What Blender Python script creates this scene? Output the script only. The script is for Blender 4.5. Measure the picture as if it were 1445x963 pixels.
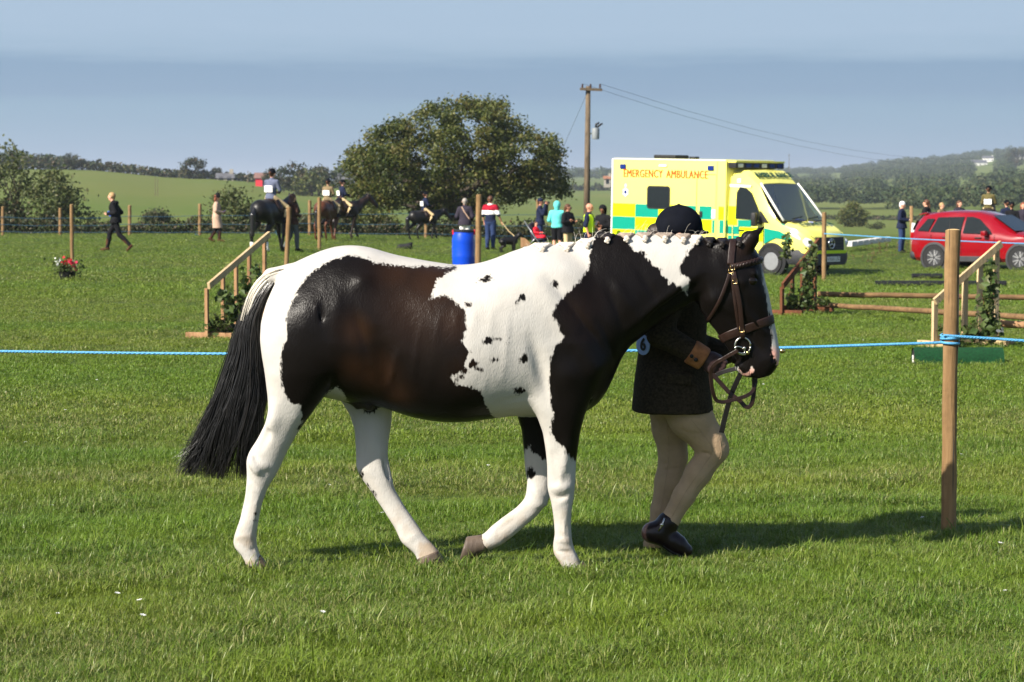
import bpy, bmesh, math, random
import numpy as np
from mathutils import Vector, Matrix, Euler
from mathutils.bvhtree import BVHTree
for o in list(bpy.data.objects): bpy.data.objects.remove(o)
SC = bpy.context.scene
COL = SC.collection
R = math.radians
# ------------------------------------------------------------------ camera
CAM_H = 1.6
FPX = 3300.0
PITCH = R(3.58)
cd = bpy.data.cameras.new('camera'); cam = bpy.data.objects.new('camera', cd); COL.objects.link(cam)
cd.sensor_width = 36.0; cd.lens = 36.0*FPX/1445.0
cd.clip_start = 0.1; cd.clip_end = 12000
cam.location = (0, 0, CAM_H); cam.rotation_euler = (R(90)-PITCH, 0, 0)
cd.dof.use_dof = True; cd.dof.focus_distance = 9.75; cd.dof.aperture_fstop = 11.0
SC.camera = cam
# ------------------------------------------------------------------ sky, sun, exposure
SUN_EL = 35.0; SUN_AZ = 39.0          # light travels towards +x, turned 39 degrees towards +y
world = bpy.data.worlds.new('World'); SC.world = world; world.use_nodes = True
wn = world.node_tree.nodes; wl = world.node_tree.links; wn.clear()
w_out = wn.new('ShaderNodeOutputWorld'); w_bg = wn.new('ShaderNodeBackground')
sky = wn.new('ShaderNodeTexSky'); sky.sky_type = 'NISHITA'; sky.sun_disc = False
sky.sun_elevation = R(SUN_EL)
sun_from = Vector((-math.cos(R(SUN_AZ)), -math.sin(R(SUN_AZ)), 0))
sky.sun_rotation = math.atan2(sun_from.x, sun_from.y)
sky.altitude = 50; sky.air_density = 1.0; sky.dust_density = 1.6; sky.ozone_density = 2.0
w_bg.inputs['Strength'].default_value = 0.08
# a thin stratus sheet low over the horizon: bands that run level all the way round
tc = wn.new('ShaderNodeTexCoord'); sep = wn.new('ShaderNodeSeparateXYZ')
wl.new(tc.outputs['Generated'], sep.inputs[0])
mp = wn.new('ShaderNodeMapping'); mp.inputs['Scale'].default_value = (4.5, 4.5, 60.0)
wl.new(tc.outputs['Generated'], mp.inputs[0])
nz = wn.new('ShaderNodeTexNoise'); nz.inputs['Scale'].default_value = 1.5; nz.inputs['Detail'].default_value = 7; nz.inputs['Roughness'].default_value = 0.6
wl.new(mp.outputs[0], nz.inputs['Vector'])
wob = wn.new('ShaderNodeMath'); wob.operation = 'MULTIPLY_ADD'; wob.inputs[1].default_value = 0.022; wl.new(nz.outputs['Fac'], wob.inputs[0])
off = wn.new('ShaderNodeMath'); off.operation = 'SUBTRACT'; off.inputs[1].default_value = 0.011; wl.new(sep.outputs['Z'], off.inputs[0])
wl.new(off.outputs[0], wob.inputs[2])
ramp = wn.new('ShaderNodeValToRGB'); wl.new(wob.outputs[0], ramp.inputs[0]); cr = ramp.color_ramp
SKYK = 1.0/(0.08*2.0)
cr.elements[0].position = 0.0; cr.elements[1].position = 0.30
def skc(r, g, b): f = lambda c: ((c/255+0.055)/1.055)**2.4*SKYK; return (f(r)/8, f(g)/8, f(b)/8, 1)
cr.elements[0].color = skc(120, 158, 193); cr.elements[1].color = skc(138, 165, 202)
for p_, c_ in ((0.017, (122, 160, 194)), (0.022, (130, 168, 197)), (0.038, (131, 169, 197)), (0.043, (121, 157, 191)), (0.0575, (120, 156, 190)), (0.0592, (150, 180, 207)), (0.070, (164, 190, 216)), (0.10, (167, 192, 217))):
    e = cr.elements.new(p_); e.color = skc(*c_)
sc8 = wn.new('ShaderNodeMix'); sc8.data_type = 'RGBA'; sc8.blend_type = 'MULTIPLY'; sc8.inputs['Factor'].default_value = 1.0; sc8.inputs['B'].default_value = (8, 8, 8, 1); wl.new(ramp.outputs[0], sc8.inputs['A'])
fade = wn.new('ShaderNodeMapRange'); fade.inputs['From Min'].default_value = 0.10; fade.inputs['From Max'].default_value = 0.45; fade.inputs['To Min'].default_value = 0.92; fade.inputs['To Max'].default_value = 0.12; wl.new(sep.outputs['Z'], fade.inputs['Value'])
cmix = wn.new('ShaderNodeMix'); cmix.data_type = 'RGBA'
wl.new(fade.outputs[0], cmix.inputs['Factor']); wl.new(sky.outputs[0], cmix.inputs['A']); wl.new(sc8.outputs['Result'], cmix.inputs['B'])
wl.new(cmix.outputs['Result'], w_bg.inputs['Color']); wl.new(w_bg.outputs[0], w_out.inputs[0])
sl = bpy.data.lights.new('sun', 'SUN'); sl.energy = 5.0; sl.angle = R(0.55); sl.color = (1.0, 0.93, 0.82)
sun = bpy.data.objects.new('sun', sl); COL.objects.link(sun)
sdir = Vector((math.cos(R(SUN_AZ))*math.cos(R(SUN_EL)), math.sin(R(SUN_AZ))*math.cos(R(SUN_EL)), -math.sin(R(SUN_EL))))
sun.rotation_euler = sdir.to_track_quat('-Z', 'Y').to_euler()
SC.view_settings.view_transform = 'Standard'; SC.view_settings.look = 'None'
SC.view_settings.exposure = 1.0; SC.view_settings.gamma = 1.0; SC.view_settings.use_curve_mapping = False
SC.cycles.use_denoising = True
SC.cycles.max_bounces = 5; SC.cycles.diffuse_bounces = 3; SC.cycles.glossy_bounces = 3; SC.cycles.transmission_bounces = 4; SC.cycles.transparent_max_bounces = 8
# ------------------------------------------------------------------ helpers
cp, sp_ = math.cos(PITCH), math.sin(PITCH)
def P(px, py, Y):
    """point at world depth Y seen at photo pixel (px, py)"""
    xn = (px-722.5)/FPX; yn = (481.5-py)/FPX
    dy = cp + yn*sp_; dz = -sp_ + yn*cp
    t = Y/dy
    return Vector((xn*t, Y, CAM_H+dz*t))
def Gd(px, py, z=0.0):
    """ground point at height z seen at photo pixel"""
    xn = (px-722.5)/FPX; yn = (481.5-py)/FPX
    dy = cp + yn*sp_; dz = -sp_ + yn*cp
    t = (z-CAM_H)/dz
    return Vector((xn*t, dy*t, z))
def Q(px, py, Y):
    p = P(px, py, Y); return (p.x, p.z)
def sstep(a, b, x):
    t = np.clip((np.asarray(x, dtype=float)-a)/(b-a), 0, 1); return t*t*(3-2*t)
def ground_z(x, y):
    """the field: level near the camera, dipping a little towards the right far side"""
    z = -0.50*sstep(-9, 9, x)*sstep(28, 60, y)+0.22*sstep(68, 80, y)*sstep(2, 9, x)
    return z
def Gt(px, py):
    """ground point on the sloping field seen at a photo pixel"""
    z = 0.0
    for _ in range(25):
        p = Gd(px, py, z); z = 0.5*z+0.5*float(ground_z(p.x, p.y))
    return Gd(px, py, z)
def lin(r, g=None, b=None):
    """sRGB 0-255 to linear"""
    if g is None: r, g, b = r
    f = lambda c: (c/255/12.92) if c/255 <= 0.04045 else ((c/255+0.055)/1.055)**2.4
    return (f(r), f(g), f(b))
MATS = {}
def mat(name, col, rough=0.7, var=0.12, scale=12.0, bump=0.0, bscale=None, metal=0.0, spec=0.3, sheen=0.0, col2=None, stretch=None, trans=0.0, emis=None, coat=0.0):
    """procedural material: base colour broken up by object-space noise, optional bump"""
    if name in MATS: return MATS[name]
    m = bpy.data.materials.new(name); m.use_nodes = True
    n = m.node_tree.nodes; l = m.node_tree.links; b = n['Principled BSDF']
    b.inputs['Roughness'].default_value = rough; b.inputs['Metallic'].default_value = metal
    b.inputs['Specular IOR Level'].default_value = spec
    if coat: b.inputs['Coat Weight'].default_value = coat; b.inputs['Coat Roughness'].default_value = 0.05
    if sheen: b.inputs['Sheen Weight'].default_value = sheen
    t = n.new('ShaderNodeTexCoord'); mpn = n.new('ShaderNodeMapping')
    if stretch: mpn.inputs['Scale'].default_value = stretch
    l.new(t.outputs['Object'], mpn.inputs[0])
    nn = n.new('ShaderNodeTexNoise'); nn.inputs['Scale'].default_value = scale; nn.inputs['Detail'].default_value = 5; nn.inputs['Roughness'].default_value = 0.6
    l.new(mpn.outputs[0], nn.inputs['Vector'])
    mx = n.new('ShaderNodeMix'); mx.data_type = 'RGBA'
    c2 = col2 if col2 else tuple(min(1, c*(1+var)) for c in col)
    c1 = col if col2 else tuple(c*(1-var) for c in col)
    mx.inputs['A'].default_value = (*c1, 1); mx.inputs['B'].default_value = (*c2, 1)
    mr = n.new('ShaderNodeMapRange'); mr.inputs['From Min'].default_value = 0.3; mr.inputs['From Max'].default_value = 0.7
    l.new(nn.outputs['Fac'], mr.inputs['Value']); l.new(mr.outputs[0], mx.inputs['Factor'])
    l.new(mx.outputs['Result'], b.inputs['Base Color'])
    if bump:
        n2 = n.new('ShaderNodeTexNoise'); n2.inputs['Scale'].default_value = bscale or scale*4; n2.inputs['Detail'].default_value = 4
        l.new(mpn.outputs[0], n2.inputs['Vector'])
        bp = n.new('ShaderNodeBump'); bp.inputs['Strength'].default_value = bump; bp.inputs['Distance'].default_value = 0.01
        l.new(n2.outputs['Fac'], bp.inputs['Height']); l.new(bp.outputs[0], b.inputs['Normal'])
    if trans:
        b.inputs['Transmission Weight'].default_value = trans
    if emis:
        b.inputs['Emission Color'].default_value = (*emis[0], 1); b.inputs['Emission Strength'].default_value = emis[1]
    MATS[name] = m
    return m
def tag(o, label=None, cat=None, group=None, kind=None):
    if label: o['label'] = label
    if cat: o['category'] = cat
    if group: o['group'] = group
    if kind: o['kind'] = kind
    return o
def thing(name, label, cat, loc=(0, 0, 0), rz=0.0, group=None):
    o = bpy.data.objects.new(name, None); COL.objects.link(o); o.empty_display_size = 0.1
    o.location = loc; o.rotation_euler = (0, 0, rz)
    return tag(o, label, cat, group)
def obj(name, verts, faces, material, parent=None, smooth=True, world_space=False, mats=None, midx=None):
    """one mesh object; world_space=True: verts are in world space and moved into the parent's frame"""
    me = bpy.data.meshes.new(name)
    if world_space and parent is not None:
        mw = Matrix(); pa = parent
        while pa is not None: mw = Matrix.Translation(pa.location) @ pa.rotation_euler.to_matrix().to_4x4() @ mw; pa = pa.parent
        mi = mw.inverted()
        a = np.asarray(verts, dtype=np.float64).reshape(-1, 3)
        M = np.array(mi); verts = a @ M[:3, :3].T + M[:3, 3]
    v = np.asarray(verts, dtype=np.float32).reshape(-1, 3)
    if isinstance(faces, np.ndarray):
        nf, k = faces.shape
        me.vertices.add(len(v)); me.vertices.foreach_set('co', v.ravel())
        me.loops.add(nf*k); me.loops.foreach_set('vertex_index', faces.astype(np.int32).ravel())
        me.polygons.add(nf); me.polygons.foreach_set('loop_start', np.arange(0, nf*k, k, dtype=np.int32))
        me.update(calc_edges=True)
    else:
        me.from_pydata([tuple(map(float, p)) for p in v], [], faces); me.update()
    for mm in (mats if mats else [material]):
        me.materials.append(mm)
    if midx is not None: me.polygons.foreach_set('material_index', np.asarray(midx, dtype=np.int32))
    me.polygons.foreach_set('use_smooth', np.full(len(me.polygons), smooth, dtype=bool))
    me.update()
    o = bpy.data.objects.new(name, me); COL.objects.link(o)
    if parent is not None: o.parent = parent
    return o
def struct(o): o['kind'] = 'structure'; return o
class MB:
    """collects shapes, builds ONE mesh"""
    def __init__(s): s.v = []; s.f = []
    def add(s, vs, fs):
        b = len(s.v); s.v += [tuple(p) for p in vs]; s.f += [tuple(b+i for i in f) for f in fs]; return s
    def box(s, c, d, rot=None, bev=0.0):
        hx, hy, hz = d[0]/2, d[1]/2, d[2]/2
        if bev <= 0:
            vs = [Vector((x*hx, y*hy, z*hz)) for x in (-1, 1) for y in (-1, 1) for z in (-1, 1)]
            fs = [(0, 1, 3, 2), (4, 6, 7, 5), (0, 4, 5, 1), (2, 3, 7, 6), (0, 2, 6, 4), (1, 5, 7, 3)]
        else:
            bm = bmesh.new(); bmesh.ops.create_cube(bm, size=1)
            for w in bm.verts: w.co = Vector((w.co.x*d[0], w.co.y*d[1], w.co.z*d[2]))
            bmesh.ops.bevel(bm, geom=bm.edges[:], offset=bev, segments=2, affect='EDGES', profile=0.6)
            bm.verts.index_update(); vs = [w.co.copy() for w in bm.verts]; fs = [tuple(w.index for w in f.verts) for f in bm.faces]; bm.free()
        M = rot.to_matrix() if isinstance(rot, Euler) else rot
        c = Vector(c)
        return s.add([(M @ p if M else p)+c for p in vs], fs)
    def tube(s, pts, rad, n=8, caps=True, flat=None):
        """tube through pts with radius list; flat=(ratio, up) squashes it into a strap"""
        pts = [Vector(p) for p in pts]; m = len(pts)
        if not hasattr(rad, '__len__'): rad = [rad]*m
        up = None; rings = []
        for i, p in enumerate(pts):
            t = (pts[min(i+1, m-1)]-pts[max(i-1, 0)])
            t = t.normalized() if t.length > 1e-9 else Vector((0, 0, 1))
            if up is None:
                up = Vector((0, 0, 1)) if abs(t.z) < 0.9 else Vector((1, 0, 0))
                if flat: up = Vector(flat[1])
            u = (up - t*up.dot(t))
            u = u.normalized() if u.length > 1e-6 else t.orthogonal().normalized()
            w = t.cross(u); up = u
            fr = flat[0] if flat else 1.0
            rings.append([p+(u*math.cos(a)*rad[i]*fr + w*math.sin(a)*rad[i]) for a in (2*math.pi*k/n for k in range(n))])
        vs = [q for r_ in rings for q in r_]; fs = []
        for i in range(m-1):
            for k in range(n):
                fs.append((i*n+k, i*n+(k+1) % n, (i+1)*n+(k+1) % n, (i+1)*n+k))
        if caps: fs.append(tuple(range(n-1, -1, -1))); fs.append(tuple((m-1)*n+k for k in range(n)))
        return s.add(vs, fs)
    def lathe(s, c, prof, n=20, axis='z', rot=None):
        """profile [(r, h)...] turned about an axis through c"""
        vs = []
        for r_, h in prof:
            for k in range(n):
                a = 2*math.pi*k/n; x, y = r_*math.cos(a), r_*math.sin(a)
                p = Vector((x, y, h)) if axis == 'z' else (Vector((x, h, y)) if axis == 'y' else Vector((h, x, y)))
                if rot: p = rot @ p
                vs.append(p+Vector(c))
        m = len(prof); fs = []
        for i in range(m-1):
            for k in range(n): fs.append((i*n+k, i*n+(k+1) % n, (i+1)*n+(k+1) % n, (i+1)*n+k))
        if prof[0][0] > 1e-5: fs.append(tuple(range(n-1, -1, -1)))
        if prof[-1][0] > 1e-5: fs.append(tuple((m-1)*n+k for k in range(n)))
        return s.add(vs, fs)
    def ball(s, c, r, seg=12, rings=8, sq=(1, 1, 1)):
        c = Vector(c); vs = [c+Vector((0, 0, r*sq[2]))]
        for i in range(1, rings):
            a = math.pi*i/rings
            for k in range(seg):
                b = 2*math.pi*k/seg
                vs.append(c+Vector((r*sq[0]*math.sin(a)*math.cos(b), r*sq[1]*math.sin(a)*math.sin(b), r*sq[2]*math.cos(a))))
        vs.append(c-Vector((0, 0, r*sq[2]))); fs = []
        for k in range(seg): fs.append((0, 1+k, 1+(k+1) % seg))
        for i in range(rings-2):
            for k in range(seg): fs.append((1+i*seg+k, 1+(i+1)*seg+k, 1+(i+1)*seg+(k+1) % seg, 1+i*seg+(k+1) % seg))
        L = len(vs)-1
        for k in range(seg): fs.append((L, 1+(rings-2)*seg+(k+1) % seg, 1+(rings-2)*seg+k))
        return s.add(vs, fs)
    def prism(s, poly, y0, y1, plane='xz'):
        """extruded polygon; plane xz: poly in (x,z), extruded along y"""
        mk = {'xz': lambda a, b, t: (a, t, b), 'yz': lambda a, b, t: (t, a, b), 'xy': lambda a, b, t: (a, b, t)}[plane]
        n = len(poly); vs = [mk(a, b, y0) for a, b in poly]+[mk(a, b, y1) for a, b in poly]
        fs = [tuple(range(n-1, -1, -1)), tuple(range(n, 2*n))]+[(i, (i+1) % n, n+(i+1) % n, n+i) for i in range(n)]
        return s.add(vs, fs)
    def build(s, name, material, parent=None, smooth=False, world_space=False, autosmooth=None):
        o = obj(name, s.v, s.f, material, parent, smooth, world_space)
        bm = bmesh.new(); bm.from_mesh(o.data); bmesh.ops.recalc_face_normals(bm, faces=bm.faces); bm.to_mesh(o.data); bm.free()
        if autosmooth is not None:
            o.data.polygons.foreach_set('use_smooth', np.ones(len(o.data.polygons), dtype=bool))
            o.data.set_sharp_from_angle(angle=R(autosmooth))
        return o
# ------------------------------------------------------------------ implicit surfaces (bodies are one continuous mesh)
class Field:
    def __init__(s, lo, hi, h):
        s.lo = np.array(lo, dtype=np.float64); s.h = h
        s.n = tuple(int(math.ceil((b-a)/h))+1 for a, b in zip(lo, hi))
        s.d = np.full(s.n, 1.0, dtype=np.float32)
    def sub(s, lo, hi):
        i0 = [max(0, int(math.floor((a-o)/s.h))) for a, o in zip(lo, s.lo)]
        i1 = [min(n, int(math.ceil((b-o)/s.h))+1) for b, o, n in zip(hi, s.lo, s.n)]
        if any(b <= a for a, b in zip(i0, i1)): return None
        sl_ = tuple(slice(a, b) for a, b in zip(i0, i1))
        g = [(s.lo[k]+s.h*np.arange(i0[k], i1[k])).astype(np.float32) for k in range(3)]
        return sl_, g[0][:, None, None], g[1][None, :, None], g[2][None, None, :]
    def smin(s, sl_, dn, k):
        a = s.d[sl_]
        if k <= 0: s.d[sl_] = np.minimum(a, dn); return
        hh = np.maximum(k-np.abs(a-dn), 0)/k
        s.d[sl_] = np.minimum(a, dn)-hh*hh*hh*k*(1/6.0)
    def cone(s, a, b, ra, rb, k=0.02, sq=(1, 1, 1)):
        """rounded cone from a to b, squashed by sq"""
        a = np.array(a, float); b = np.array(b, float); m = max(ra, rb)*max(1, max(sq))+k+2*s.h
        r = s.sub(np.minimum(a, b)-m, np.maximum(a, b)+m)
        if r is None: return
        sl_, X, Y, Z = r
        q = 1/np.array(sq, float)
        ba = (b-a)*q; L2 = max(1e-9, float(ba@ba))
        px, py, pz = (X-a[0])*q[0], (Y-a[1])*q[1], (Z-a[2])*q[2]
        t = np.clip((px*ba[0]+py*ba[1]+pz*ba[2])/L2, 0, 1)
        d = np.sqrt((px-t*ba[0])**2+(py-t*ba[1])**2+(pz-t*ba[2])**2)-(ra+(rb-ra)*t)
        s.smin(sl_, (d*min(sq)).astype(np.float32), k)
    def ball(s, c, r, k=0.02, sq=(1, 1, 1)): s.cone(c, np.array(c)+1e-4, r, r, k, sq)
    def bump(s, c, amp, sig):
        """raise (amp>0) or sink the surface round c"""
        sg = np.array([sig]*3 if not hasattr(sig, '__len__') else sig, float)
        r = s.sub(np.array(c)-3*sg, np.array(c)+3*sg)
        if r is None: return
        sl_, X, Y, Z = r
        s.d[sl_] -= (amp*np.exp(-(((X-c[0])/sg[0])**2+((Y-c[1])/sg[1])**2+((Z-c[2])/sg[2])**2))).astype(np.float32)
    def ridge(s, a, b, amp, sig):
        """raise or sink along a segment"""
        a = np.array(a, float); b = np.array(b, float); m = 3*sig
        r = s.sub(np.minimum(a, b)-m, np.maximum(a, b)+m)
        if r is None: return
        sl_, X, Y, Z = r
        ba = b-a; L2 = float(ba@ba)
        px, py, pz = X-a[0], Y-a[1], Z-a[2]
        t = np.clip((px*ba[0]+py*ba[1]+pz*ba[2])/L2, 0, 1)
        d2 = (px-t*ba[0])**2+(py-t*ba[1])**2+(pz-t*ba[2])**2
        s.d[sl_] -= (amp*np.exp(-d2/sig**2)*np.sin(np.pi*np.clip(t*0.8+0.1, 0, 1))).astype(np.float32)
    def carve(s, c, r_, k=0.01, sq=(1, 1, 1)):
        m = r_*max(sq)+k+2*s.h; c = np.array(c, float)
        r = s.sub(c-m, c+m)
        if r is None: return
        sl_, X, Y, Z = r
        d = (np.sqrt(((X-c[0])/sq[0])**2+((Y-c[1])/sq[1])**2+((Z-c[2])/sq[2])**2)-r_)*min(sq)
        a = -s.d[sl_]; hh = np.maximum(k-np.abs(a-d), 0)/k
        s.d[sl_] = -(np.minimum(a, d)-hh*hh*hh*k/6.0)
    def loft(s, p0, p1, up, lo, wid, yc, k=0.03, n=2.0, skew=0.0, smooth=9):
        """solid along an axis in the xz plane; up/lo are outline points either side, wid [(t,half width)], yc [(t,y)]"""
        p0 = np.array(p0, float); p1 = np.array(p1, float); L = np.linalg.norm(p1-p0); u = (p1-p0)/L; v = np.array((-u[1], u[0]))
        def prof(pts):
            q = np.array([((np.array(p)-p0)@u, (np.array(p)-p0)@v) for p in pts]); o_ = np.argsort(q[:, 0]); return q[o_]
        U, Lo = prof(up), prof(lo)
        if U[:, 1].mean() < Lo[:, 1].mean(): U, Lo = Lo, U
        t0 = max(U[0, 0], Lo[0, 0], 0); t1 = min(U[-1, 0], Lo[-1, 0], L)
        T = np.linspace(t0, t1, 240)
        def sm(y, smooth=smooth):
            if smooth < 2: return y
            kx = np.ones(smooth)/smooth; pad = smooth//2
            yp = np.concatenate([2*y[0]-y[1:pad+1][::-1], y, 2*y[-1]-y[-pad-1:-1][::-1]])
            return np.convolve(np.convolve(yp, kx, 'same'), np.ones(3)/3, 'same')[pad:pad+len(y)]
        a = sm(np.interp(T, U[:, 0], U[:, 1])); b = sm(np.interp(T, Lo[:, 0], Lo[:, 1]))
        tw = np.array(wid); w = sm(np.interp(T, tw[:, 0]*L, tw[:, 1]), 27)
        ty = np.array(yc); yy = np.interp(T, ty[:, 0]*L, ty[:, 1])
        cs = np.array([p0+u*t+v*x for t, x in zip(T, a)]+[p0+u*t+v*x for t, x in zip(T, b)])
        m = k+3*s.h
        r = s.sub((cs[:, 0].min()-m, yy.min()-w.max()-m, cs[:, 1].min()-m), (cs[:, 0].max()+m, yy.max()+w.max()+m, cs[:, 1].max()+m))
        if r is None: return
        sl_, X, Y, Z = r
        dx = X-p0[0]; dz = Z-p0[1]
        tt = dx*u[0]+dz*u[1]; vv = dx*v[0]+dz*v[1]
        ix = np.clip((tt-t0)/(t1-t0)*239, 0, 239)
        A = np.interp(ix, np.arange(240), a); B = np.interp(ix, np.arange(240), b)
        W = np.interp(ix, np.arange(240), w); YC = np.interp(ix, np.arange(240), yy)
        H = np.maximum((A-B)/2, 1e-3); c = (A+B)/2
        vn = (vv-c)/H
        if skew: W = W*(1-skew*np.clip(vn, -1.2, 1.2))
        yn = (Y-YC)/W
        q = (np.abs(yn)**n+np.abs(vn)**n)**(1/n)+1e-6
        g = np.sqrt((np.abs(yn)**(n-1)/W)**2+(np.abs(vn)**(n-1)/H)**2)/q**(n-1)+1e-6
        d = np.maximum((q-1)/g, -np.minimum(W, H))
        cap = np.maximum(t0-tt, tt-t1)+0*Y
        d = np.where(cap > 0, np.sqrt(np.maximum(d, 0)**2+cap**2)+np.minimum(d, 0)*0, np.maximum(d, cap-0.0*cap))
        s.smin(sl_, d.astype(np.float32), k)
    def mesh(s):
        d = s.d; S = d < 0
        nx, ny, nz_ = d.shape
        cnt = np.zeros((nx-1, ny-1, nz_-1), np.int8)
        for i in (0, 1):
            for j in (0, 1):
                for k in (0, 1): cnt += S[i:nx-1+i, j:ny-1+j, k:nz_-1+k]
        mixed = (cnt > 0) & (cnt < 8)
        ids = np.full(cnt.shape, -1, np.int32); ci = np.argwhere(mixed); ids[mixed] = np.arange(len(ci))
        acc = np.zeros((len(ci), 3)); num = np.zeros(len(ci))
        cor = [(i, j, k) for i in (0, 1) for j in (0, 1) for k in (0, 1)]
        for a in cor:
            for ax in range(3):
                if a[ax]: continue
                b = list(a); b[ax] = 1
                da = d[ci[:, 0]+a[0], ci[:, 1]+a[1], ci[:, 2]+a[2]].astype(float); db = d[ci[:, 0]+b[0], ci[:, 1]+b[1], ci[:, 2]+b[2]].astype(float)
                x = (da < 0) != (db < 0); t = np.where(x, da/np.where(x, da-db, 1), 0)
                pos = np.repeat(np.array(a, float)[None], len(ci), 0); pos[:, ax] += t
                acc[x] += pos[x]; num[x] += 1
        v = s.lo+s.h*(ci+acc/num[:, None])
        F = []
        for ax in range(3):
            o1, o2 = [(1, 2), (2, 0), (0, 1)][ax]
            sa = [slice(None)]*3; sb = [slice(None)]*3; sa[ax] = slice(0, -1); sb[ax] = slice(1, None)
            e = np.argwhere(S[tuple(sa)] != S[tuple(sb)])
            e = e[(e[:, o1] > 0) & (e[:, o2] > 0) & (e[:, o1] < d.shape[o1]-1) & (e[:, o2] < d.shape[o2]-1)]
            if not len(e): continue
            def cid(d1, d2):
                q = e.copy(); q[:, o1] -= d1; q[:, o2] -= d2; return ids[q[:, 0], q[:, 1], q[:, 2]]
            f = np.stack([cid(1, 1), cid(0, 1), cid(0, 0), cid(1, 0)], 1)
            fl = ~S[e[:, 0], e[:, 1], e[:, 2]]
            f[fl] = f[fl][:, ::-1]; F.append(f)
        F = np.concatenate(F); F = F[(F >= 0).all(1)]
        return v, F.astype(np.int32)
    def build(s, name, material, parent=None, world_space=True, **kw):
        v, f = s.mesh(); return obj(name, v, f, material, parent, True, world_space, **kw)
def smooth_curve(pts, n=40):
    """Catmull-Rom through points"""
    pts = [Vector(p) for p in pts]; m = len(pts); out = []
    for i in range(n):
        t = i/(n-1)*(m-1); k = min(int(t), m-2); f = t-k
        p0, p1, p2, p3 = pts[max(k-1, 0)], pts[k], pts[k+1], pts[min(k+2, m-1)]
        out.append(0.5*((2*p1)+(p2-p0)*f+(2*p0-5*p1+4*p2-p3)*f*f+(3*p1-p0-3*p2+p3)*f**3))
    return out
def poly_sdf(x, z, poly):
    """signed distance to a closed polygon, positive inside"""
    pts = np.array(poly, float); d = np.full(x.shape, 1e9); inside = np.zeros(x.shape, bool)
    for i in range(len(pts)):
        a, b = pts[i], pts[(i+1) % len(pts)]; e = b-a
        wx, wz = x-a[0], z-a[1]; t = np.clip((wx*e[0]+wz*e[1])/(e@e+1e-12), 0, 1)
        d = np.minimum(d, (wx-e[0]*t)**2+(wz-e[1]*t)**2)
        c = ((a[1] > z) != (b[1] > z)) & (x < (b[0]-a[0])*(z-a[1])/(b[1]-a[1]+1e-12)+a[0])
        inside ^= c
    d = np.sqrt(d); return np.where(inside, d, -d)
def bvh_of(v, f):
    return BVHTree.FromPolygons([Vector(p) for p in v], [tuple(int(i) for i in q) for q in f])
# ================================================================== the piebald horse
YC = 9.90
HB = thing('piebald_horse', 'black and white piebald cob with plaited mane walking beside its handler', 'horse', (0.0, YC, 0.0))
F = Field((-1.30, YC-0.40, -0.02), (1.16, YC+0.40, 1.62), 0.008)
q = lambda l, Y=YC: [Q(a, b, Y) for a, b in l]
# trunk
top = [(376, 440), (382, 412), (392, 390), (406, 375.5), (430, 363.5), (461, 351), (485, 346), (516, 347.5), (556, 359.5), (600, 368), (642, 374.3), (670, 373), (690, 368), (711, 360), (727, 352.7), (748, 348.7), (767, 347.5), (800, 352), (828, 370), (850, 405), (868, 445), (880, 478)]
bot = [(376, 450), (382, 480), (392, 510), (410, 540), (440, 556), (470, 563), (500, 569), (536, 573), (556, 580), (580, 588), (611, 594), (642, 596), (664, 594.5), (698, 590), (720, 587), (750, 585), (775, 588), (800, 586), (825, 579), (845, 566), (864, 532), (880, 490)]
F.loft(Q(372, 470, YC), Q(884, 470, YC), q(top), q(bot),
       [(0, .03), (.02, .10), (.05, .17), (.1, .225), (.16, .252), (.25, .268), (.34, .265), (.44, .285), (.54, .305), (.62, .295), (.70, .262), (.78, .238), (.86, .215), (.92, .185), (.97, .12), (1, .04)],
       [(0, YC), (1, YC)], k=.02, n=2.25, skew=.06, smooth=13)
# neck
crest = [(740, 352), (767, 349), (798, 346), (817, 341), (838, 334), (860, 331), (889, 330), (918, 330), (947, 330.5), (982, 334), (1005, 338), (1030, 342)]
under = [(800, 590), (829, 577), (845, 567), (857, 550), (865, 532), (876, 507), (887, 490), (918, 466), (945, 447), (970, 430), (990, 420), (1008, 416), (1030, 412)]
F.loft(Q(770, 470, YC), Q(1030, 372, YC), q(crest), q(under),
       [(0, .20), (.2, .175), (.4, .132), (.6, .105), (.8, .088), (1, .084)], [(0, YC), (1, YC)], k=.05, n=2.0, skew=.30, smooth=11)
# head
front = [(1030, 336), (1050, 338), (1064, 349), (1072, 362), (1076, 380), (1080, 398), (1085, 416), (1090, 442), (1095, 466), (1099, 488), (1100.5, 503), (1098, 516), (1091, 526), (1083, 533)]
back = [(1000, 345), (985, 375), (981, 400), (983, 424), (989, 440), (1000, 455), (1011, 468), (1020, 483), (1031, 498), (1043, 510), (1046, 520), (1052, 530), (1066, 535)]
F.loft(Q(1022, 340, YC), Q(1076, 537, YC), q(front), q(back),
       [(0, .060), (.12, .082), (.26, .098), (.40, .094), (.52, .078), (.64, .060), (.78, .054), (.90, .058), (.97, .045), (1, .028)], [(0, YC), (1, YC)], k=.035, n=2.3, skew=.0, smooth=9)
# lower lip
F.cone(P(1046, 517, YC), P(1054, 524, YC), .028, .025, .025, sq=(1, 1.25, 1))
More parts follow.
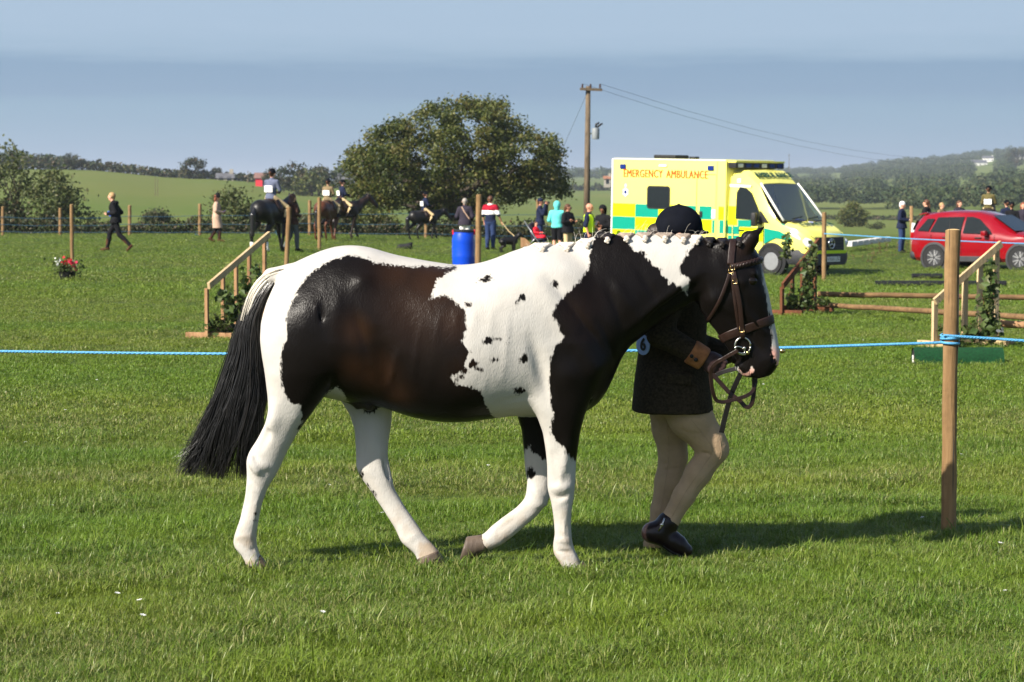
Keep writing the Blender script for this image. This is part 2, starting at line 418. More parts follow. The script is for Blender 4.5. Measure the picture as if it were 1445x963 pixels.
# near hind leg
nhl = [(406, 377), (388, 400), (376, 428), (369, 455), (368, 480), (370.5, 500), (375, 525), (379, 560), (380, 580), (375, 598), (363, 621), (352, 637), (347.5, 650), (348.5, 672), (346, 700), (338, 735), (330.5, 755), (328, 768), (333, 778), (341, 786), (347, 800)]
nhr = [(520, 377), (525, 430), (520, 480), (500, 512), (478, 535), (453, 566), (431, 596), (420, 611), (407, 634), (391, 668), (377, 690), (369, 713), (364, 738), (361, 757), (362, 772), (366, 784), (372, 800)]
YN = YC-.11
F.loft(Q(400, 377, YN), Q(400, 800, YN), q(nhl, YN), q(nhr, YN),
       [(0, .02), (.06, .09), (.14, .13), (.24, .145), (.33, .125), (.42, .092), (.50, .066), (.56, .052), (.63, .050), (.70, .041), (.78, .031), (.84, .031), (.90, .041), (.95, .034), (1, .040)],
       [(0, YC-.10), (.2, YC-.13), (.35, YC-.145), (.5, YC-.135), (.65, YC-.11), (1, YC-.09)], k=.035, n=2.2, smooth=7)
# far hind leg
fhl = [(440, 460), (448, 510), (463, 551), (478, 567), (492, 588), (499, 610), (501, 638), (502, 658), (506, 672), (518, 688), (530, 705), (543, 724), (558, 747), (566, 765), (577, 774), (586, 781), (590, 792)]
fhr = [(580, 460), (575, 520), (560, 560), (552, 580), (551, 601), (547, 626), (546, 645), (551, 669), (556, 691), (571, 716), (587, 738), (600, 757), (611, 768), (619, 777), (624, 792)]
YF = YC+.02
F.loft(Q(520, 460, YF), Q(560, 800, YF), q(fhl, YF), q(fhr, YF),
       [(0, .13), (.2, .11), (.33, .082), (.45, .060), (.53, .052), (.62, .050), (.7, .036), (.78, .030), (.86, .033), (.93, .040), (.97, .037), (1, .04)],
       [(0, YC+.13), (.3, YC+.115), (.6, YC+.06), (1, YC+.0)], k=.03, n=2.2, smooth=7)
# near foreleg
nfl = [(735, 480), (738, 530), (745, 566), (757, 585), (766, 610), (770, 635), (772, 656), (772.5, 690), (777, 706), (780, 722), (782, 740), (783, 755), (780.5, 768), (781, 782), (788, 792), (795, 803)]
nfr = [(845, 480), (845, 520), (836, 560), (825, 584), (819, 607), (815, 635), (812.5, 655), (812, 680), (809.5, 705), (806.5, 720), (806, 742), (807, 762), (811, 777), (817, 788), (822, 803)]
YN2 = YC-.10
F.loft(Q(790, 480, YN2), Q(800, 806, YN2), q(nfl, YN2), q(nfr, YN2),
       [(0, .085), (.2, .092), (.32, .078), (.45, .056), (.56, .046), (.66, .044), (.70, .042), (.75, .034), (.82, .029), (.88, .036), (.93, .036), (.97, .036), (1, .043)],
       [(0, YC-.135), (.3, YC-.13), (.65, YC-.10), (1, YC-.085)], k=.045, n=2.2, smooth=7)
# far foreleg: forearm, then the folded cannon
YF2 = YC+.11
ffl = [(715, 520), (722, 560), (730, 588), (736, 607), (739, 636), (741, 662), (744, 680), (742, 700), (741, 712)]
ffr = [(810, 520), (803, 560), (795, 590), (785, 620), (780, 650), (778, 680), (777, 697), (771, 713)]
F.loft(Q(760, 520, YF2), Q(757, 716, YF2), q(ffl, YF2), q(ffr, YF2),
       [(0, .09), (.25, .085), (.5, .058), (.75, .047), (1, .043)], [(0, YC+.14), (1, YC+.10)], k=.04, n=2.2, smooth=7)
cl_ = [(752, 690), (741, 704), (728, 717), (707, 732), (693, 743), (684, 752), (674, 758)]
cl2 = [(776, 698), (771, 712), (757, 729), (737, 746), (720, 760), (708, 768.5), (694, 775), (682, 781)]
YF3 = YC+.09
F.loft(Q(768, 694, YF3), Q(676, 772, YF3), q(cl_, YF3), q(cl2, YF3),
       [(0, .044), (.2, .040), (.4, .030), (.6, .030), (.75, .037), (.9, .036), (1, .036)], [(0, YC+.10), (1, YC+.08)], k=.025, n=2.2, smooth=7)
# dock of the tail
F.cone(P(408, 386, YC), P(383, 390, YC), .040, .034, .03); F.cone(P(383, 390, YC), P(362, 410, YC), .032, .024, .015); F.cone(P(362, 410, YC), P(352, 436, YC), .024, .016, .01)
# ears (near and far), leaf shaped and hollowed towards the front
for sy in (-1, 1):
    b0 = P(1051, 351, YC+sy*.048); b1 = P(1062, 336, YC+sy*.056); b2 = P(1078.5, 319.5, YC+sy*.058)
    if sy > 0: b1 = P(1056, 336, YC+sy*.06); b2 = P(1066, 325, YC+sy*.066)
    F.cone(b0, b1, .036, .031, .02, sq=(1, .72, 1)); F.cone(b1, b2, .029, .004, .008, sq=(1, .6, 1))
    c_ = b1*.65+b2*.35
    F.carve((c_.x+.022, c_.y+sy*-.004, c_.z-.013), .016, .008, sq=(1.0, .7, 1.3))
# --- muscles and bones of the near side and, mirrored, the far side
def both(fn, px, py, hw, amp, *a):
    a = (amp*1.3,)+a
    for sy in (-1, 1):
        p = P(px, py, YC-hw); fn((p.x, YC+sy*hw, p.z), *a)
def seg(px0, py0, px1, py1, hw0, hw1, amp, sig, sides=(-1, 1)):
    amp *= 1.7
    for sy in sides:
        a = P(px0, py0, YC-hw0); b = P(px1, py1, YC-hw1)
        F.ridge((a.x, YC+sy*hw0, a.z), (b.x, YC+sy*hw1, b.z), amp, sig)
both(F.bump, 512, 392, .24, .011, .05)            # point of hip
both(F.bump, 480, 500, .22, .014, .07)             # stifle
both(F.bump, 440, 440, .22, .012, .09)             # quarters
seg(452, 430, 462, 545, .26, .18, -.010, .020)     # groove of the hamstring
seg(418, 420, 425, 540, .22, .17, -.007, .022)
seg(530, 480, 560, 570, .26, .22, -.014, .045)     # flank
seg(560, 400, 600, 520, .28, .30, -.004, .05)
both(F.bump, 838, 520, .17, .016, .055)            # point of shoulder
both(F.bump, 800, 530, .21, .012, .055)            # triceps
seg(755, 400, 838, 520, .19, .2, .010, .035)       # shoulder blade
seg(775, 395, 850, 495, .19, .17, -.008, .025)
seg(750, 480, 775, 560, .25, .2, -.010, .028)      # behind the elbow
seg(845, 455, 872, 520, .16, .10, -.008, .02)
seg(915, 448, 985, 400, .10, .08, -.008, .016)     # jugular groove
seg(880, 470, 985, 385, .12, .085, .006, .025)
both(F.bump, 1048, 399, .10, .006, .022)           # brow above the eye
both(F.bump, 1066, 386, .085, .010, .018)
both(F.bump, 1008, 425, .088, .012, .045)          # cheek
seg(1040, 425, 1078, 470, .085, .055, .008, .014)  # facial crest
seg(1050, 460, 1075, 500, .06, .05, -.006, .018)
seg(1040, 400, 1000, 450, .092, .080, -.004, .02)
for sy in (-1, 1):
    p = P(1090, 507, YC-.045); F.bump((p.x, YC+sy*.043, p.z), .010, .020)
    F.carve((p.x+.002, YC+sy*.052, p.z), .011, .008, sq=(.75, 1, 1.4))
    p = P(1065, 527, YC); F.ridge((p.x-.02, YC+sy*.045, p.z+.025), (p.x+.02, YC+sy*.035, p.z-.01), -.006, .007)
for k in range(6): seg(600+24*k, 415+3*k, 578+26*k, 560-2*k, .295-.004*k, .27, .0016, .013)   # ribs
seg(700, 575, 745, 560, .23, .2, -.006, .014); seg(560, 500, 545, 560, .27, .22, .006, .018); seg(600, 570, 690, 560, .2, .22, .003, .008)
seg(868, 400, 905, 460, .13, .10, .006, .022); seg(850, 380, 880, 470, .15, .12, -.005, .02); seg(900, 380, 930, 430, .11, .09, -.004, .02)
seg(478, 420, 470, 500, .26, .24, .006, .03); seg(500, 440, 520, 500, .26, .25, -.006, .025); seg(820, 470, 800, 520, .2, .2, -.006, .02)
seg(1000, 400, 1012, 440, .085, .08, .005, .014); seg(1022, 440, 1052, 470, .075, .06, -.005, .012); seg(1055, 430, 1068, 480, .07, .05, .003, .007); seg(1045, 440, 1062, 490, .07, .052, .003, .006)
for k in range(5): seg(796+9*k, 436+7*k, 806+10*k, 505+4*k, .205-.008*k, .205-.012*k, .0035, .009); seg(801+9*k, 438+7*k, 811+10*k, 507+4*k, .205-.008*k, .205-.012*k, -.0035, .008)   # fan of the shoulder
seg(822, 545, 835, 575, .17, .13, -.009, .012); seg(795, 560, 800, 610, .17, .15, .006, .018); seg(812, 575, 806, 640, .15, .14, -.004, .010)
seg(452, 410, 456, 520, .27, .22, -.006, .009); seg(447, 410, 450, 520, .27, .22, .005, .010)
# leg bones and tendons
def legseg(x0, y0, x1, y1, Y, amp, sig): F.ridge(P(x0, y0, Y), P(x1, y1, Y), amp*2.5, sig)
legseg(350, 648, 366, 672, YC-.165, .010, .018); legseg(362, 640, 385, 600, YC-.175, -.008, .018)
legseg(352, 690, 343, 735, YC-.135, -.006, .009); legseg(366, 690, 356, 740, YC-.13, .003, .008)
legseg(357, 655, 380, 660, YC-.16, .006, .02); legseg(395, 560, 375, 620, YC-.19, .008, .03)
legseg(505, 660, 530, 668, YC+.035, .008, .02); legseg(540, 648, 548, 690, YC+.04, -.008, .012); legseg(515, 690, 560, 755, YC+.04, -.004, .008)
legseg(520, 600, 530, 640, YC+.045, .008, .03); legseg(536, 690, 570, 745, YC+.035, .003, .008)
legseg(779, 690, 803, 688, YC-.145, .008, .018); legseg(786, 720, 787, 762, YC-.13, -.005, .007); legseg(780, 640, 781, 690, YC-.16, -.005, .01)
legseg(800, 615, 796, 670, YC-.165, .006, .018); legseg(781, 702, 806, 702, YC-.14, -.005, .008); legseg(797, 720, 796, 760, YC-.125, .003, .006)
legseg(752, 690, 765, 705, YC+.06, .006, .016); legseg(740, 722, 700, 752, YC+.055, -.004, .008)
legseg(334, 757, 352, 757, YC-.125, .006, .010); legseg(338, 772, 360, 776, YC-.12, -.004, .006); legseg(784, 762, 803, 764, YC-.12, .006, .010); legseg(786, 778, 808, 780, YC-.12, -.004, .006)
legseg(572, 764, 590, 754, YC-.02, .002, .014); legseg(352, 640, 357, 655, YC-.16, .006, .010); legseg(346, 665, 362, 690, YC-.14, -.004, .007); legseg(790, 640, 792, 685, YC-.155, .004, .008); legseg(804, 700, 790, 712, YC-.135, .004, .007)
hv, hf = F.mesh()
HBVH = bvh_of(hv, hf)
def hcast(px, py):
    """where the line of sight of a traced photo pixel meets the horse"""
    o_ = Vector((0, 0, CAM_H)); d_ = (P(px, py, 9.0)-o_).normalized()
    r = HBVH.ray_cast(o_, d_); return r[0], r[1]
def trace(l):
    out = []
    for a, b in l:
        h = hcast(a, b)[0]
        if h is None: h = P(a, b, YC)
        out.append((h.x, h.z))
    return out
X_, Y_, Z_ = hv[:, 0], hv[:, 1], hv[:, 2]
near = Y_ < YC+.005
flank = trace([(492, 361.5), (476, 363), (461, 371), (446, 380), (433, 391), (425, 401), (417.6, 414.7), (411, 428), (406, 442), (405, 460), (404, 478), (400, 491), (398, 501.5), (395.5, 515), (396, 529), (397, 540), (400, 551), (405, 562), (412, 570), (418, 571), (423.5, 573), (425, 582), (427, 590), (421, 606), (434, 600), (462, 555), (476, 546), (485, 556), (497, 574), (515, 582), (540, 584), (556, 585), (575, 592), (611, 600), (642, 603), (670, 600), (699, 595), (698, 588), (691, 581), (687, 574), (683, 566), (680, 557), (676.6, 550), (660, 546), (645, 543), (639, 538), (636, 532), (645, 527), (652, 522), (657, 510), (664, 498), (658, 490), (653, 482), (657, 465), (657, 444), (652, 436), (645, 429), (638, 422), (630, 418), (618, 419), (606, 423), (612, 410), (617, 395), (630, 386), (646, 379), (642, 376), (626, 377.5), (611, 376), (595, 376), (580, 377.5), (566, 374), (552, 375.5), (541, 372), (532, 373), (525, 369), (516, 365), (505, 362)])
shoulder = trace([(836, 347), (833, 360), (831, 372), (829, 382), (822, 390), (817, 399), (808, 405), (798, 416), (790, 424), (785, 432), (780, 441), (779, 449), (787, 454), (789, 464), (795, 476), (788, 485), (781, 494), (777, 506), (775, 520), (774, 537), (775, 554), (778, 568), (781, 582), (778, 600), (777, 613), (786, 622), (793, 630), (798, 637), (803, 643), (813, 651)]) + \
    q([(840, 655), (860, 600), (900, 560), (960, 560), (1130, 560), (1130, 300), (1000, 300), (845, 318)])
neckw = trace([(884, 334), (887, 342), (889, 348), (896, 355), (911, 357), (909, 364), (919, 369), (923, 378), (932, 380), (934, 388), (940, 392), (944, 401), (950, 397), (956, 406), (962, 404), (969, 417), (972, 405), (973, 393), (960, 388), (958, 380), (963, 370), (969, 361), (974, 350), (978, 346), (984, 340), (990, 336)])+q([(990, 310), (884, 310)])
fl_ = poly_sdf(X_, Z_, flank); sh_ = poly_sdf(X_, Z_, shoulder); nw_ = poly_sdf(X_, Z_, neckw)
blk = np.maximum(fl_, np.minimum(sh_, -nw_))
spots = [(686, 394, 9, 4.2, 15), (736, 421, 7, 4, 40), (730, 427, 5, 3, 40), (660.5, 430.5, 4.5, 3.2, 10), (785, 401, 4.5, 4.5, 0), (690, 481, 7, 5.5, 20), (739, 506, 5, 8, -15), (697, 508, 4, 3, 0), (668, 514, 7, 4, 20), (676, 521, 5, 3, -30), (655, 524, 6, 4, 20), (650, 533, 6, 4, 10), (733, 552, 8, 5, 0), (716, 484, 3, 1.6, 0), (719, 478, 2, 1.5, 0), (704, 479, 1.8, 1.4, 0), (510, 671, 2.5, 4.5, 0), (519, 690, 4, 8, 40), (361, 724, 2, 1.5, 0), (358, 735, 2, 1.5, 0)]
for (a, b, rx, rz, an) in spots:
    h = hcast(a, b)[0]
    if h is None: continue
    s_ = (h.y)/FPX; c1, s1 = math.cos(R(an)), math.sin(R(an))
    dx, dz = (X_-h.x), (Z_-h.z); ex, ez = dx*c1+dz*s1, -dx*s1+dz*c1
    e = (1-np.sqrt((ex/(rx*s_))**2+(ez/(rz*s_))**2))*min(rx, rz)*s_
    e = np.where(np.abs(Y_-h.y) < .10, e, -1); blk = np.maximum(blk, e)
# legs: each by its own side
low = Z_ < .80
def legmask(poly, Y): return poly_sdf(X_, Z_, q(poly, Y))
farfore = legmask([(700, 560), (728, 585), (738, 640), (744, 634), (749, 629), (753, 640), (757, 641), (764, 647), (771, 650), (790, 650), (800, 560)], YC+.06)
nearfar = (X_ > P(690, 600, YC).x) & (Z_ < P(700, 588, YC+.08).z)
blk = np.where(nearfar & ~near, np.maximum(farfore, -1), blk)
ch = P(749, 668, YC+.05); e = (1-np.sqrt(((X_-ch.x)/.018)**2+((Z_-ch.z)/.026)**2))*.018
blk = np.where(nearfar & ~near, np.maximum(blk, e), blk)
farhind = (X_ < P(600, 600, YC).x) & (Z_ < P(500, 566, YC+.1).z) & (Y_ > YC+.03)
blk = np.where(farhind, np.minimum(blk, fl_)*0-.05, blk)
nh = (X_ < P(470, 600, YC).x) & (Z_ < P(420, 606, YC-.1).z) & (Y_ < YC+.02)
blk = np.where(nh, np.minimum(blk, -.004), blk)
for (a, b, rx, rz, Y0) in ((510, 671, 2.5, 4.5, YC+.03), (518, 688, 3, 4, YC+.03), (526, 699, 4, 6, YC+.03), (361, 724, 2, 1.6, YC-.12), (358, 735, 2, 1.6, YC-.12)):
    h = P(a, b, Y0); s_ = Y0/FPX; e = (1-np.sqrt(((X_-h.x)/(rx*s_))**2+((Z_-h.z)/(rz*s_))**2))*min(rx, rz)*s_
    blk = np.where(np.abs(Y_-Y0) < .07, np.maximum(blk, e), blk)
# white blaze down the front of the face, pink snip and lip
hx0, hz0 = Q(1072, 362, YC); hx1, hz1 = Q(1100, 503, YC)
fr = np.array(q(front)); 
fx = np.interp(-Z_, -fr[:, 1][np.argsort(-fr[:, 1])], fr[:, 0][np.argsort(-fr[:, 1])])
depth = fx-X_                                       # how far behind the profile line
zt, zb = P(0, 376, YC).z, P(0, 512, YC).z
tb = np.clip((zt-Z_)/(zt-zb), 0, 1)
wl_ = np.interp(tb, [0, .12, .3, .5, .68, .8, .9, 1], [0, .014, .017, .018, .022, .032, .040, .01])
blaze = np.where((Z_ < zt) & (Z_ > zb-.01) & (X_ > P(1040, 400, YC).x), wl_-np.maximum(depth, 0)*1.0, -1)
blk = np.minimum(blk, np.where(blaze > -.02, -blaze, 1))
lp = P(1049, 520, YC); e = .024-np.sqrt((X_-lp.x)**2+((Z_-lp.z)*1.2)**2); e = np.maximum(e, -.1)
e2 = np.where((X_ < P(1064, 520, YC).x) & (Z_ < P(1064, 512, YC).z) & (X_ > P(1034, 520, YC).x), .008-np.abs(np.sqrt((X_-lp.x)**2+((Z_-lp.z-.004)*1.1)**2)-.033)-np.maximum(Z_-lp.z, 0)*.8, -1)
blk = np.minimum(blk, np.where(e2 > -.01, -e2, 1))
pk = np.zeros(len(hv))
for (a, b, r_) in ((1089, 500, .030), (1058, 526, .022), (1050, 529, .018), (1046, 521, .012), (1096, 512, .015)):
    h = P(a, b, YC); pk = np.maximum(pk, np.clip(1.4-np.sqrt((X_-h.x)**2+(Z_-h.z)**2)/r_, 0, 1))
brown = np.zeros(len(hv))
for (a, b, r_, s_) in ((590, 430, .17, .75), (610, 400, .13, 1.0), (505, 465, .07, .9), (640, 450, .10, .8), (560, 385, .10, .8), (530, 530, .09, 1.0), (560, 560, .07, .7), (660, 520, .1, .3), (820, 440, .1, .3), (1050, 350, .05, .4), (500, 520, .06, .9)):
    h = P(a, b, YC-.25); brown = np.maximum(brown, s_*np.exp(-((X_-h.x)**2+(Z_-h.z)**2)/r_**2))
# brown shade just under the dock
h = P(392, 397, YC-.02); 
def coat_material():
    m = bpy.data.materials.new('horse_coat'); m.use_nodes = True; n = m.node_tree.nodes; l = m.node_tree.links; b = n['Principled BSDF']
    def attr(nm): a = n.new('ShaderNodeAttribute'); a.attribute_name = nm; return a.outputs['Fac']
    t = n.new('ShaderNodeTexCoord')
    def noise(sc, st, det=3):
        mp_ = n.new('ShaderNodeMapping'); mp_.inputs['Scale'].default_value = st; l.new(t.outputs['Object'], mp_.inputs[0])
        x = n.new('ShaderNodeTexNoise'); x.inputs['Scale'].default_value = sc; x.inputs['Detail'].default_value = det; l.new(mp_.outputs[0], x.inputs['Vector']); return x.outputs['Fac']
    def math_(op, a, b_=None, c=None):
        x = n.new('ShaderNodeMath'); x.operation = op
        for i, y in enumerate((a, b_, c)):
            if y is None: continue
            if isinstance(y, (int, float)): x.inputs[i].default_value = y
            else: l.new(y, x.inputs[i])
        return x.outputs[0]
    hair = noise(95, (1, 1, .38), 5); clump = noise(34, (1, 1, .8), 3)
    e = math_('ADD', attr('black'), math_('MULTIPLY', math_('SUBTRACT', hair, .5), .038))
    e = math_('ADD', e, math_('MULTIPLY', math_('SUBTRACT', clump, .5), .020))
    mr = n.new('ShaderNodeMapRange'); mr.inputs['From Min'].default_value = -.0042; mr.inputs['From Max'].default_value = .0042; l.new(e, mr.inputs['Value'])
    fine = noise(60, (1, 1, .3), 5)
    bw = n.new('ShaderNodeMix'); bw.data_type = 'RGBA'; bw.inputs['A'].default_value = (.0048, .0037, .0033, 1); bw.inputs['B'].default_value = (.022, .0105, .0055, 1)
    l.new(attr('brown'), bw.inputs['Factor'])
    ww = n.new('ShaderNodeMix'); ww.data_type = 'RGBA'; ww.inputs['A'].default_value = (.395, .368, .328, 1); ww.inputs['B'].default_value = (.485, .470, .442, 1); l.new(noise(9, (1, 1, 1), 4), ww.inputs['Factor'])
    gr = n.new('ShaderNodeMix'); gr.data_type = 'RGBA'; gr.inputs['B'].default_value = (.36, .29, .22, 1); l.new(ww.outputs['Result'], gr.inputs['A'])
    dirt = n.new('ShaderNodeMapRange'); dirt.inputs['From Min'].default_value = .42; dirt.inputs['From Max'].default_value = .70; l.new(noise(16, (1, 1, 1), 5), dirt.inputs['Value'])
    l.new(math_('MULTIPLY', dirt.outputs[0], attr('leg')), gr.inputs['Factor'])
    pkm = n.new('ShaderNodeMix'); pkm.data_type = 'RGBA'; pkm.inputs['B'].default_value = (.62, .33, .26, 1); l.new(gr.outputs['Result'], pkm.inputs['A']); l.new(attr('pink'), pkm.inputs['Factor'])
    fin = n.new('ShaderNodeMix'); fin.data_type = 'RGBA'; l.new(pkm.outputs['Result'], fin.inputs['A']); l.new(bw.outputs['Result'], fin.inputs['B']); l.new(mr.outputs[0], fin.inputs['Factor'])
    l.new(fin.outputs['Result'], b.inputs['Base Color'])
    rr = n.new('ShaderNodeMapRange'); rr.inputs['To Min'].default_value = .62; rr.inputs['To Max'].default_value = .33; l.new(mr.outputs[0], rr.inputs['Value'])
    l.new(math_('ADD', rr.outputs[0], math_('MULTIPLY', math_('SUBTRACT', fine, .5), .12)), b.inputs['Roughness'])
    b.inputs['Specular IOR Level'].default_value = .12
    b.inputs['Sheen Weight'].default_value = .0; b.inputs['Sheen Roughness'].default_value = .4
    bp = n.new('ShaderNodeBump'); bp.inputs['Strength'].default_value = .45; bp.inputs['Distance'].default_value = .006
    hh = math_('ADD', math_('MULTIPLY', noise(210, (1, 1, .35), 3), .5), math_('MULTIPLY', noise(22, (1, 1, .8), 3), .9))
    l.new(hh, bp.inputs['Height']); l.new(bp.outputs[0], b.inputs['Normal'])
    return m
COAT = coat_material()
hbody = obj('body', hv, hf, COAT, HB, True, True)
def fattr(o, name, val):
    a = o.data.attributes.new(name, 'FLOAT', 'POINT'); a.data.foreach_set('value', np.asarray(val, dtype=np.float32))
fattr(hbody, 'black', blk); fattr(hbody, 'pink', pk); fattr(hbody, 'brown', brown)
fattr(hbody, 'leg', np.clip((.50-Z_)/.36, 0, 1)**1.5*.8+np.clip((.15-Z_)/.10, 0, 1)*.9)
# ------------------------------------------------------------------ horse: tail, mane, hooves, eyes
RNG = np.random.default_rng(7)
def strands(name, paths, r0, r1, material, parent, n=3):
    """many hairs as thin tapered tubes in one mesh; paths (S, M, 3)"""
    paths = np.asarray(paths, float); S, M, _ = paths.shape
    t = np.gradient(paths, axis=1); t /= np.linalg.norm(t, axis=2, keepdims=True)+1e-9
    up = np.zeros_like(t); up[..., 1] = 1
    u = np.cross(t, up); u /= np.linalg.norm(u, axis=2, keepdims=True)+1e-9; w = np.cross(t, u)
    rr = (r0+(r1-r0)*np.linspace(0, 1, M)**1.5)[None, :, None]
    V = np.stack([paths+rr*(u*math.cos(2*math.pi*k/n)+w*math.sin(2*math.pi*k/n)) for k in range(n)], 2)
    idx = np.arange(S*M*n).reshape(S, M, n); f = []
    for k in range(n):
        k2 = (k+1) % n
        f.append(np.stack([idx[:, :-1, k], idx[:, :-1, k2], idx[:, 1:, k2], idx[:, 1:, k]], -1).reshape(-1, 4))
    return obj(name, V.reshape(-1, 3), np.concatenate(f), material, parent, True, True)
HAIR_B = mat('black_horsehair', (.009, .008, .008), rough=.28, var=.3, scale=30, spec=.6); HAIR_G = mat('grey_brown_horsehair', (.03, .025, .022), rough=.3, var=.3, scale=30, spec=.6)
HAIR_W = mat('white_horsehair', (.74, .69, .60), rough=.5, var=.15, scale=30)
def cr_paths(ctrl, M):
    """Catmull-Rom on arrays (S, K, 3) -> (S, M, 3)"""
    S, K, _ = ctrl.shape; out = np.zeros((S, M, 3))
    for i in range(M):
        t = i/(M-1)*(K-1); k = min(int(t), K-2); f = t-k
        p0, p1, p2, p3 = ctrl[:, max(k-1, 0)], ctrl[:, k], ctrl[:, k+1], ctrl[:, min(k+2, K-1)]
        out[:, i] = .5*(2*p1+(p2-p0)*f+(2*p0-5*p1+4*p2-p3)*f*f+(3*p1-p0-3*p2+p3)*f**3)
    return out
def row(y, xl, xr, u, v, dep, jit):
    x = xl+(xr-xl)*u+jit
    pts = np.array([tuple(P(float(a), float(b), YC)) for a, b in zip(x, y)])
    pts[:, 1] += v*dep*np.sqrt(np.clip(1-(2*u-1)**2, .05, 1)); return pts
S = 1350
u = RNG.random(S); u = np.clip(u+.04*np.sin(u*60), 0, 1); v = RNG.uniform(-1, 1, S); g = RNG.normal(0, 1, S)
drt = np.array([(398, 388), (384, 391), (370, 400), (360, 414), (353, 434)]); rt = RNG.random(S)
rx = np.interp(rt, np.linspace(0, 1, 5), drt[:, 0]); ry = np.interp(rt, np.linspace(0, 1, 5), drt[:, 1])
root = np.array([tuple(P(a, b, YC)) for a, b in zip(rx, ry)]); root[:, 1] += v*.022; root[:, 2] += RNG.normal(0, .006, S)
one = np.ones(S)
clump = RNG.normal(0, 1, 44)[(u*43).astype(int)]
cph = RNG.uniform(0, 6.28, 44)[(u*43).astype(int)]
ends = 1-.42*np.abs(RNG.normal(0, 1, S))*RNG.random(S)
c1 = row(408+(rt*32), 352, 376, u, v, .030, g*1.0)
ctrl = np.stack([root, .5*root+.5*row(432*one, 341, 366, u, v, .035, g), row(462*one, 335, 364, u, v, .040, g*1.5), row(505*one, 323, 368, u, v, .048, g*2+2.5*np.sin(cph)), row(555*one, 303, 372, u, v, .055, g*2.5+clump*2+4*np.sin(cph+1.6)), row(605*one, 280, 366, u, v, .06, g*3+clump*4+5*np.sin(cph+3.4)), row(640+30*(ends-.9), 264, 358, u, v, .06, g*4+clump*5.5+6*np.sin(cph+4.6)), row(676+70*(ends-1.0)-10*np.abs(u-.6)+clump*2, 254, 350, u, v, .055, g*5+clump*7+6*np.sin(cph+5.8))], 1)
tail = strands('tail', cr_paths(ctrl, 18), .0021, .0007, HAIR_B, HB); tail['kind'] = 'stuff'
k_ = RNG.choice(S, 40, replace=False); pale = strands('pale_tail_strands', cr_paths(ctrl[k_]+RNG.normal(0, .006, (40, 1, 3)), 18), .0013, .0005, HAIR_G, HB); pale['kind'] = 'stuff'
# pale hair over the dock
S2 = 620
u2 = RNG.random(S2); v2 = RNG.uniform(-1, .6, S2); st = RNG.random(S2)*.55
base = np.array([(408, 378), (392, 379), (376, 385), (363, 397), (353, 413), (346, 432), (341, 452)]); off = u2*17-1
def dk(t):
    t = np.clip(t, 0, 1)*6; x = np.interp(t, range(7), base[:, 0]); y = np.interp(t, range(7), base[:, 1])
    x = x+off*np.interp(t, [0, 3, 6], [.1, .8, .9]); y = y+off*np.interp(t, [0, 3, 6], [1.0, .55, .2])
    p = np.array([tuple(P(a, b, YC)) for a, b in zip(x, y)]); p[:, 1] += v2*.034*np.sqrt(np.clip(1-(u2*1.0)**2, .1, 1))-.006; return p
L2 = np.clip(.35+RNG.random(S2)*.40-u2*.18, .2, .75)
ctrl2 = np.stack([dk(st+L2*k/5) for k in range(6)], 1)
obj_w = strands('tail_top_hair', cr_paths(ctrl2, 12), .0024, .0008, HAIR_W, HB); obj_w['label'] = 'white hair on top of the dock'; obj_w['kind'] = 'stuff'
# hooves
HOOF = mat('hoof_horn', lin(88, 76, 66), rough=.5, var=.35, scale=18, bump=.3, stretch=(1, 1, .25))
def hoof(top, bot, rt_, rb_, cutn=None, cutp=None, sq=(1.08, .92, 1)):
    top = Vector(top); bot = Vector(bot); lo = [min(a, b)-.12 for a, b in zip(top, bot)]; hi = [max(a, b)+.12 for a, b in zip(top, bot)]
    f = Field(lo, hi, .005); f.cone(top, bot, rt_, rb_, .01, sq)
    sl_, X, Y, Z = f.sub(lo, hi)
    if cutn is None: f.d[sl_] = np.maximum(f.d[sl_], (.002-Z+0*X+0*Y))
    else:
        n_ = Vector(cutn).normalized(); f.d[sl_] = np.maximum(f.d[sl_], (X-cutp[0])*n_.x+(Y-cutp[1])*n_.y+(Z-cutp[2])*n_.z)
    t_ = (bot-top).normalized(); f.d[sl_] = np.maximum(f.d[sl_], -((X-top.x)*t_.x+(Y-top.y)*t_.y+(Z-top.z)*t_.z)-.004)
    return f.build('hoof', HOOF, HB)
a = P(357, 789, YC-.09); hoof(a, (a.x+.035, a.y, -.02), .036, .056)
a = P(812, 800, YC-.085); hoof(a, (a.x+.03, a.y, -.02), .038, .058)
a = P(604, 783, YC+.0); hoof(a, (a.x+.03, a.y, a.z-.08), .046, .060, (0.10, 0, -1), (a.x, a.y, max(.0, a.z-.066)))
a = P(683, 767, YC+.08); b = P(656, 775, YC+.08); c_ = P(654, 772, YC+.08); hoof(a, b, .037, .050, (-1, 0, .30), c_, sq=(1, .92, 1.05))
# eyes
EYE = mat('dark_eye', (.006, .004, .003), rough=.05, var=.1)
for sy in (-1, 1):
    h, nn_ = hcast(1061, 397)
    c_ = Vector((h.x, YC+sy*(YC-h.y-.008), h.z)); MB().ball(c_, .020, 14, 10, (1.15, .8, 1)).build('eye', EYE, HB, True, True)
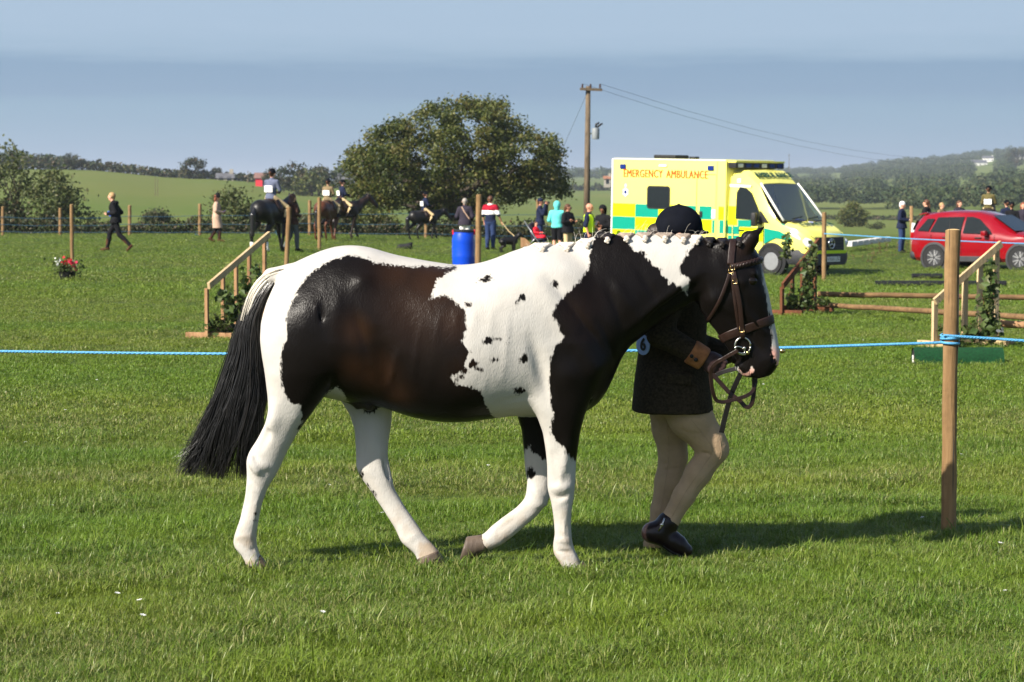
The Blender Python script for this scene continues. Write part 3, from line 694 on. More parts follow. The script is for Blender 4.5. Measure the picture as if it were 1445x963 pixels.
# plaits along the crest
PL_W = mat('plaited_white_mane', (.60, .53, .45), rough=.6, var=.25, scale=60, bump=.5, bscale=160)
PL_B = mat('plaited_black_mane', (.014, .011, .010), rough=.45, var=.3, scale=60, bump=.5, bscale=160)
PL_G = mat('taupe_mane', (.27, .215, .17), rough=.6, var=.3, scale=50, bump=.5, bscale=160)  # greyish brown tone of the hair between crest and knot
def plait(px, py, wpx, kind):
    c_ = P(px, py, YC); s_ = YC/FPX; h, nn_ = hcast(px, py+7)
    if h is None: h = P(px, py+7, YC-.04)
    m0 = {'w': PL_W, 'b': PL_B, 'wb': PL_B, 'g': PL_G}[kind]
    lo = (c_.x-.09, YC-.12, c_.z-.075); hi = (c_.x+.09, YC+.07, c_.z+.045)
    f = Field(lo, hi, .0045); w = wpx*s_
    top_ = Vector((c_.x, YC-.004, c_.z+.006))
    kn = Vector((h.x, h.y-.010, h.z+.004))
    for k in range(5):                                   # hair gathered from the crest into one plait
        a_ = Vector((c_.x+w*(k/4-.5), YC+.0, c_.z-.004-.006*abs(k/2-1))); mid = top_*.7+kn*.3+Vector((w*(k/4-.5)*.55, 0, .004))
        f.cone(a_, mid, .008, .0075, .006); f.cone(mid, kn, .0075, .007, .004)
    o = f.build('mane_plait', m0, HB)
    f2 = Field(kn-Vector((.04, .04, .05)), kn+Vector((.04, .04, .04)), .0035)
    for k in range(4):                                   # rolled-up knot
        f2.ball(kn+Vector((.007*math.sin(k*2.2), -.005, .006-.006*k)), .0102-.001*k, .003, (1, .9, .8))
    f2.build('knot', PL_B if kind == 'b' else PL_W, o)
    return o
for px, py, w, kd in ((765, 346, 34, 'w'), (800, 345, 32, 'w'), (829, 340, 28, 'w'), (857, 333, 30, 'wb'), (884, 331.5, 30, 'g'), (910, 331, 30, 'g'), (938, 331.5, 32, 'g'), (964, 333, 28, 'g'), (983, 335, 20, 'w'), (1001, 338, 20, 'b'), (1019, 339, 18, 'b'), (1043, 338, 9, 'b')):
    o = plait(px, py, w, kd)
    if kd == 'wb': o['label'] = 'black rooted plait with a white knot'
S3 = 46
fx0 = RNG.uniform(740, 1000, S3); fy0 = np.interp(fx0, [740, 798, 838, 890, 1000], [351, 345, 333, 328, 333])
dxx = RNG.normal(4, 8, S3); dyy = -np.abs(RNG.normal(0, 7, S3))-2
p0_ = np.array([tuple(P(a, b+3, YC)) for a, b in zip(fx0, fy0)]); p0_[:, 1] += RNG.normal(-.01, .02, S3)
p2_ = np.array([tuple(P(a+dx, b+dy, YC)) for a, b, dx, dy in zip(fx0, fy0, dxx, dyy)]); p2_[:, 1] = p0_[:, 1]+RNG.normal(0, .02, S3)
p1_ = .5*(p0_+p2_); p1_[:, 2] += .012
strands('mane_wisps', cr_paths(np.stack([p0_, p1_, p2_], 1), 7), .0005, .0002, HAIR_W, HB)['kind'] = 'stuff'
# sheath
f = Field(P(460, 600, YC)-Vector((.05, .12, .1)), P(560, 530, YC)+Vector((.05, .12, .1)), .007)
f.cone(P(492, 552, YC-.02), P(510, 565, YC-.04), .052, .034, .02); f.cone(P(512, 566, YC-.04), P(521, 572, YC-.05), .030, .026, .012); f.cone(P(497, 560, YC-.04), P(505, 574, YC-.045), .026, .014, .015)
f.build('sheath', mat('dark_skin', (.018, .014, .013), rough=.38, var=.3, scale=20), HB)
# ================================================================== bridle
LEA = mat('dark_brown_leather', lin(40, 27, 23), rough=.38, var=.25, scale=25, bump=.15, bscale=120)
LEB = mat('black_webbing', (.010, .009, .009), rough=.6, var=.2, scale=40)
STEEL = mat('bit_steel', (.62, .58, .50), rough=.18, var=.1, metal=1.0); BRASS = mat('bit_brass', (.60, .42, .18), rough=.25, var=.1, metal=1.0)
BR = thing('leather_bridle', 'dark brown leather in-hand bridle with plaited browband on the piebald horse', 'bridle', (P(1048, 488, YC).x, YC, 0.0))
def strap_mesh(mb, pts, nrm, wid, th=.005, off=.0035):
    m = len(pts); vs = []; fs = []
    for i in range(m):
        t = (pts[min(i+1, m-1)]-pts[max(i-1, 0)]).normalized(); n_ = nrm[i].normalized(); b = t.cross(n_).normalized(); c_ = pts[i]+n_*off
        for sb, sn in ((-1, -1), (1, -1), (1, .7), (.8, 1), (-.8, 1), (-1, .7)): vs.append(c_+b*wid/2*sb+n_*th/2*sn)
    for i in range(m-1):
        for k in range(6): fs.append((i*6+k, i*6+(k+1) % 6, (i+1)*6+(k+1) % 6, (i+1)*6+k))
    fs.append(tuple(range(5, -1, -1))); fs.append(tuple((m-1)*6+k for k in range(6))); mb.add(vs, fs)
def on_horse(path, n=14):
    pp = smooth_curve([Vector((a, b, 0)) for a, b in path], n); pts = []; nr = []
    for p in pp:
        h, nn_ = hcast(p.x, p.y)
        if h is None:
            h = P(p.x, p.y, YC); near_ = HBVH.find_nearest(h); h, nn_ = near_[0], near_[1]
        pts.append(h); nr.append(nn_)
    for _ in range(2):
        nr = [(nr[max(i-1, 0)]+nr[i]+nr[min(i+1, n-1)]).normalized() for i in range(n)]
        pts = [pts[0]]+[.25*pts[i-1]+.5*pts[i]+.25*pts[i+1] for i in range(1, n-1)]+[pts[-1]]
    return pts, nr
def mir(pts, nr): return [Vector((p.x, 2*YC-p.y, p.z)) for p in pts], [Vector((p.x, -p.y, p.z)) for p in nr]
def strap(name, path, wid, m=LEA, th=.005, closed=False, off=.0035):
    pts, nr = on_horse(path); p2, n2 = mir(pts, nr)
    mb = MB()
    if closed: strap_mesh(mb, pts+p2[::-1][1:], nr+n2[::-1][1:], wid, th, off)
    else: strap_mesh(mb, pts, nr, wid, th, off)
    o = mb.build(name, m, BR, True, True)
    if not closed:
        mb = MB(); strap_mesh(mb, p2, n2, wid, th, off); mb.build(name, m, BR, True, True)
    return o
strap('headpiece', [(1031, 374), (1032, 360), (1033.5, 348), (1034.5, 339)], .029, closed=True)
pts, nr = on_horse([(1031, 377), (1040, 376), (1052, 373), (1064, 370), (1074, 367)], 22); p2, n2 = mir(pts, nr)
ring_ = [p+n_*.006 for p, n_ in zip(pts+p2[::-1][1:], nr+n2[::-1][1:])]
mb = MB()
for k in range(3):                                        # three-strand plait
    tt = [i*1.15+k*2.094 for i in range(len(ring_))]
    nn2 = nr+n2[::-1][1:]
    mb.tube([p+n_*.003*math.cos(2*t)+Vector((0, 0, .010*math.sin(t))) for p, n_, t in zip(ring_, nn2, tt)], .0062, 6)
mb.build('browband', LEA, BR, True, True)
strap('throatlash', [(1030, 384), (1025, 400), (1017, 420), (1008, 438), (999, 453)], .014, off=.006)
strap('cheekpiece', [(1035, 384), (1038, 400), (1042, 420), (1045, 440), (1047, 460), (1048, 478)], .019, off=.007)
strap('noseband_hanger', [(1032.5, 384), (1034.5, 405), (1037.5, 430), (1040.5, 450), (1043, 466)], .013, off=.004)
strap('noseband', [(1014, 481), (1022, 476.5), (1032, 471.5), (1050, 465), (1070, 458), (1083, 453.5), (1090.5, 450.5)], .037, closed=True, th=.006)
for (a, b) in ((1037, 397), (1033.5, 378), (1031, 383), (1046, 465)):
    h, n_ = hcast(a, b); c_ = h+n_*.011
    mb = MB(); mb.tube([c_+Vector((dx*.009, 0, dz*.010)) for dx, dz in ((-1, -1), (1, -1), (1, 1), (-1, 1), (-1, -1))], .0018, 6); mb.build('buckle', BRASS, BR, True, True)
for sy in (-1, 1):
    h, n_ = hcast(1048, 488); yb = YC+sy*(YC-h.y+.008); c_ = P(1048, 488.5, yb)
    mb = MB(); mb.tube([c_+Vector((.033*math.cos(t), 0, .036*math.sin(t))) for t in np.linspace(0, 2*math.pi, 25)], .0042, 8); mb.build('bit_ring', STEEL, BR, True, True)
    c2_ = P(1044, 494, yb-.004*-sy); mb = MB(); mb.tube([c2_+Vector((.021*math.cos(t), sy*.004, .013*math.sin(t)-.3*.02*math.cos(t))) for t in np.linspace(0, 2*math.pi, 17)], .0034, 8); mb.build('rein_loop', STEEL, BR, True, True)
    c3_ = P(1055, 498, yb); MB().ball(c3_, .0095, 10, 8).build('bit_stud', BRASS, BR, True, True)
a = P(1048, 490, YC); MB().tube([(a.x, YC-.075, a.z), (a.x+.004, YC, a.z-.006), (a.x, YC+.075, a.z)], .007, 8).build('mouthpiece', STEEL, BR, True, True)
def hang(name, pts, wid, m, Y0, Y1, th=.005):
    pp = smooth_curve([Vector((x, y, 0)) for x, y in pts], 4*len(pts)); n_ = len(pp)
    w3 = [P(p.x, p.y, Y0+(Y1-Y0)*i/(n_-1)) for i, p in enumerate(pp)]
    mb = MB(); strap_mesh(mb, w3, [Vector((0.15, -1, .1))]*n_, wid, th, 0); return mb.build(name, m, BR, False, True)
hang('rein', [(1041, 495), (1030, 501), (1020, 507), (1011, 512), (1004, 520), (1003, 530), (1004.5, 545), (1007, 557), (1011, 565), (1018, 567.5), (1027, 566.5), (1044, 562), (1055, 558), (1062, 552), (1066, 540), (1066, 528)], .016, LEA, YC-.075, YC+.07)
hang('rein', [(1005, 528), (1017, 541), (1030, 555), (1044, 566), (1052, 574), (1058, 573.5), (1062, 566), (1064, 550), (1064, 530)], .018, LEA, YC+.05, YC+.06)
hang('lead_rein', [(1050, 520), (1045, 528), (1036, 547), (1030, 563), (1024, 585), (1018, 611)], .022, LEB, YC+.06, YC+.15)
hang('lead_rein', [(1004, 533), (1012, 529), (1021, 525), (1036, 521), (1050, 519)], .018, LEB, YC+.12, YC+.06)
# ================================================================== people
SKIN = mat('skin', lin(214, 160, 134), rough=.55, var=.08, scale=25)
MOUTH = mat('lips', lin(150, 80, 72), rough=.5, var=.05); SCLERA = EYE
STD = dict(hipR=(0, -.09, .93), hipL=(0, .09, .93), kneeR=(.02, -.095, .50), kneeL=(.02, .095, .50), ankR=(-.02, -.10, .085), ankL=(-.02, .10, .085),
           footR=None, footL=None, waist=(0, 0, 1.08), chest=(.01, 0, 1.30), shR=(0, -.18, 1.42), shL=(0, .18, 1.42), neck=(0, 0, 1.47), head=(.025, 0, 1.63),
           elbR=(-.03, -.25, 1.14), elbL=(-.03, .25, 1.14), wrR=(.08, -.24, .90), wrL=(.08, .24, .90), face=0.0, nod=0.0)
def hand_geo(mb, wr, elb, sc, curl=.55, side=1, thumb_up=None):
    """palm and five bent fingers of unequal length"""
    wr = Vector(wr); d = (wr-Vector(elb)).normalized(); up = Vector(thumb_up) if thumb_up else Vector((1, 0, .15)); up = (up-d*up.dot(d)).normalized(); out = d.cross(up).normalized()*side
    pc = wr+d*.045*sc
    mb.tube([wr-d*.01*sc, wr+d*.02*sc, pc+d*.01*sc, wr+d*.085*sc], [.020*sc, .030*sc, .038*sc, .034*sc], 8, True, (.95, up))
    for k, (o_, L) in enumerate(((.026, .072), (.009, .080), (-.009, .074), (-.026, .058))):
        b0 = wr+d*.082*sc+up*o_*sc; dd = d; pts = [b0]
        for j in range(3):
            ang = curl*(j+.6)*.9; dd = (d*math.cos(ang)-out*math.sin(ang)); pts.append(pts[-1]+dd*L*sc/3)
        mb.tube(pts, [.0095*sc, .0092*sc, .0085*sc, .0065*sc], 6)
    t0 = wr+d*.03*sc+up*.030*sc; t1 = t0+(d*.6+up*.75-out*.2).normalized()*.035*sc; t2 = t1+(d*.9+up*.2-out*.5).normalized()*.03*sc
    mb.tube([t0, t1, t2], [.013*sc, .0105*sc, .008*sc], 6)
def person(name, label, base, rz, H=1.72, pose=None, top=None, bottom=None, shoes=None, hair=None, hat=None, group=None, h=.018, skin=SKIN, fat=1.0, curl=.5, gloves=None, build_top=True):
    """top=(mat, hem z, sleeve 0..2, bulk), bottom=(mat, hem z or 'skirt', bulk), shoes=(mat, boot height), hair=(mat, style), hat=(mat, kind)"""
    T = thing(name, label, 'person', base, rz, group)
    J = dict(STD); J.update(pose or {}); sc = H/1.75
    j = {k: (Vector(v)*sc if v is not None and not isinstance(v, float) else v) for k, v in J.items()}
    fa, nod = j['face'], j['nod']
    fwd = Vector((math.cos(fa)*math.cos(nod), math.sin(fa)*math.cos(nod), -math.sin(nod))); lft = Vector((-math.sin(fa), math.cos(fa), 0)); upv = fwd.cross(lft)
    for s_ in 'RL':
        if j['foot'+s_] is None: j['foot'+s_] = j['ank'+s_]+Vector((.17, -.02 if s_ == 'R' else .02, -.055))*sc
    pts = np.array([tuple(v) for v in j.values() if isinstance(v, Vector)]); lo = pts.min(0)-.22; hi = pts.max(0)+.25
    def torso(f, e=0.0, z0=None):
        f.cone(j['hipR']*.8+j['hipL']*.2, j['hipL']*.8+j['hipR']*.2, (.098*fat+e)*sc, (.098*fat+e)*sc, .05, (1.0, 1.1, 1)); hc = (j['hipR']+j['hipL'])/2
        f.cone(hc, j['waist'], (.105*fat+e)*sc, (.100*fat+e)*sc, .05, (1, 1.22, 1)); f.cone(j['waist'], j['chest'], (.100*fat+e)*sc, (.118*fat+e)*sc, .05, (1, 1.28, 1))
        f.cone(j['shR']*.8+j['shL']*.2-Vector((0, 0, .03)), j['shL']*.8+j['shR']*.2-Vector((0, 0, .03)), (.068*fat+e)*sc, (.068*fat+e)*sc, .07)
    def arm(f, s_, e=0.0, upto=2.0):
        f.cone(j['sh'+s_]-Vector((0, 0, .02)), j['elb'+s_], (.050*fat+e)*sc, (.040*fat+e)*sc, .04)
        if upto > 1: f.cone(j['elb'+s_], j['elb'+s_].lerp(j['wr'+s_], min(1, upto-1)), (.040*fat+e)*sc, (.029+e*.8)*sc, .02)
    def leg(f, s_, e=0.0, hem=0.0, flare=0.0):
        f.cone(j['hip'+s_], j['knee'+s_], (.085*fat+e)*sc, (.056*fat+e+flare*.5)*sc, .03)
        c_ = j['knee'+s_].lerp(j['ank'+s_], .35)+Vector((-.012, 0, 0))*sc
        f.cone(j['knee'+s_], c_, (.055*fat+e+flare*.5)*sc, (.053*fat+e+flare*.7)*sc, .03); f.cone(c_, j['ank'+s_], (.052*fat+e+flare*.7)*sc, (.034+e+flare)*sc, .03)
    def foot(f, s_, e=0.0):
        hl = j['ank'+s_]+(j['ank'+s_]-j['foot'+s_]).normalized()*.04*sc-Vector((0, 0, .03))*sc
        f.cone(j['ank'+s_], hl, (.036+e)*sc, (.034+e)*sc, .02); f.cone(hl, j['foot'+s_], (.034+e)*sc, (.030+e)*sc, .02, (1, 1.1, 1)); f.cone(j['ank'+s_], j['foot'+s_], (.036+e)*sc, (.028+e)*sc, .03)
    def hd(x, y, z): return j['head']+(fwd*x+lft*y+upv*z)*sc
    # the body: one continuous figure
    f = Field(lo, hi, h); torso(f, -.008)
    for s_ in 'RL': arm(f, s_, -.004); leg(f, s_, -.004); foot(f, s_, -.004)
    f.cone(j['neck']-Vector((0, 0, .04))*sc, hd(-.02, 0, -.06), .060*sc, .054*sc, .03)
    hf_ = Field([c-.17*sc for c in j['head']], [c+.17*sc for c in j['head']], min(h, .011)); 
    def head(f, e=0.0):
        f.cone(hd(-.02, 0, .03), hd(.0, 0, .025), (.090+e)*sc, (.088+e)*sc, .02, (1, .92, 1)); f.cone(hd(.022, 0, -.035), hd(.035, 0, -.07), (.062+e)*sc, (.042+e)*sc, .04)
    head(hf_); hf_.cone(hd(.085, 0, .012), hd(.104, 0, -.022), .010*sc, .014*sc, .014); hf_.cone(hd(.078, -.016, -.058), hd(.078, .016, -.058), .010*sc, .010*sc, .012)
    hf_.cone(hd(.082, -.035, .028), hd(.082, .035, .028), .010*sc, .010*sc, .02)
    for sy in (-1, 1): hf_.carve(hd(.094, sy*.030, .008), .010*sc, .012); hf_.cone(hd(-.008, sy*.082, -.015), hd(-.014, sy*.090, .018), .012*sc, .016*sc, .006)
    hf_.cone(j['neck'], hd(-.02, 0, -.06), .054*sc, .052*sc, .03)
    v1, f1 = f.mesh(); v2, f2 = hf_.mesh()
    v_ = np.concatenate([v1, v2]); ff = np.concatenate([f1, f2+len(v1)])
    mb = MB()
    if gloves is None:
        for s_, sd in (('R', 1), ('L', -1)): hand_geo(mb, j['wr'+s_], j['elb'+s_], sc, curl, sd)
    body = obj('body', v_, ff, skin, T, True)
    if mb.v:
        bm = bmesh.new(); bm.from_mesh(body.data); vs = [bm.verts.new(p) for p in mb.v]
        for q_ in mb.f: bm.faces.new([vs[i] for i in q_]).smooth = True
        bm.to_mesh(body.data); bm.free()
    for sy in (-1, 1): MB().ball(hd(.080, sy*.030, .010), .0125*sc, 8, 6).build('eye', SCLERA, T, True)
    MB().tube([hd(.083, -.022, -.056), hd(.090, 0, -.055), hd(.083, .022, -.056)], [.004*sc, .007*sc, .004*sc], 6).build('mouth', MOUTH, T, True)
    if top and build_top:
        m_, hem, slv, bulk = top; f = Field(lo, hi, h); torso(f, bulk)
        if hem < .86:                                     # long coat
            hc = (j['hipR']+j['hipL'])/2; kc = (j['kneeR']+j['kneeL'])/2; tt = (.93-hem)/(.93-.50)
            f.cone(hc, hc.lerp(kc, tt), (.13+bulk)*sc, (.15+bulk)*sc, .06, (1.05, 1.25, 1))
            for s_ in 'RL': f.cone(j['hip'+s_], j['hip'+s_].lerp(j['knee'+s_], tt), (.09+bulk)*sc, (.09+bulk)*sc, .05)
        for s_ in 'RL':
            if slv > 0: arm(f, s_, bulk*.8+.006, slv)
        f.cone(j['neck']-Vector((0, 0, .04))*sc, j['neck']+Vector((.0, 0, .015))*sc, (.066+bulk*.5)*sc, (.060+bulk*.3)*sc, .03)
        sl_, X, Y, Z = f.sub(lo, hi); f.d[sl_] = np.maximum(f.d[sl_], np.where((np.abs(Y-j['waist'].y) < .36), hem*sc-Z, -1)+0*X) if hem > .0 else f.d[sl_]
        o = f.build('top', m_, T, False); o.name = {0: 'vest', 1: 'shirt', 2: 'jacket'}.get(int(round(slv)), 'jacket') if hem > .7 else 'coat'
    if bottom:
        m_, hem, bulk = bottom; f = Field(lo, hi, h)
        f.cone(j['hipR']*.8+j['hipL']*.2, j['hipL']*.8+j['hipR']*.2, (.100*fat+bulk)*sc, (.100*fat+bulk)*sc, .05, (1.0, 1.1, 1)); hc = (j['hipR']+j['hipL'])/2; f.cone(hc, hc+Vector((0, 0, .08)), (.108*fat+bulk)*sc, .10*sc, .04, (1, 1.2, 1))
        for s_ in 'RL': leg(f, s_, bulk, 0, bulk*.6)
        if hem > 0: sl_, X, Y, Z = f.sub(lo, hi); f.d[sl_] = np.maximum(f.d[sl_], hem*sc-Z+0*X+0*Y)
        f.build('trousers' if hem < .3 else 'shorts', m_, T, False)
    if shoes:
        m_, bh = shoes
        for s_ in 'RL':
            f = Field([min(j['ank'+s_][k], j['foot'+s_][k], j['knee'+s_][k])-.15 for k in range(3)], [max(j['ank'+s_][k], j['foot'+s_][k], j['knee'+s_][k])+.15 for k in range(3)], min(h, .015)); foot(f, s_, .008)
            if bh > 0: f.cone(j['ank'+s_], j['ank'+s_].lerp(j['knee'+s_], bh), .050*sc, (.052+.020*min(1, bh*1.4))*sc, .02)
            f.build('boot' if bh > 0 else 'shoe', m_, T, False)
    if hair:
        m_, st = hair; f = Field([c-.34*sc for c in j['head']], [c+.2*sc for c in j['head']], min(h, .013))
        f.cone(hd(-.03, 0, .045), hd(-.012, 0, .05), .096*sc, .092*sc, .02, (1, .97, 1))
        if st == 'short': f.cone(hd(-.05, 0, .02), hd(-.055, 0, -.04), .075*sc, .055*sc, .03)
        if st == 'bob':
            for sy in (-1, 0, 1): f.cone(hd(-.05, sy*.05, .03), hd(-.05, sy*.065, -.10), .06*sc, .045*sc, .03)
        if st == 'long':
            for sy in (-1, 0, 1): f.cone(hd(-.05, sy*.05, .03), hd(-.075, sy*.06, -.17), .06*sc, .045*sc, .03)
        if st == 'bun': f.ball(hd(-.13, 0, .03), .045*sc, .015); f.cone(hd(-.05, 0, .02), hd(-.055, 0, -.05), .075*sc, .05*sc, .03)
        if st == 'tail': f.cone(hd(-.11, 0, .04), hd(-.14, 0, -.15), .03*sc, .018*sc, .02); f.cone(hd(-.05, 0, .02), hd(-.055, 0, -.05), .075*sc, .05*sc, .03)
        f.carve(hd(.085, 0, -.03), .072*sc, .01, (1, 1.05, 1.1)); f.build('hair', m_, T, False)
    if hat:
        m_, st = hat; f = Field([c-.3*sc for c in j['head']], [c+.3*sc for c in j['head']], min(h, .013))
        if st == 'helmet':
            f.cone(hd(-.018, 0, .050), hd(-.004, 0, .052), .116*sc, .114*sc, .01, (1, .92, 1)); sl_, X, Y, Z = f.sub(f.lo, f.lo+1)
            c0 = hd(-.01, 0, .022); f.d[sl_] = np.maximum(f.d[sl_], -((X-c0.x)*upv.x+(Y-c0.y)*upv.y+(Z-c0.z)*upv.z))
            f.cone(hd(.10, -.03, .028), hd(.10, .03, .028), .030*sc, .030*sc, .01, (1.6, 1.3, .32)); f.ball(hd(-.012, 0, .166), .012*sc, .004, (1, 1, .8)); f.cone(hd(-.095, 0, .03), hd(-.095, 0, -.01), .025*sc, .02*sc, .03, (1, 2, 1))
        if st == 'beanie':
            f.cone(hd(-.02, 0, .055), hd(-.01, 0, .06), .106*sc, .10*sc, .01); sl_, X, Y, Z = f.sub(f.lo, f.lo+1); c0 = hd(0, 0, .035); f.d[sl_] = np.maximum(f.d[sl_], -((X-c0.x)*upv.x+(Y-c0.y)*upv.y+(Z-c0.z)*upv.z)); f.ball(hd(-.02, 0, .16), .02*sc, .01)
        if st == 'hood':
            f.cone(hd(-.03, 0, .03), hd(-.02, 0, .05), .118*sc, .114*sc, .02); f.cone(hd(-.04, 0, -.02), hd(-.03, 0, -.11), .10*sc, .085*sc, .04); f.carve(hd(.10, 0, -.02), .085*sc, .02, (1, .95, 1.25))
        if st == 'brim':
            f.cone(hd(-.015, 0, .06), hd(-.01, 0, .11), .103*sc, .092*sc, .01); f.cone(hd(-.012, 0, .055), hd(-.010, 0, .056), .165*sc, .165*sc, .01, (1, .95, .10)); f.carve(hd(0, 0, -.04), .09*sc, .01)
        if st == 'cap': f.cone(hd(-.02, 0, .055), hd(-.01, 0, .055), .104*sc, .10*sc, .01); f.cone(hd(.09, -.02, .045), hd(.12, .02, .04), .04*sc, .04*sc, .02, (1.3, 1.2, .25)); f.carve(hd(.05, 0, -.06), .09*sc, .01)
        f.build({'helmet': 'riding_helmet', 'beanie': 'beanie', 'hood': 'hood', 'brim': 'brimmed_hat', 'cap': 'cap'}[st], m_, T, False)
    return T, j, sc
# ================================================================== the handler beside the horse
YHD = 10.28
hb = Vector((P(950, 780, YHD).x, YHD, -.015))
def Lh(px, py, Y): return tuple((P(px, py, Y)-hb)/(1.52/1.75))
yr, yl = YHD-.075, YHD+.085
TWEED = mat('dark_tweed', (.034, .026, .016), rough=.9, var=.45, scale=90, bump=.35, bscale=260, spec=.06)
VELV = mat('navy_velvet', (.0045, .0055, .009), rough=.8, var=.3, scale=20, spec=.06)
JODH = mat('beige_jodhpurs', lin(166, 142, 114), rough=.9, var=.12, scale=10, bump=.5, bscale=30, spec=.1)
BOOTM = mat('brown_black_boot_leather', lin(30, 21, 21), rough=.28, var=.35, scale=14)
GLOVE = mat('dark_brown_glove', lin(58, 42, 42), rough=.55, var=.2, scale=30, bump=.25, bscale=70)
HAIRD = mat('dark_brown_hair', (.022, .014, .010), rough=.5, var=.3, scale=60)
hp = dict(hipR=Lh(955, 558, yr), hipL=Lh(946, 558, yl), kneeR=Lh(1007, 632, yr-.01), kneeL=Lh(950, 650, yl), ankR=Lh(941, 740, yr), ankL=Lh(928, 757, yl),
          footR=Lh(955, 768, yr), footL=Lh(940, 776, yl), waist=Lh(949, 495, YHD), chest=Lh(951, 430, YHD), shR=Lh(948, 392, YHD-.15), shL=Lh(948, 392, YHD+.15), neck=Lh(952, 372, YHD), head=Lh(961, 336, YHD),
          elbR=Lh(933, 470, YHD-.21), elbL=Lh(948, 472, YHD+.19), wrR=Lh(992, 505, YHD-.24), wrL=Lh(1030, 500, YHD-.02), face=0.0)
HT, hj, hs = person('person', 'handler in dark tweed jacket, velvet hat and beige jodhpurs leading the piebald horse', hb, 0.0, 1.52, hp, None, None, None, (HAIRD, 'bun'), (VELV, 'helmet'), h=.010, gloves=True)
# jacket: traced outline, one shell with sleeves
f = Field((P(875, 500, YHD).x, YHD-.36, .55), (P(1045, 500, YHD).x, YHD+.34, 1.36), .008)
jl = [(932, 372), (916, 384), (908, 410), (903, 445), (903, 480), (899, 510), (895, 540), (891.5, 580)]; jr = [(968, 372), (984, 384), (993, 410), (998, 445), (996, 480), (998, 510), (1002, 545), (1006.5, 582)]
f.loft(Q(949, 372, YHD), Q(949, 583, YHD), [Q(a, b, YHD) for a, b in jl], [Q(a, b, YHD) for a, b in jr], [(0, .07), (.07, .165), (.25, .165), (.45, .145), (.6, .14), (.8, .19), (1, .215)], [(0, YHD), (1, YHD)], k=.02, n=2.5, smooth=7)
for sx in (-1, 1):
    sh_ = P(947, 396, YHD+sx*.15); el = P(932, 472, YHD-.215) if sx < 0 else P(950, 474, YHD+.19); wr = P(986, 502, YHD-.24) if sx < 0 else P(1026, 499, YHD-.02)
    f.cone(sh_, el, .068, .058, .05); f.cone(el, wr, .056, .046, .03)
for a, b, c_, d_ in ((905, 500, 898, 575), (925, 520, 920, 580), (950, 500, 952, 578), (975, 510, 985, 580)): f.ridge(P(a, b, YHD-.15), P(c_, d_, YHD-.185), .008, .02); f.ridge(P(a+12, b, YHD-.15), P(c_+12, d_, YHD-.185), -.007, .016)
for a, b, c_, d_ in ((925, 455, 945, 470), (930, 480, 950, 482), (945, 470, 960, 490), (918, 440, 935, 448)): f.ridge(P(a, b, YHD-.265), P(c_, d_, YHD-.275), -.010, .010)
for a, b, c_, d_, am in ((910, 470, 935, 500, -.007), (905, 520, 950, 512, .006), (960, 480, 990, 520, -.006), (955, 530, 958, 580, -.006), (900, 545, 905, 580, .006)): f.ridge(P(a, b, YHD-.14), P(c_, d_, YHD-.18), am, .014)
f.build('jacket', TWEED, HT); MB().box(P(958, 535, YHD-.198), (.11, .012, .045), Euler((0, R(6), 0)), .005).build('pocket_flap', TWEED, HT, False, True)
a = P(967, 490, YHD-.24); b = P(994, 507, YHD-.24)
f = Field(a-Vector((.1, .1, .1)), b+Vector((.1, .1, .1)), .006); f.cone(P(978, 498, YHD-.24), P(990, 505, YHD-.24), .055, .053, .005)
d_ = (P(994, 507, YHD-.24)-P(967, 490, YHD-.24)).normalized(); sl_, X, Y, Z = f.sub(f.lo, f.lo+1); c0 = P(974, 496, YHD-.24); c1_ = P(994.5, 508, YHD-.24)
pr = (X-c0.x)*d_.x+(Y-c0.y)*d_.y+(Z-c0.z)*d_.z; f.d[sl_] = np.maximum(f.d[sl_], np.maximum(-pr, pr-(c1_-c0).length))
f.build('cuff', mat('tan_cuff', lin(150, 100, 62), rough=.8, var=.3, scale=30, bump=.3), HT)
for a, b in ((976, 503), (982, 508)): MB().ball(P(a, b, YHD-.296), .009, 10, 8, (1, .5, 1)).build('cuff_button', mat('black_button', (.01, .01, .01), rough=.3), HT, True, True)
for k, (a, b) in enumerate(((992.5, 449), (995, 472))): MB().ball(P(a, b, YHD-.02), .010, 10, 8, (1, 1, 1)).build('jacket_button', BRASS, HT, True, True)
# jodhpurs
f = Field((P(905, 600, YHD).x, YHD-.24, .03), (P(1045, 600, YHD).x, YHD+.26, 1.0), .008)
def chain(f, l, k=.03):
    for (a, ra), (b, rb) in zip(l[:-1], l[1:]): f.cone(a, b, ra, rb, k)
chain(f, [(P(955, 556, yr), .095), (P(975, 590, yr), .096), (P(1000, 622, yr), .072), (P(1008, 634, yr), .062)]); chain(f, [(P(1008, 634, yr), .061), (P(985, 668, yr), .056), (P(965, 700, yr), .047), (P(944, 737, yr), .040), (P(938, 748, yr), .040)])
chain(f, [(P(944, 556, yl), .105), (P(946, 605, yl), .080), (P(950, 645, yl), .062), (P(944, 680, yl), .062), (P(934, 720, yl), .048), (P(928, 752, yl), .044), (P(925, 768, yl), .050), (P(925, 777, yl), .048)])
f.cone(P(955, 552, yr), P(944, 552, yl), .10, .10, .05)
for a, b, c_, d_ in ((985, 632, 1006, 627), (988, 640, 1004, 641), (984, 626, 1000, 618)): f.ridge(P(a, b, yr-.05), P(c_, d_, yr-.065), -.010, .007)
for a, b, c_, d_ in ((934, 655, 964, 652), (935, 664, 960, 660)): f.ridge(P(a, b, yl-.05), P(c_, d_, yl-.06), -.008, .006)
rgj = random.Random(4)
for k in range(7): t_ = k/6; a_ = 946+12*t_; b_ = 733-15*t_; f.ridge(P(a_-13, b_-3, yr-.03), P(a_+6, b_+5+rgj.uniform(-3, 3), yr-.045), -.005 if k % 2 else .004, .006)
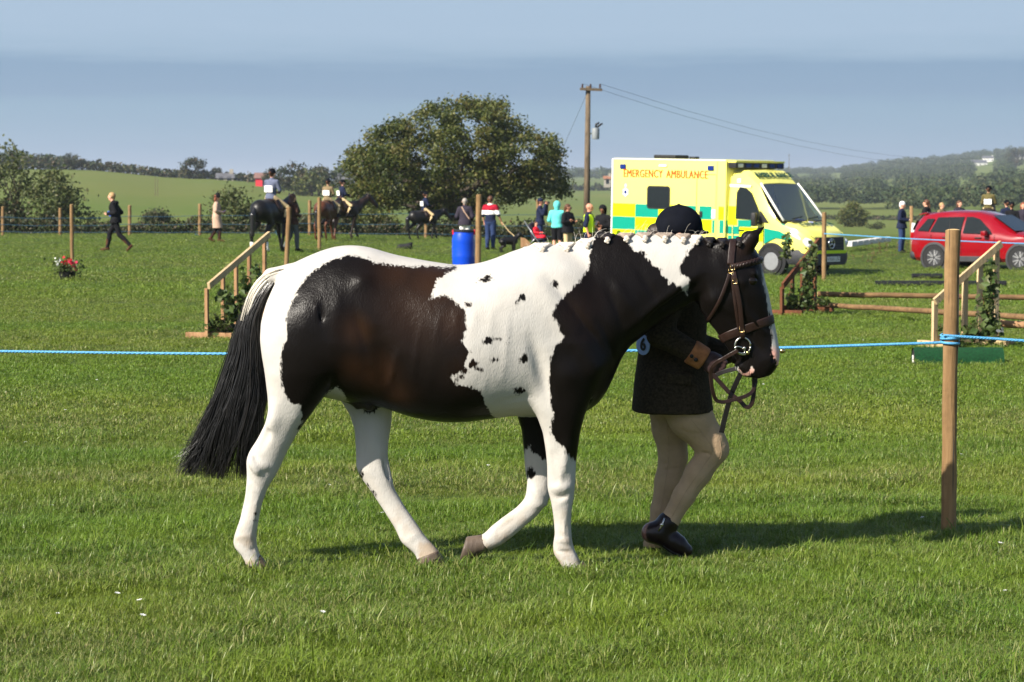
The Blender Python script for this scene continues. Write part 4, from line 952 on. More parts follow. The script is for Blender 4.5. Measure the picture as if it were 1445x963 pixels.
for k in range(6): t_ = k/5; f.ridge(P(920+2*t_, 745-14*t_, yl-.04), P(936+2*t_, 747-13*t_+rgj.uniform(-2, 2), yl-.045), -.005 if k % 2 else .004, .006)
for a, b, c_, d_, am in ((960, 588, 985, 600, -.006), (965, 598, 992, 606, .005), (958, 606, 986, 612, -.006), (1000, 600, 1012, 622, -.004), (975, 655, 998, 660, -.005), (968, 668, 990, 672, .004), (926, 595, 950, 600, -.006), (928, 612, 958, 616, .005), (930, 625, 960, 632, -.005)): f.ridge(P(a, b, (yr if b != 595 and b != 612 and b != 625 else yl)-.07), P(c_, d_, (yr if b != 595 and b != 612 and b != 625 else yl)-.08), am, .008)
jo = f.build('jodhpurs', JODH, HT)
SEAM = mat('jodhpur_seam', lin(154, 132, 106), rough=.9)
JB = BVHTree.FromObject(jo, bpy.context.evaluated_depsgraph_get())
def seam(l):
    o_ = Vector((0, 0, CAM_H))-hb; pts = []
    for p in smooth_curve([Vector((a, b, 0)) for a, b in l], 26):
        r_ = JB.ray_cast(o_, (P(p.x, p.y, 9)-Vector((0, 0, CAM_H))).normalized())
        if r_[0] is not None: pts.append(r_[0]+r_[1]*.0005)
    if len(pts) > 3: MB().tube(pts, .0010, 5).build('seam', SEAM, jo, True)
seam([(975, 592), (996, 618), (1005, 636), (990, 662), (968, 694), (948, 730)]); seam([(1016, 622), (1017, 645), (1000, 668), (982, 690)]); seam([(940, 590), (944, 640), (936, 700), (930, 735)])
# boots: the near one lifted on its toe
f = Field((P(895, 760, yr).x, yr-.12, -.03), (P(1000, 760, yr).x, yr+.12, .30), .006)
f.cone(P(942, 738, yr), P(932, 752, yr), .050, .047, .02); f.cone(P(930, 752, yr), P(920, 752, yr), .048, .047, .02); f.cone(P(928, 752, yr), P(956, 769, yr), .048, .044, .02, (1, .95, 1)); f.cone(P(950, 764, yr), P(968, 777, yr), .044, .030, .015, (1, 1.0, 1))
f.build('boot', BOOTM, HT)
mb = MB(); mb.tube([P(914, 745, yr), P(917, 756, yr), P(927, 764, yr), P(945, 776, yr), P(962, 786, yr), P(976, 788, yr)], [.028, .032, .028, .034, .036, .02], 8, True, (.28, (0, 0, 1))); mb.build('sole', mat('black_sole', (.012, .011, .011), rough=.6), HT, True, True)
mb = MB(); mb.tube([P(938, 731, yr-.05), P(934, 742, yr-.052), P(929, 750, yr-.05)], .004, 6); mb.ball(P(934, 741, yr-.054), .008, 8, 6, (1, .5, 1)); mb.build('spur_strap', STEEL, HT, True, True)
f = Field((P(895, 760, yl).x, yl-.12, -.03), (P(1000, 760, yl).x, yl+.12, .25), .007)
f.cone(P(928, 770, yl), P(924, 780, yl), .046, .040, .02); f.cone(P(926, 779, yl), P(957, 782, yl), .040, .030, .02)
f.build('boot', BOOTM, HT)
# gloves: right hand closed on the rein, left hand under the bit
def fist(wr, d, up, out, sc=.92):
    wr, d, up, out = Vector(wr), Vector(d).normalized(), Vector(up).normalized(), Vector(out).normalized()
    f = Field(wr-Vector((.1, .1, .1)), wr+d*.08+Vector((.1, .1, .1)), .0045)
    f.cone(wr-d*.02, wr+d*.02, .031, .034, .01); f.cone(wr+d*.025+up*.016, wr+d*.030-up*.020, .030, .028, .02); f.cone(wr+d*.045+up*.02, wr+d*.048-up*.024, .026, .023, .02)
    for k, (o_, L) in enumerate(((.028, 1.0), (.0095, 1.08), (-.009, 1.02), (-.027, .86))):
        b0 = wr+d*.055+up*o_+out*.006; b1 = b0+(d*.030+out*-.004)*L; b2 = b1+(out*-.030-d*.004)*L; b3 = b2+(d*-.028-out*.004)*L
        f.cone(b0, b1, .0115, .0108, .005); f.cone(b1, b2, .0105, .0098, .003); f.cone(b2, b3, .0095, .008, .003)
    t0 = wr+d*.022+up*.028-out*.01; t1 = t0+d*.030+up*.010-out*.012; t2 = t1+d*.028-up*.004-out*.012
    f.cone(t0, t1, .015, .012, .008); f.cone(t1, t2, .0115, .009, .003)
    return f.build('glove', GLOVE, HT)
fist(P(995, 507, YHD-.245), (.80, 0, -.42), (.42, .1, .80), (.0, -1, .1))
fist(P(1030, 500, YHD-.02), (.9, -.3, .1), (0, .3, 1), (.3, .9, 0))
# number disc on the back
nb = P(908, 487, YHD-.12)
mb = MB(); mb.lathe((0, 0, 0), [(.0, 0), (.044, 0), (.044, .004), (0, .004)], 24, rot=Euler((R(90), 0, R(-52))).to_matrix()); mb.v = [tuple(Vector(p)+nb) for p in mb.v]
mb.build('number_disc', mat('pale_blue_card', lin(150, 175, 225), rough=.5, var=.05), HT, False, True)
def text(name, body, size, material, parent, loc, rot, depth=.001, sx=1.0, align='CENTER', bold=0.0, fat=0.0):
    cu = bpy.data.curves.new(name, 'FONT'); cu.body = body; cu.size = size; cu.extrude = depth; cu.align_x = align; cu.align_y = 'CENTER'; cu.offset = bold; cu.resolution_u = 3; cu.space_character = 1.08
    to = bpy.data.objects.new('tmp', cu); COL.objects.link(to); dg = bpy.context.evaluated_depsgraph_get(); me = bpy.data.meshes.new_from_object(to.evaluated_get(dg)); bpy.data.objects.remove(to)
    if fat:
        n0 = len(me.vertices); bm = bmesh.new(); bm.from_mesh(me); g0 = bm.verts[:]+bm.edges[:]+bm.faces[:]
        for k, s_ in ((1, -fat), (2, fat)):
            d_ = bmesh.ops.duplicate(bm, geom=g0)['geom']; bmesh.ops.translate(bm, verts=[e for e in d_ if isinstance(e, bmesh.types.BMVert)], vec=(s_, 0, .0006*k))
        bm.to_mesh(me); bm.free()
    me.materials.clear(); me.materials.append(material); o = bpy.data.objects.new(name, me); COL.objects.link(o); o.parent = parent; o.location = loc; o.rotation_euler = rot; o.scale = (sx, 1, 1); return o
nl = nb-hb+Vector((-.003, -.006, 0)); text('number', '6', .075, mat('ink_black', (.01, .01, .012), rough=.6), HT, nl, Euler((R(90), 0, R(-52))), bold=.002)
# ================================================================== the ground: field, valley and far hills in one sheet
TD = np.array([150, 300, 500, 900, 1800, 2700, 4500, 9000.])
TPX = np.array([-600, 100, 280, 480, 650, 860, 1150, 1300, 1445, 2000.])
TR = np.array([[314, 272, 236, 243, 250, 252, 262, 272], [315, 276, 239, 246, 250, 252, 262, 272], [316, 286, 252, 257, 257, 256, 264, 272], [320, 298, 266, 264, 258, 256, 264, 272],
               [326, 308, 290, 274, 258, 253, 262, 272], [330, 312, 294, 272, 254, 248, 260, 272], [333, 320, 304, 279, 257, 244, 258, 272], [336, 322, 305, 276, 247, 227, 255, 272],
               [336, 320, 298, 264, 234, 213, 255, 272], [336, 318, 290, 255, 225, 205, 255, 272]])
def terrain(x, y):
    x = np.asarray(x, float); y = np.asarray(y, float)
    d = np.maximum(y, 1.0); px = 722.5+FPX*x/d
    zn = ground_z(x, y)
    i = np.clip(np.searchsorted(TPX, px)-1, 0, len(TPX)-2); a = np.clip((px-TPX[i])/(TPX[i+1]-TPX[i]), 0, 1); a = a*a*(3-2*a)
    ld = np.log(np.clip(d, 150, 9000)); lt = np.log(TD); k = np.clip(np.searchsorted(lt, ld)-1, 0, len(TD)-2); b = (ld-lt[k])/(lt[k+1]-lt[k])
    r = (TR[i, k]*(1-a)+TR[i+1, k]*a)*(1-b)+(TR[i, k+1]*(1-a)+TR[i+1, k+1]*a)*b
    zf = CAM_H+(275-r)/FPX*d
    m = sstep(97, 150, d); return zn*(1-m)+zf*m
def field_material():
    m = bpy.data.materials.new('grass_field'); m.use_nodes = True; n = m.node_tree.nodes; l = m.node_tree.links; b = n['Principled BSDF']
    b.inputs['Roughness'].default_value = .9; b.inputs['Specular IOR Level'].default_value = .15
    g = n.new('ShaderNodeNewGeometry')
    def noise(sc, det=5, st=None):
        x = n.new('ShaderNodeTexNoise'); x.inputs['Scale'].default_value = sc; x.inputs['Detail'].default_value = det
        if st:
            mp_ = n.new('ShaderNodeMapping'); mp_.inputs['Scale'].default_value = st; l.new(g.outputs['Position'], mp_.inputs[0]); l.new(mp_.outputs[0], x.inputs['Vector'])
        else: l.new(g.outputs['Position'], x.inputs['Vector'])
        return x.outputs['Fac']
    def mix(f, a, b_):
        x = n.new('ShaderNodeMix'); x.data_type = 'RGBA'
        for s_, v in (('A', a), ('B', b_)):
            if isinstance(v, tuple): x.inputs[s_].default_value = (*v, 1)
            else: l.new(v, x.inputs[s_])
        l.new(f, x.inputs['Factor']); return x.outputs['Result']
    def rng(v, a, b_):
        x = n.new('ShaderNodeMapRange'); x.inputs['From Min'].default_value = a; x.inputs['From Max'].default_value = b_; l.new(v, x.inputs['Value']); return x.outputs[0]
    sepn = n.new('ShaderNodeSeparateXYZ'); l.new(g.outputs['Position'], sepn.inputs[0])
    nearc = mix(rng(noise(6), .35, .65), (0.035, 0.061, 0.006), (0.055, 0.081, 0.011)); nearc = mix(rng(noise(.8, 3), .45, .75), nearc, (0.071, 0.084, 0.017)); nearc = mix(rng(noise(40, 3), .62, .78), nearc, (0.093, 0.092, 0.032))
    vo = n.new('ShaderNodeTexVoronoi'); vo.inputs['Scale'].default_value = .0075; l.new(g.outputs['Position'], vo.inputs['Vector'])
    rmp = n.new('ShaderNodeValToRGB'); l.new(vo.outputs['Color'], rmp.inputs[0]); rmp.color_ramp.elements[0].color = (0.090, 0.125, 0.022, 1); rmp.color_ramp.elements[1].color = (0.144, 0.152, 0.036, 1)
    e = rmp.color_ramp.elements.new(.5); e.color = (0.072, 0.125, 0.017, 1)
    farc = mix(rng(noise(.02, 6, (1, .35, 1)), .3, .7), rmp.outputs[0], (0.125, 0.143, 0.030)); farc = mix(rng(noise(.3, 4), .5, .8), farc, (0.140, 0.145, 0.038))
    c = mix(rng(sepn.outputs['Y'], 94, 120), nearc, farc); l.new(c, b.inputs['Base Color'])
    bp = n.new('ShaderNodeBump'); bp.inputs['Strength'].default_value = .8; bp.inputs['Distance'].default_value = .05; l.new(noise(9, 6), bp.inputs['Height']); l.new(bp.outputs[0], b.inputs['Normal'])
    return m
ys = np.concatenate([[-420, -250, -120, -60, -30], np.arange(-14, 24, 2.0), np.arange(24, 100, 1.5), np.geomspace(101, 9000, 90)])
us = np.linspace(-1, 1, 181); us = np.sign(us)*np.abs(us)**2.6
gx = us[None, :]*(np.maximum(ys, 0)*.75+320)[:, None]; gy = np.repeat(ys[:, None], len(us), 1); gz = terrain(gx, gy)
ni, nj = gx.shape; idx = np.arange(ni*nj).reshape(ni, nj)
fq = np.stack([idx[:-1, :-1], idx[:-1, 1:], idx[1:, 1:], idx[1:, :-1]], -1).reshape(-1, 4)
struct(obj('ground', np.stack([gx, gy, gz], -1).reshape(-1, 3), fq, field_material()))
# ------------------------------------------------------------------ grass blades (instanced tufts)
def grass_material():
    m = bpy.data.materials.new('grass_blade'); m.use_nodes = True; n = m.node_tree.nodes; l = m.node_tree.links; b = n['Principled BSDF']; out = n['Material Output']
    oi = n.new('ShaderNodeObjectInfo'); at = n.new('ShaderNodeAttribute'); at.attribute_name = 'tip'; rb = n.new('ShaderNodeAttribute'); rb.attribute_name = 'rnd'
    g = n.new('ShaderNodeNewGeometry'); nz_ = n.new('ShaderNodeTexNoise'); nz_.inputs['Scale'].default_value = .9; nz_.inputs['Detail'].default_value = 5; l.new(g.outputs['Position'], nz_.inputs['Vector'])
    nz2 = n.new('ShaderNodeTexNoise'); nz2.inputs['Scale'].default_value = .30; nz2.inputs['Detail'].default_value = 4; mpg = n.new('ShaderNodeMapping'); mpg.inputs['Scale'].default_value = (.30, 1.1, 1); l.new(g.outputs['Position'], mpg.inputs[0]); l.new(mpg.outputs[0], nz2.inputs['Vector'])
    def ramp(fac, cols):
        r = n.new('ShaderNodeValToRGB'); l.new(fac, r.inputs[0]); r.color_ramp.elements[0].color = (*cols[0], 1); r.color_ramp.elements[1].color = (*cols[-1], 1)
        for i, c in enumerate(cols[1:-1]): e = r.color_ramp.elements.new((i+1)/(len(cols)-1)); e.color = (*c, 1)
        return r.outputs[0]
    def mix(f, a, c):
        x = n.new('ShaderNodeMix'); x.data_type = 'RGBA'
        (l.new(f, x.inputs['Factor']) if not isinstance(f, float) else setattr(x.inputs['Factor'], 'default_value', f))
        for s_, v in (('A', a), ('B', c)):
            if isinstance(v, tuple): x.inputs[s_].default_value = (*v, 1)
            else: l.new(v, x.inputs[s_])
        return x.outputs['Result']
    def rng(v, a, c):
        x = n.new('ShaderNodeMapRange'); x.inputs['From Min'].default_value = a; x.inputs['From Max'].default_value = c; l.new(v, x.inputs['Value']); return x.outputs[0]
    base = ramp(rb.outputs['Fac'], [(.036, .070, .008), (.062, .104, .011), (.104, .164, .018), (.168, .222, .034), (.076, .122, .014), (.215, .228, .070), (.310, .268, .130)])
    base = mix(rng(nz_.outputs['Fac'], .42, .62), base, mix(.55, base, (0.165, 0.216, 0.017)))
    base = mix(rng(nz2.outputs['Fac'], .42, .58), base, mix(.55, base, (0.077, 0.170, 0.009)))
    base = mix(rng(at.outputs['Fac'], .35, .0), base, mix(.5, base, (0.186, 0.198, 0.037)))
    l.new(base, b.inputs['Base Color']); b.inputs['Roughness'].default_value = .42; b.inputs['Specular IOR Level'].default_value = .26
    tr = n.new('ShaderNodeBsdfTranslucent'); l.new(mix(.5, base, (0.198, 0.318, 0.019)), tr.inputs['Color'])
    ms = n.new('ShaderNodeMixShader'); ms.inputs[0].default_value = .20; l.new(b.outputs[0], ms.inputs[1]); l.new(tr.outputs[0], ms.inputs[2]); l.new(ms.outputs[0], out.inputs[0])
    return m
GRASS = grass_material()
def tuft_mesh(name, nb, rad, hmin, hmax, wid, lean, seed, segs=3):
    rg = np.random.default_rng(seed); V = []; Fc = []; tip = []; rn = []
    for _ in range(nb):
        a = rg.uniform(0, 2*math.pi); r_ = rad*math.sqrt(rg.random()); x, y = r_*math.cos(a), r_*math.sin(a); hh = rg.uniform(hmin, hmax); ln = lean*rg.gamma(2.0, .5); da = rg.uniform(0, 2*math.pi); w = wid*rg.uniform(.6, 1.25)
        dx, dy = math.cos(da), math.sin(da); sx, sy = -dy, dx; tw = rg.uniform(-.6, .6); c0 = rg.random(); b0 = len(V)
        for k in range(segs):
            t = k/segs; bx = x+dx*ln*hh*t*t; by = y+dy*ln*hh*t*t; z = hh*t*(1-.25*ln*t); ww = w*(1-t*.55)*.5; ca, sa = math.cos(tw*t), math.sin(tw*t); ex, ey = sx*ca-sy*sa, sx*sa+sy*ca
            V += [(bx-ex*ww, by-ey*ww, z), (bx+ex*ww, by+ey*ww, z)]; tip += [t, t]; rn += [c0, c0]
        V.append((x+dx*ln*hh, y+dy*ln*hh, hh*(1-.25*ln))); tip.append(1); rn.append(c0)
        for k in range(segs-1): Fc.append((b0+2*k, b0+2*k+1, b0+2*k+3, b0+2*k+2))
        Fc.append((b0+2*segs-2, b0+2*segs-1, b0+2*segs))
    o = obj(name, V, Fc, GRASS, None, True); fattr(o, 'tip', tip); fattr(o, 'rnd', rn); return o
def scatter(o, count, d0, d1, seed, smin, smax, half=.27, pad=.8, pw=1.0, patch=.5):
    """geometry nodes: the object's own tuft, set on points over the field between d0 and d1 metres"""
    ng = bpy.data.node_groups.new('turf', 'GeometryNodeTree'); ng.interface.new_socket('Geometry', in_out='INPUT', socket_type='NodeSocketGeometry'); ng.interface.new_socket('Geometry', in_out='OUTPUT', socket_type='NodeSocketGeometry')
    N = ng.nodes; Lk = ng.links; gi = N.new('NodeGroupInput'); go = N.new('NodeGroupOutput')
    def rv(a, b, sd):
        x = N.new('FunctionNodeRandomValue'); x.data_type = 'FLOAT'; x.inputs[2].default_value = a; x.inputs[3].default_value = b; x.inputs['Seed'].default_value = sd; return x.outputs[1]
    def m(op, *a):
        x = N.new('ShaderNodeMath'); x.operation = op
        for i, v in enumerate(a):
            if isinstance(v, (int, float)): x.inputs[i].default_value = v
            else: Lk.new(v, x.inputs[i])
        return x.outputs[0]
    def sm(v, a, b):
        x = N.new('ShaderNodeMapRange'); x.interpolation_type = 'SMOOTHSTEP'; x.inputs['From Min'].default_value = a; x.inputs['From Max'].default_value = b; Lk.new(v, x.inputs['Value']); return x.outputs[0]
    u1 = rv(0, 1, seed); ratio = d1/d0
    y = m('MULTIPLY', d0, m('POWER', ratio, m('POWER', u1, pw)))
    x = m('MULTIPLY', rv(-1, 1, seed+1), m('MULTIPLY_ADD', y, half, pad))
    z = m('ADD', m('MULTIPLY', m('MULTIPLY', sm(x, -9, 9), sm(y, 28, 60)), -.5), m('MULTIPLY', m('MULTIPLY', sm(x, 2, 9), sm(y, 68, 80)), .22))
    cb = N.new('ShaderNodeCombineXYZ'); Lk.new(x, cb.inputs[0]); Lk.new(y, cb.inputs[1]); Lk.new(z, cb.inputs[2])
    pt = N.new('GeometryNodePoints'); pt.inputs['Count'].default_value = count; Lk.new(cb.outputs[0], pt.inputs['Position'])
    ps = N.new('GeometryNodeInputPosition'); tn = N.new('ShaderNodeTexNoise'); tn.inputs['Scale'].default_value = 1.6; tn.inputs['Detail'].default_value = 3; Lk.new(ps.outputs[0], tn.inputs['Vector'])
    scv = m('MULTIPLY', rv(smin, smax, seed+2), m('MULTIPLY_ADD', m('SUBTRACT', tn.outputs['Fac'], .5), patch*4, 1.0)); scv = m('MAXIMUM', scv, smin*.5)
    ro = N.new('ShaderNodeCombineXYZ'); Lk.new(rv(-.22, .22, seed+3), ro.inputs[0]); Lk.new(rv(-.22, .34, seed+4), ro.inputs[1]); Lk.new(rv(0, 6.283, seed+5), ro.inputs[2])
    ip = N.new('GeometryNodeInstanceOnPoints'); Lk.new(pt.outputs[0], ip.inputs['Points']); Lk.new(gi.outputs[0], ip.inputs['Instance']); Lk.new(ro.outputs[0], ip.inputs['Rotation']); Lk.new(scv, ip.inputs['Scale']); Lk.new(ip.outputs[0], go.inputs[0])
    md = o.modifiers.new('turf', 'NODES'); md.node_group = ng
    tag(o, None, None, None, 'stuff'); return o
for k in range(3):
    scatter(tuft_mesh('grass', 105, .085, .014, .045, .0031, .95, 11+k), 10500, 6.9, 17, 100+k*10, .70, 1.2, pw=1.0, patch=.6)
    scatter(tuft_mesh('grass', 85, .15, .012, .034, .0052, .95, 21+k), 10000, 15, 40, 200+k*10, .75, 1.2, half=.26, patch=.5)
scatter(tuft_mesh('grass', 80, .30, .016, .038, .0105, .85, 31, 2), 17000, 36, 94, 300, .8, 1.25, half=.25, pad=2, patch=.5)
scatter(tuft_mesh('grass', 14, .06, .05, .095, .0034, 1.4, 41, 4), 1500, 6.9, 13, 400, .5, 1.05, patch=1.0)
scatter(tuft_mesh('grass', 2, .05, .08, .15, .0024, .8, 51, 4), 130, 6.9, 30, 500, .6, 1.2, patch=.8)
# a few daisies
dm = MB()
for k in range(7): a_ = 2*math.pi*k/7; dm.add([(0, 0, .034), (.0075*math.cos(a_-.3), .0075*math.sin(a_-.3), .036), (.011*math.cos(a_), .011*math.sin(a_), .036), (.0075*math.cos(a_+.3), .0075*math.sin(a_+.3), .036)], [(0, 1, 2, 3)])
scatter(dm.build('daisies', mat('daisy_white', (.7, .7, .68), rough=.7, var=.05), None), 110, 8.5, 34, 700, .8, 1.3, patch=.1)
# ================================================================== posts, ropes, jumps
def wood(name, c, c2, st=(1, 1, .07), sc=22, k=.74):
    m = mat(name, tuple(k*x for x in lin(*c)), rough=.8, col2=tuple(k*x for x in lin(*c2)), scale=sc, bump=.5, bscale=60, stretch=st, spec=.25)
    n = m.node_tree.nodes; l = m.node_tree.links; b = n['Principled BSDF']; src = b.inputs['Base Color'].links[0].from_socket      # knots, stains and weathering
    t = n.new('ShaderNodeTexCoord'); x = n.new('ShaderNodeTexNoise'); x.inputs['Scale'].default_value = 3.5; x.inputs['Detail'].default_value = 6; x.inputs['Roughness'].default_value = .7; l.new(t.outputs['Object'], x.inputs['Vector'])
    r = n.new('ShaderNodeMapRange'); r.inputs['From Min'].default_value = .48; r.inputs['From Max'].default_value = .72; r.inputs['To Max'].default_value = .75; l.new(x.outputs['Fac'], r.inputs['Value'])
    mx = n.new('ShaderNodeMix'); mx.data_type = 'RGBA'; l.new(r.outputs[0], mx.inputs['Factor']); l.new(src, mx.inputs['A']); mx.inputs['B'].default_value = (*(k*.55*y for y in lin(*c)), 1); l.new(mx.outputs['Result'], b.inputs['Base Color'])
    return m
STAKE = wood('round_stake_wood', (126, 96, 62), (172, 140, 98)); RAILW = wood('pale_timber', (178, 150, 112), (206, 180, 140), k=.95); UPRW = wood('sawn_timber', (150, 112, 78), (182, 144, 106), k=.85); BRNW = wood('brown_stained_timber', (96, 56, 34), (130, 80, 52))
POLEW = wood('grey_brown_pole', (110, 84, 58), (150, 118, 80), (.07, 1, 1)); NAIL = mat('dark_nail', (.03, .028, .026), rough=.6)
ROPE = mat('blue_polyrope', lin(34, 112, 168), rough=.5, col2=lin(104, 172, 204), scale=160); ROPEF = mat('blue_string', lin(34, 74, 100), rough=.6, var=.2, scale=30)
def stake(label, pxb, rowb, rowt, D, rpx, lean=0.0, group='round wooden stakes'):
    b = P(pxb, rowb, D); b.z = float(ground_z(b.x, D)); t = P(pxb+lean, rowt, D); r_ = rpx*D/FPX
    T = thing('wooden_stake', label, 'stake', b, 0, group)
    rg = random.Random(pxb); n = 9; mb = MB(); pts = []
    for k in range(n+1): pts.append((b+Vector((0, 0, -.06))).lerp(t, k/n)-b+Vector((rg.uniform(-1, 1), rg.uniform(-1, 1), 0))*r_*.07)
    mb.tube(pts, [r_*(1+rg.uniform(-.05, .05)) for _ in pts], 12); mb.build('post', STAKE, T, autosmooth=50)
    MB().lathe(pts[-1]+Vector((0, 0, .001)), [(r_*.93, 0), (r_*.5, .004), (0, .005)], 12).build('cut_end', mat('cut_wood_end', lin(196, 164, 112), rough=.8, var=.2, scale=40), T)
    return T
near_stake = stake('thick round stake at the right front holding the near blue rope', 1337.5, 758, 325, 10.94, 10.6, 7)
for z_, a_ in ((.30, .4), (.62, 2.0), (1.05, .9), (1.28, -.6)):       # drying cracks
    MB().tube([(.0345*math.sin(a_)+.007*z_*.7, -.0345*math.cos(a_), z_+d) for d in (-.20, -.06, .08, .22)], [.0008, .0026, .0022, .0006], 5).build('crack', NAIL, near_stake)
def rope(name, label, pts, r_, m, strands_=3, twist=None, group=None, n=60):
    pts = [Vector(p) for p in pts]; c = smooth_curve(pts, n); base = c[0].copy()
    L_ = sum((c[i+1]-c[i]).length for i in range(n-1)); tw = twist or r_*7; steps = int(min(900, max(n, L_/tw*6))) if strands_ > 1 else n
    c = smooth_curve(pts, steps); T = thing(name, label, 'rope', base, 0, group)
    for k in range(strands_):
        q_ = []
        for i, p in enumerate(c):
            t_ = (c[min(i+1, steps-1)]-c[max(i-1, 0)]).normalized(); u_ = t_.cross(Vector((0, 0, 1))).normalized(); w_ = u_.cross(t_); a = i/(steps-1)*L_/tw*2*math.pi+k*2*math.pi/strands_
            q_.append(p+(u_*math.cos(a)+w_*math.sin(a))*(r_*.5 if strands_ > 1 else 0)-base)
        MB().tube(q_, r_*.62 if strands_ > 1 else r_, 6).build('strand', m, T, True)
    return T
rp = rope('blue_rope', 'bright blue twisted rope running behind the piebald horse to the thick stake', [P(-160, 493, 12.6), P(0, 496, 12.4), P(362, 499.5, 11.9), P(890, 495, 11.3), P(1100, 491, 11.1), P(1230, 487, 11.0), P(1337, 483.5, 10.985)], .0068, ROPE, 3, .05)
rope('blue_rope', 'bright blue twisted rope leaving the thick stake to the right edge', [P(1332, 473.5, 10.90), P(1352, 475, 10.90), P(1400, 478, 10.9), P(1445, 481, 10.88), P(1560, 486, 10.85)], .0068, ROPE, 3, .05)
sb = near_stake.location
mb = MB()
for r0_, dz in ((474, .010), (478, -.004), (483, .006)):
    c_ = P(1340.5, r0_, 10.94)-sb; mb.tube([c_+Vector((.041*math.cos(a), .041*math.sin(a), dz*math.cos(a*.5))) for a in np.linspace(0, 2*math.pi, 22)], .0066, 6)
rw = mb.build('rope_wrap', ROPE, near_stake, True); rw['label'] = 'blue rope wound round the stake'
a = P(1104, 495.5, 11.08); MB().ball(a-rp.location, .013, 12, 8, (1.15, 1, .95)).build('brass_bell', BRASS, rp, True)
# stakes across the field
D_FAR = 92.0
stake('tall stake with the flower pot at its foot', 102, 394, 289, 45.0, 2.7, -1); stake('round stake standing behind the rump of the piebald horse', 403, 384, 293, 48, 3.2, 5)
stake('right one of the close pair of stakes behind the brown horses', 450.5, 351, 279, 70, 2.7); stake('stake beside the blue barrel', 674, 380, 275, 57, 4.2, 2); stake('stake in front of the ambulance bonnet', 1163, 386, 300, 56, 3.2, 0)
FARP = [(-60, 333, 291), (4, 332.5, 292), (85, 333, 294), (183, 333, 290), (282, 334, 288), (437, 335.5, 283), (601, 338, 281), (759, 342, 282), (900, 345, 288)]
FLAB = ['stake beyond the left edge', 'leftmost far stake by the hedge', 'far stake before the hedge left of the flower pot stake', 'far stake behind the striding person in black', 'far stake left of the woman in the beige coat', 'left one of the close pair of stakes behind the brown horses', 'far stake beside the black pony', 'far stake in front of the person with the camera', 'far stake hidden behind the ambulance']
for (x_, rb, rt_), lb in zip(FARP, FLAB):
    if 0 <= x_ < 860: stake(lb, x_, rb, rt_, D_FAR, 2.4)
for k, (fr_, lb) in enumerate(((.36, 'upper thin blue string along the far hedge'), (.62, 'middle thin blue string along the far hedge'), (.86, 'lower thin blue string along the far hedge'))):
    pts = []
    for (x0, b0, t0), (x1, b1, t1) in zip(FARP[:-1], FARP[1:]):
        pts.append(P(x0, t0+(b0-t0)*fr_, D_FAR-.09)); pts.append(P((x0+x1)/2, (t0+t1)/2+((b0+b1)-(t0+t1))/2*fr_+1.2, D_FAR-.09))
    pts.append(P(FARP[-1][0], FARP[-1][2]+(FARP[-1][1]-FARP[-1][2])*fr_, D_FAR-.09)); rope('blue_string', lb, pts, .0085, ROPEF, 1, n=80)
rope('blue_string', 'thin blue string from the ambulance stake across the red car', [P(1163, 330, 55.9), P(1230, 334, 55), P(1300, 338, 54), P(1445, 344, 52), P(1600, 348, 50)], .013, ROPE, 1)
# jump wings
def wing(label, A, DA, B, DB, ups, rail, m_up, m_rail, base_rows, wpx=7.0, railw=.075):
    """A, B: pixel x of the ends with their depths; ups: (px, top row, bottom row); rail: two pixel ends"""
    def dep(px): return DA+(DB-DA)*(px-A)/(B-A)
    b = P(A, base_rows[0], DA); b.z = 0; T = thing('jump_wing', label, 'jump wing', b, 0, 'timber jump wings')
    e1 = P(B, base_rows[1], DB); dirv = Vector((e1.x-b.x, e1.y-b.y, 0)).normalized(); ang = math.atan2(dirv.y, dirv.x); M = Matrix.Rotation(ang, 3, 'Z')
    for (px, rt_, rb) in ups:
        D = dep(px); t = P(px, rt_, D); bo = P(px, rb, D); w = wpx*D/FPX; mb = MB(); mb.box((t+bo)/2-b, (w, .035, t.z-bo.z), M, .003); u_ = mb.build('upright', m_up, T)
        if px == ups[-1][0]:
            for k in range(9):
                p = bo.lerp(t, .25+.08*k)-b; MB().lathe(p+M @ Vector((0, -.018, 0)), [(.0085, -.003), (.0085, .0005), (0, .0005)], 8, 'y').build('peg_hole', NAIL, u_)
    r0 = P(rail[0][0], rail[0][1], dep(rail[0][0])); r1 = P(rail[1][0], rail[1][1], dep(rail[1][0])); d = r1-r0; mb = MB(); Mx = Matrix.Rotation(ang, 3, 'Z') @ Matrix.Rotation(-math.atan2(d.z, math.hypot(d.x, d.y)), 3, 'Y')
    off = M @ Vector((0, -.036, 0)); mb.box((r0+r1)/2-b+off, (d.length, .034, railw), Mx, .004); ra = mb.build('sloping_rail', m_rail, T)
    for s_ in (.05, .95):
        for k in (-1, 1):
            p = r0.lerp(r1, s_)-b+off+Mx @ Vector((.012*k, -.018, .018*k)); MB().lathe(p, [(.006, -.003), (.006, .001), (0, .001)], 8, 'y').build('nail_head', NAIL, ra)
    L_ = math.hypot(e1.x-b.x, e1.y-b.y); mb = MB(); mb.box(Vector((e1.x-b.x, e1.y-b.y, 0))*.5+Vector((0, 0, .085))-off*.0, (L_+.05, .03, .09), M, .004); mb.build('base_board', m_up, T)
    for s_ in (0.04, .96):
        mb = MB(); mb.box(dirv*L_*s_+Vector((0, 0, .035)), (.07, .55, .07), M, .005); mb.build('foot', m_up, T)
    return T
wing('pale timber jump wing behind the tail of the piebald horse', 292, 25.9, 374, 27.6, [(292, 407, 474), (315, 388, 472), (333.5, 372, 470), (352, 356, 468), (373.5, 336, 466)], ((290, 404), (376, 331)), UPRW, RAILW, (477, 466))
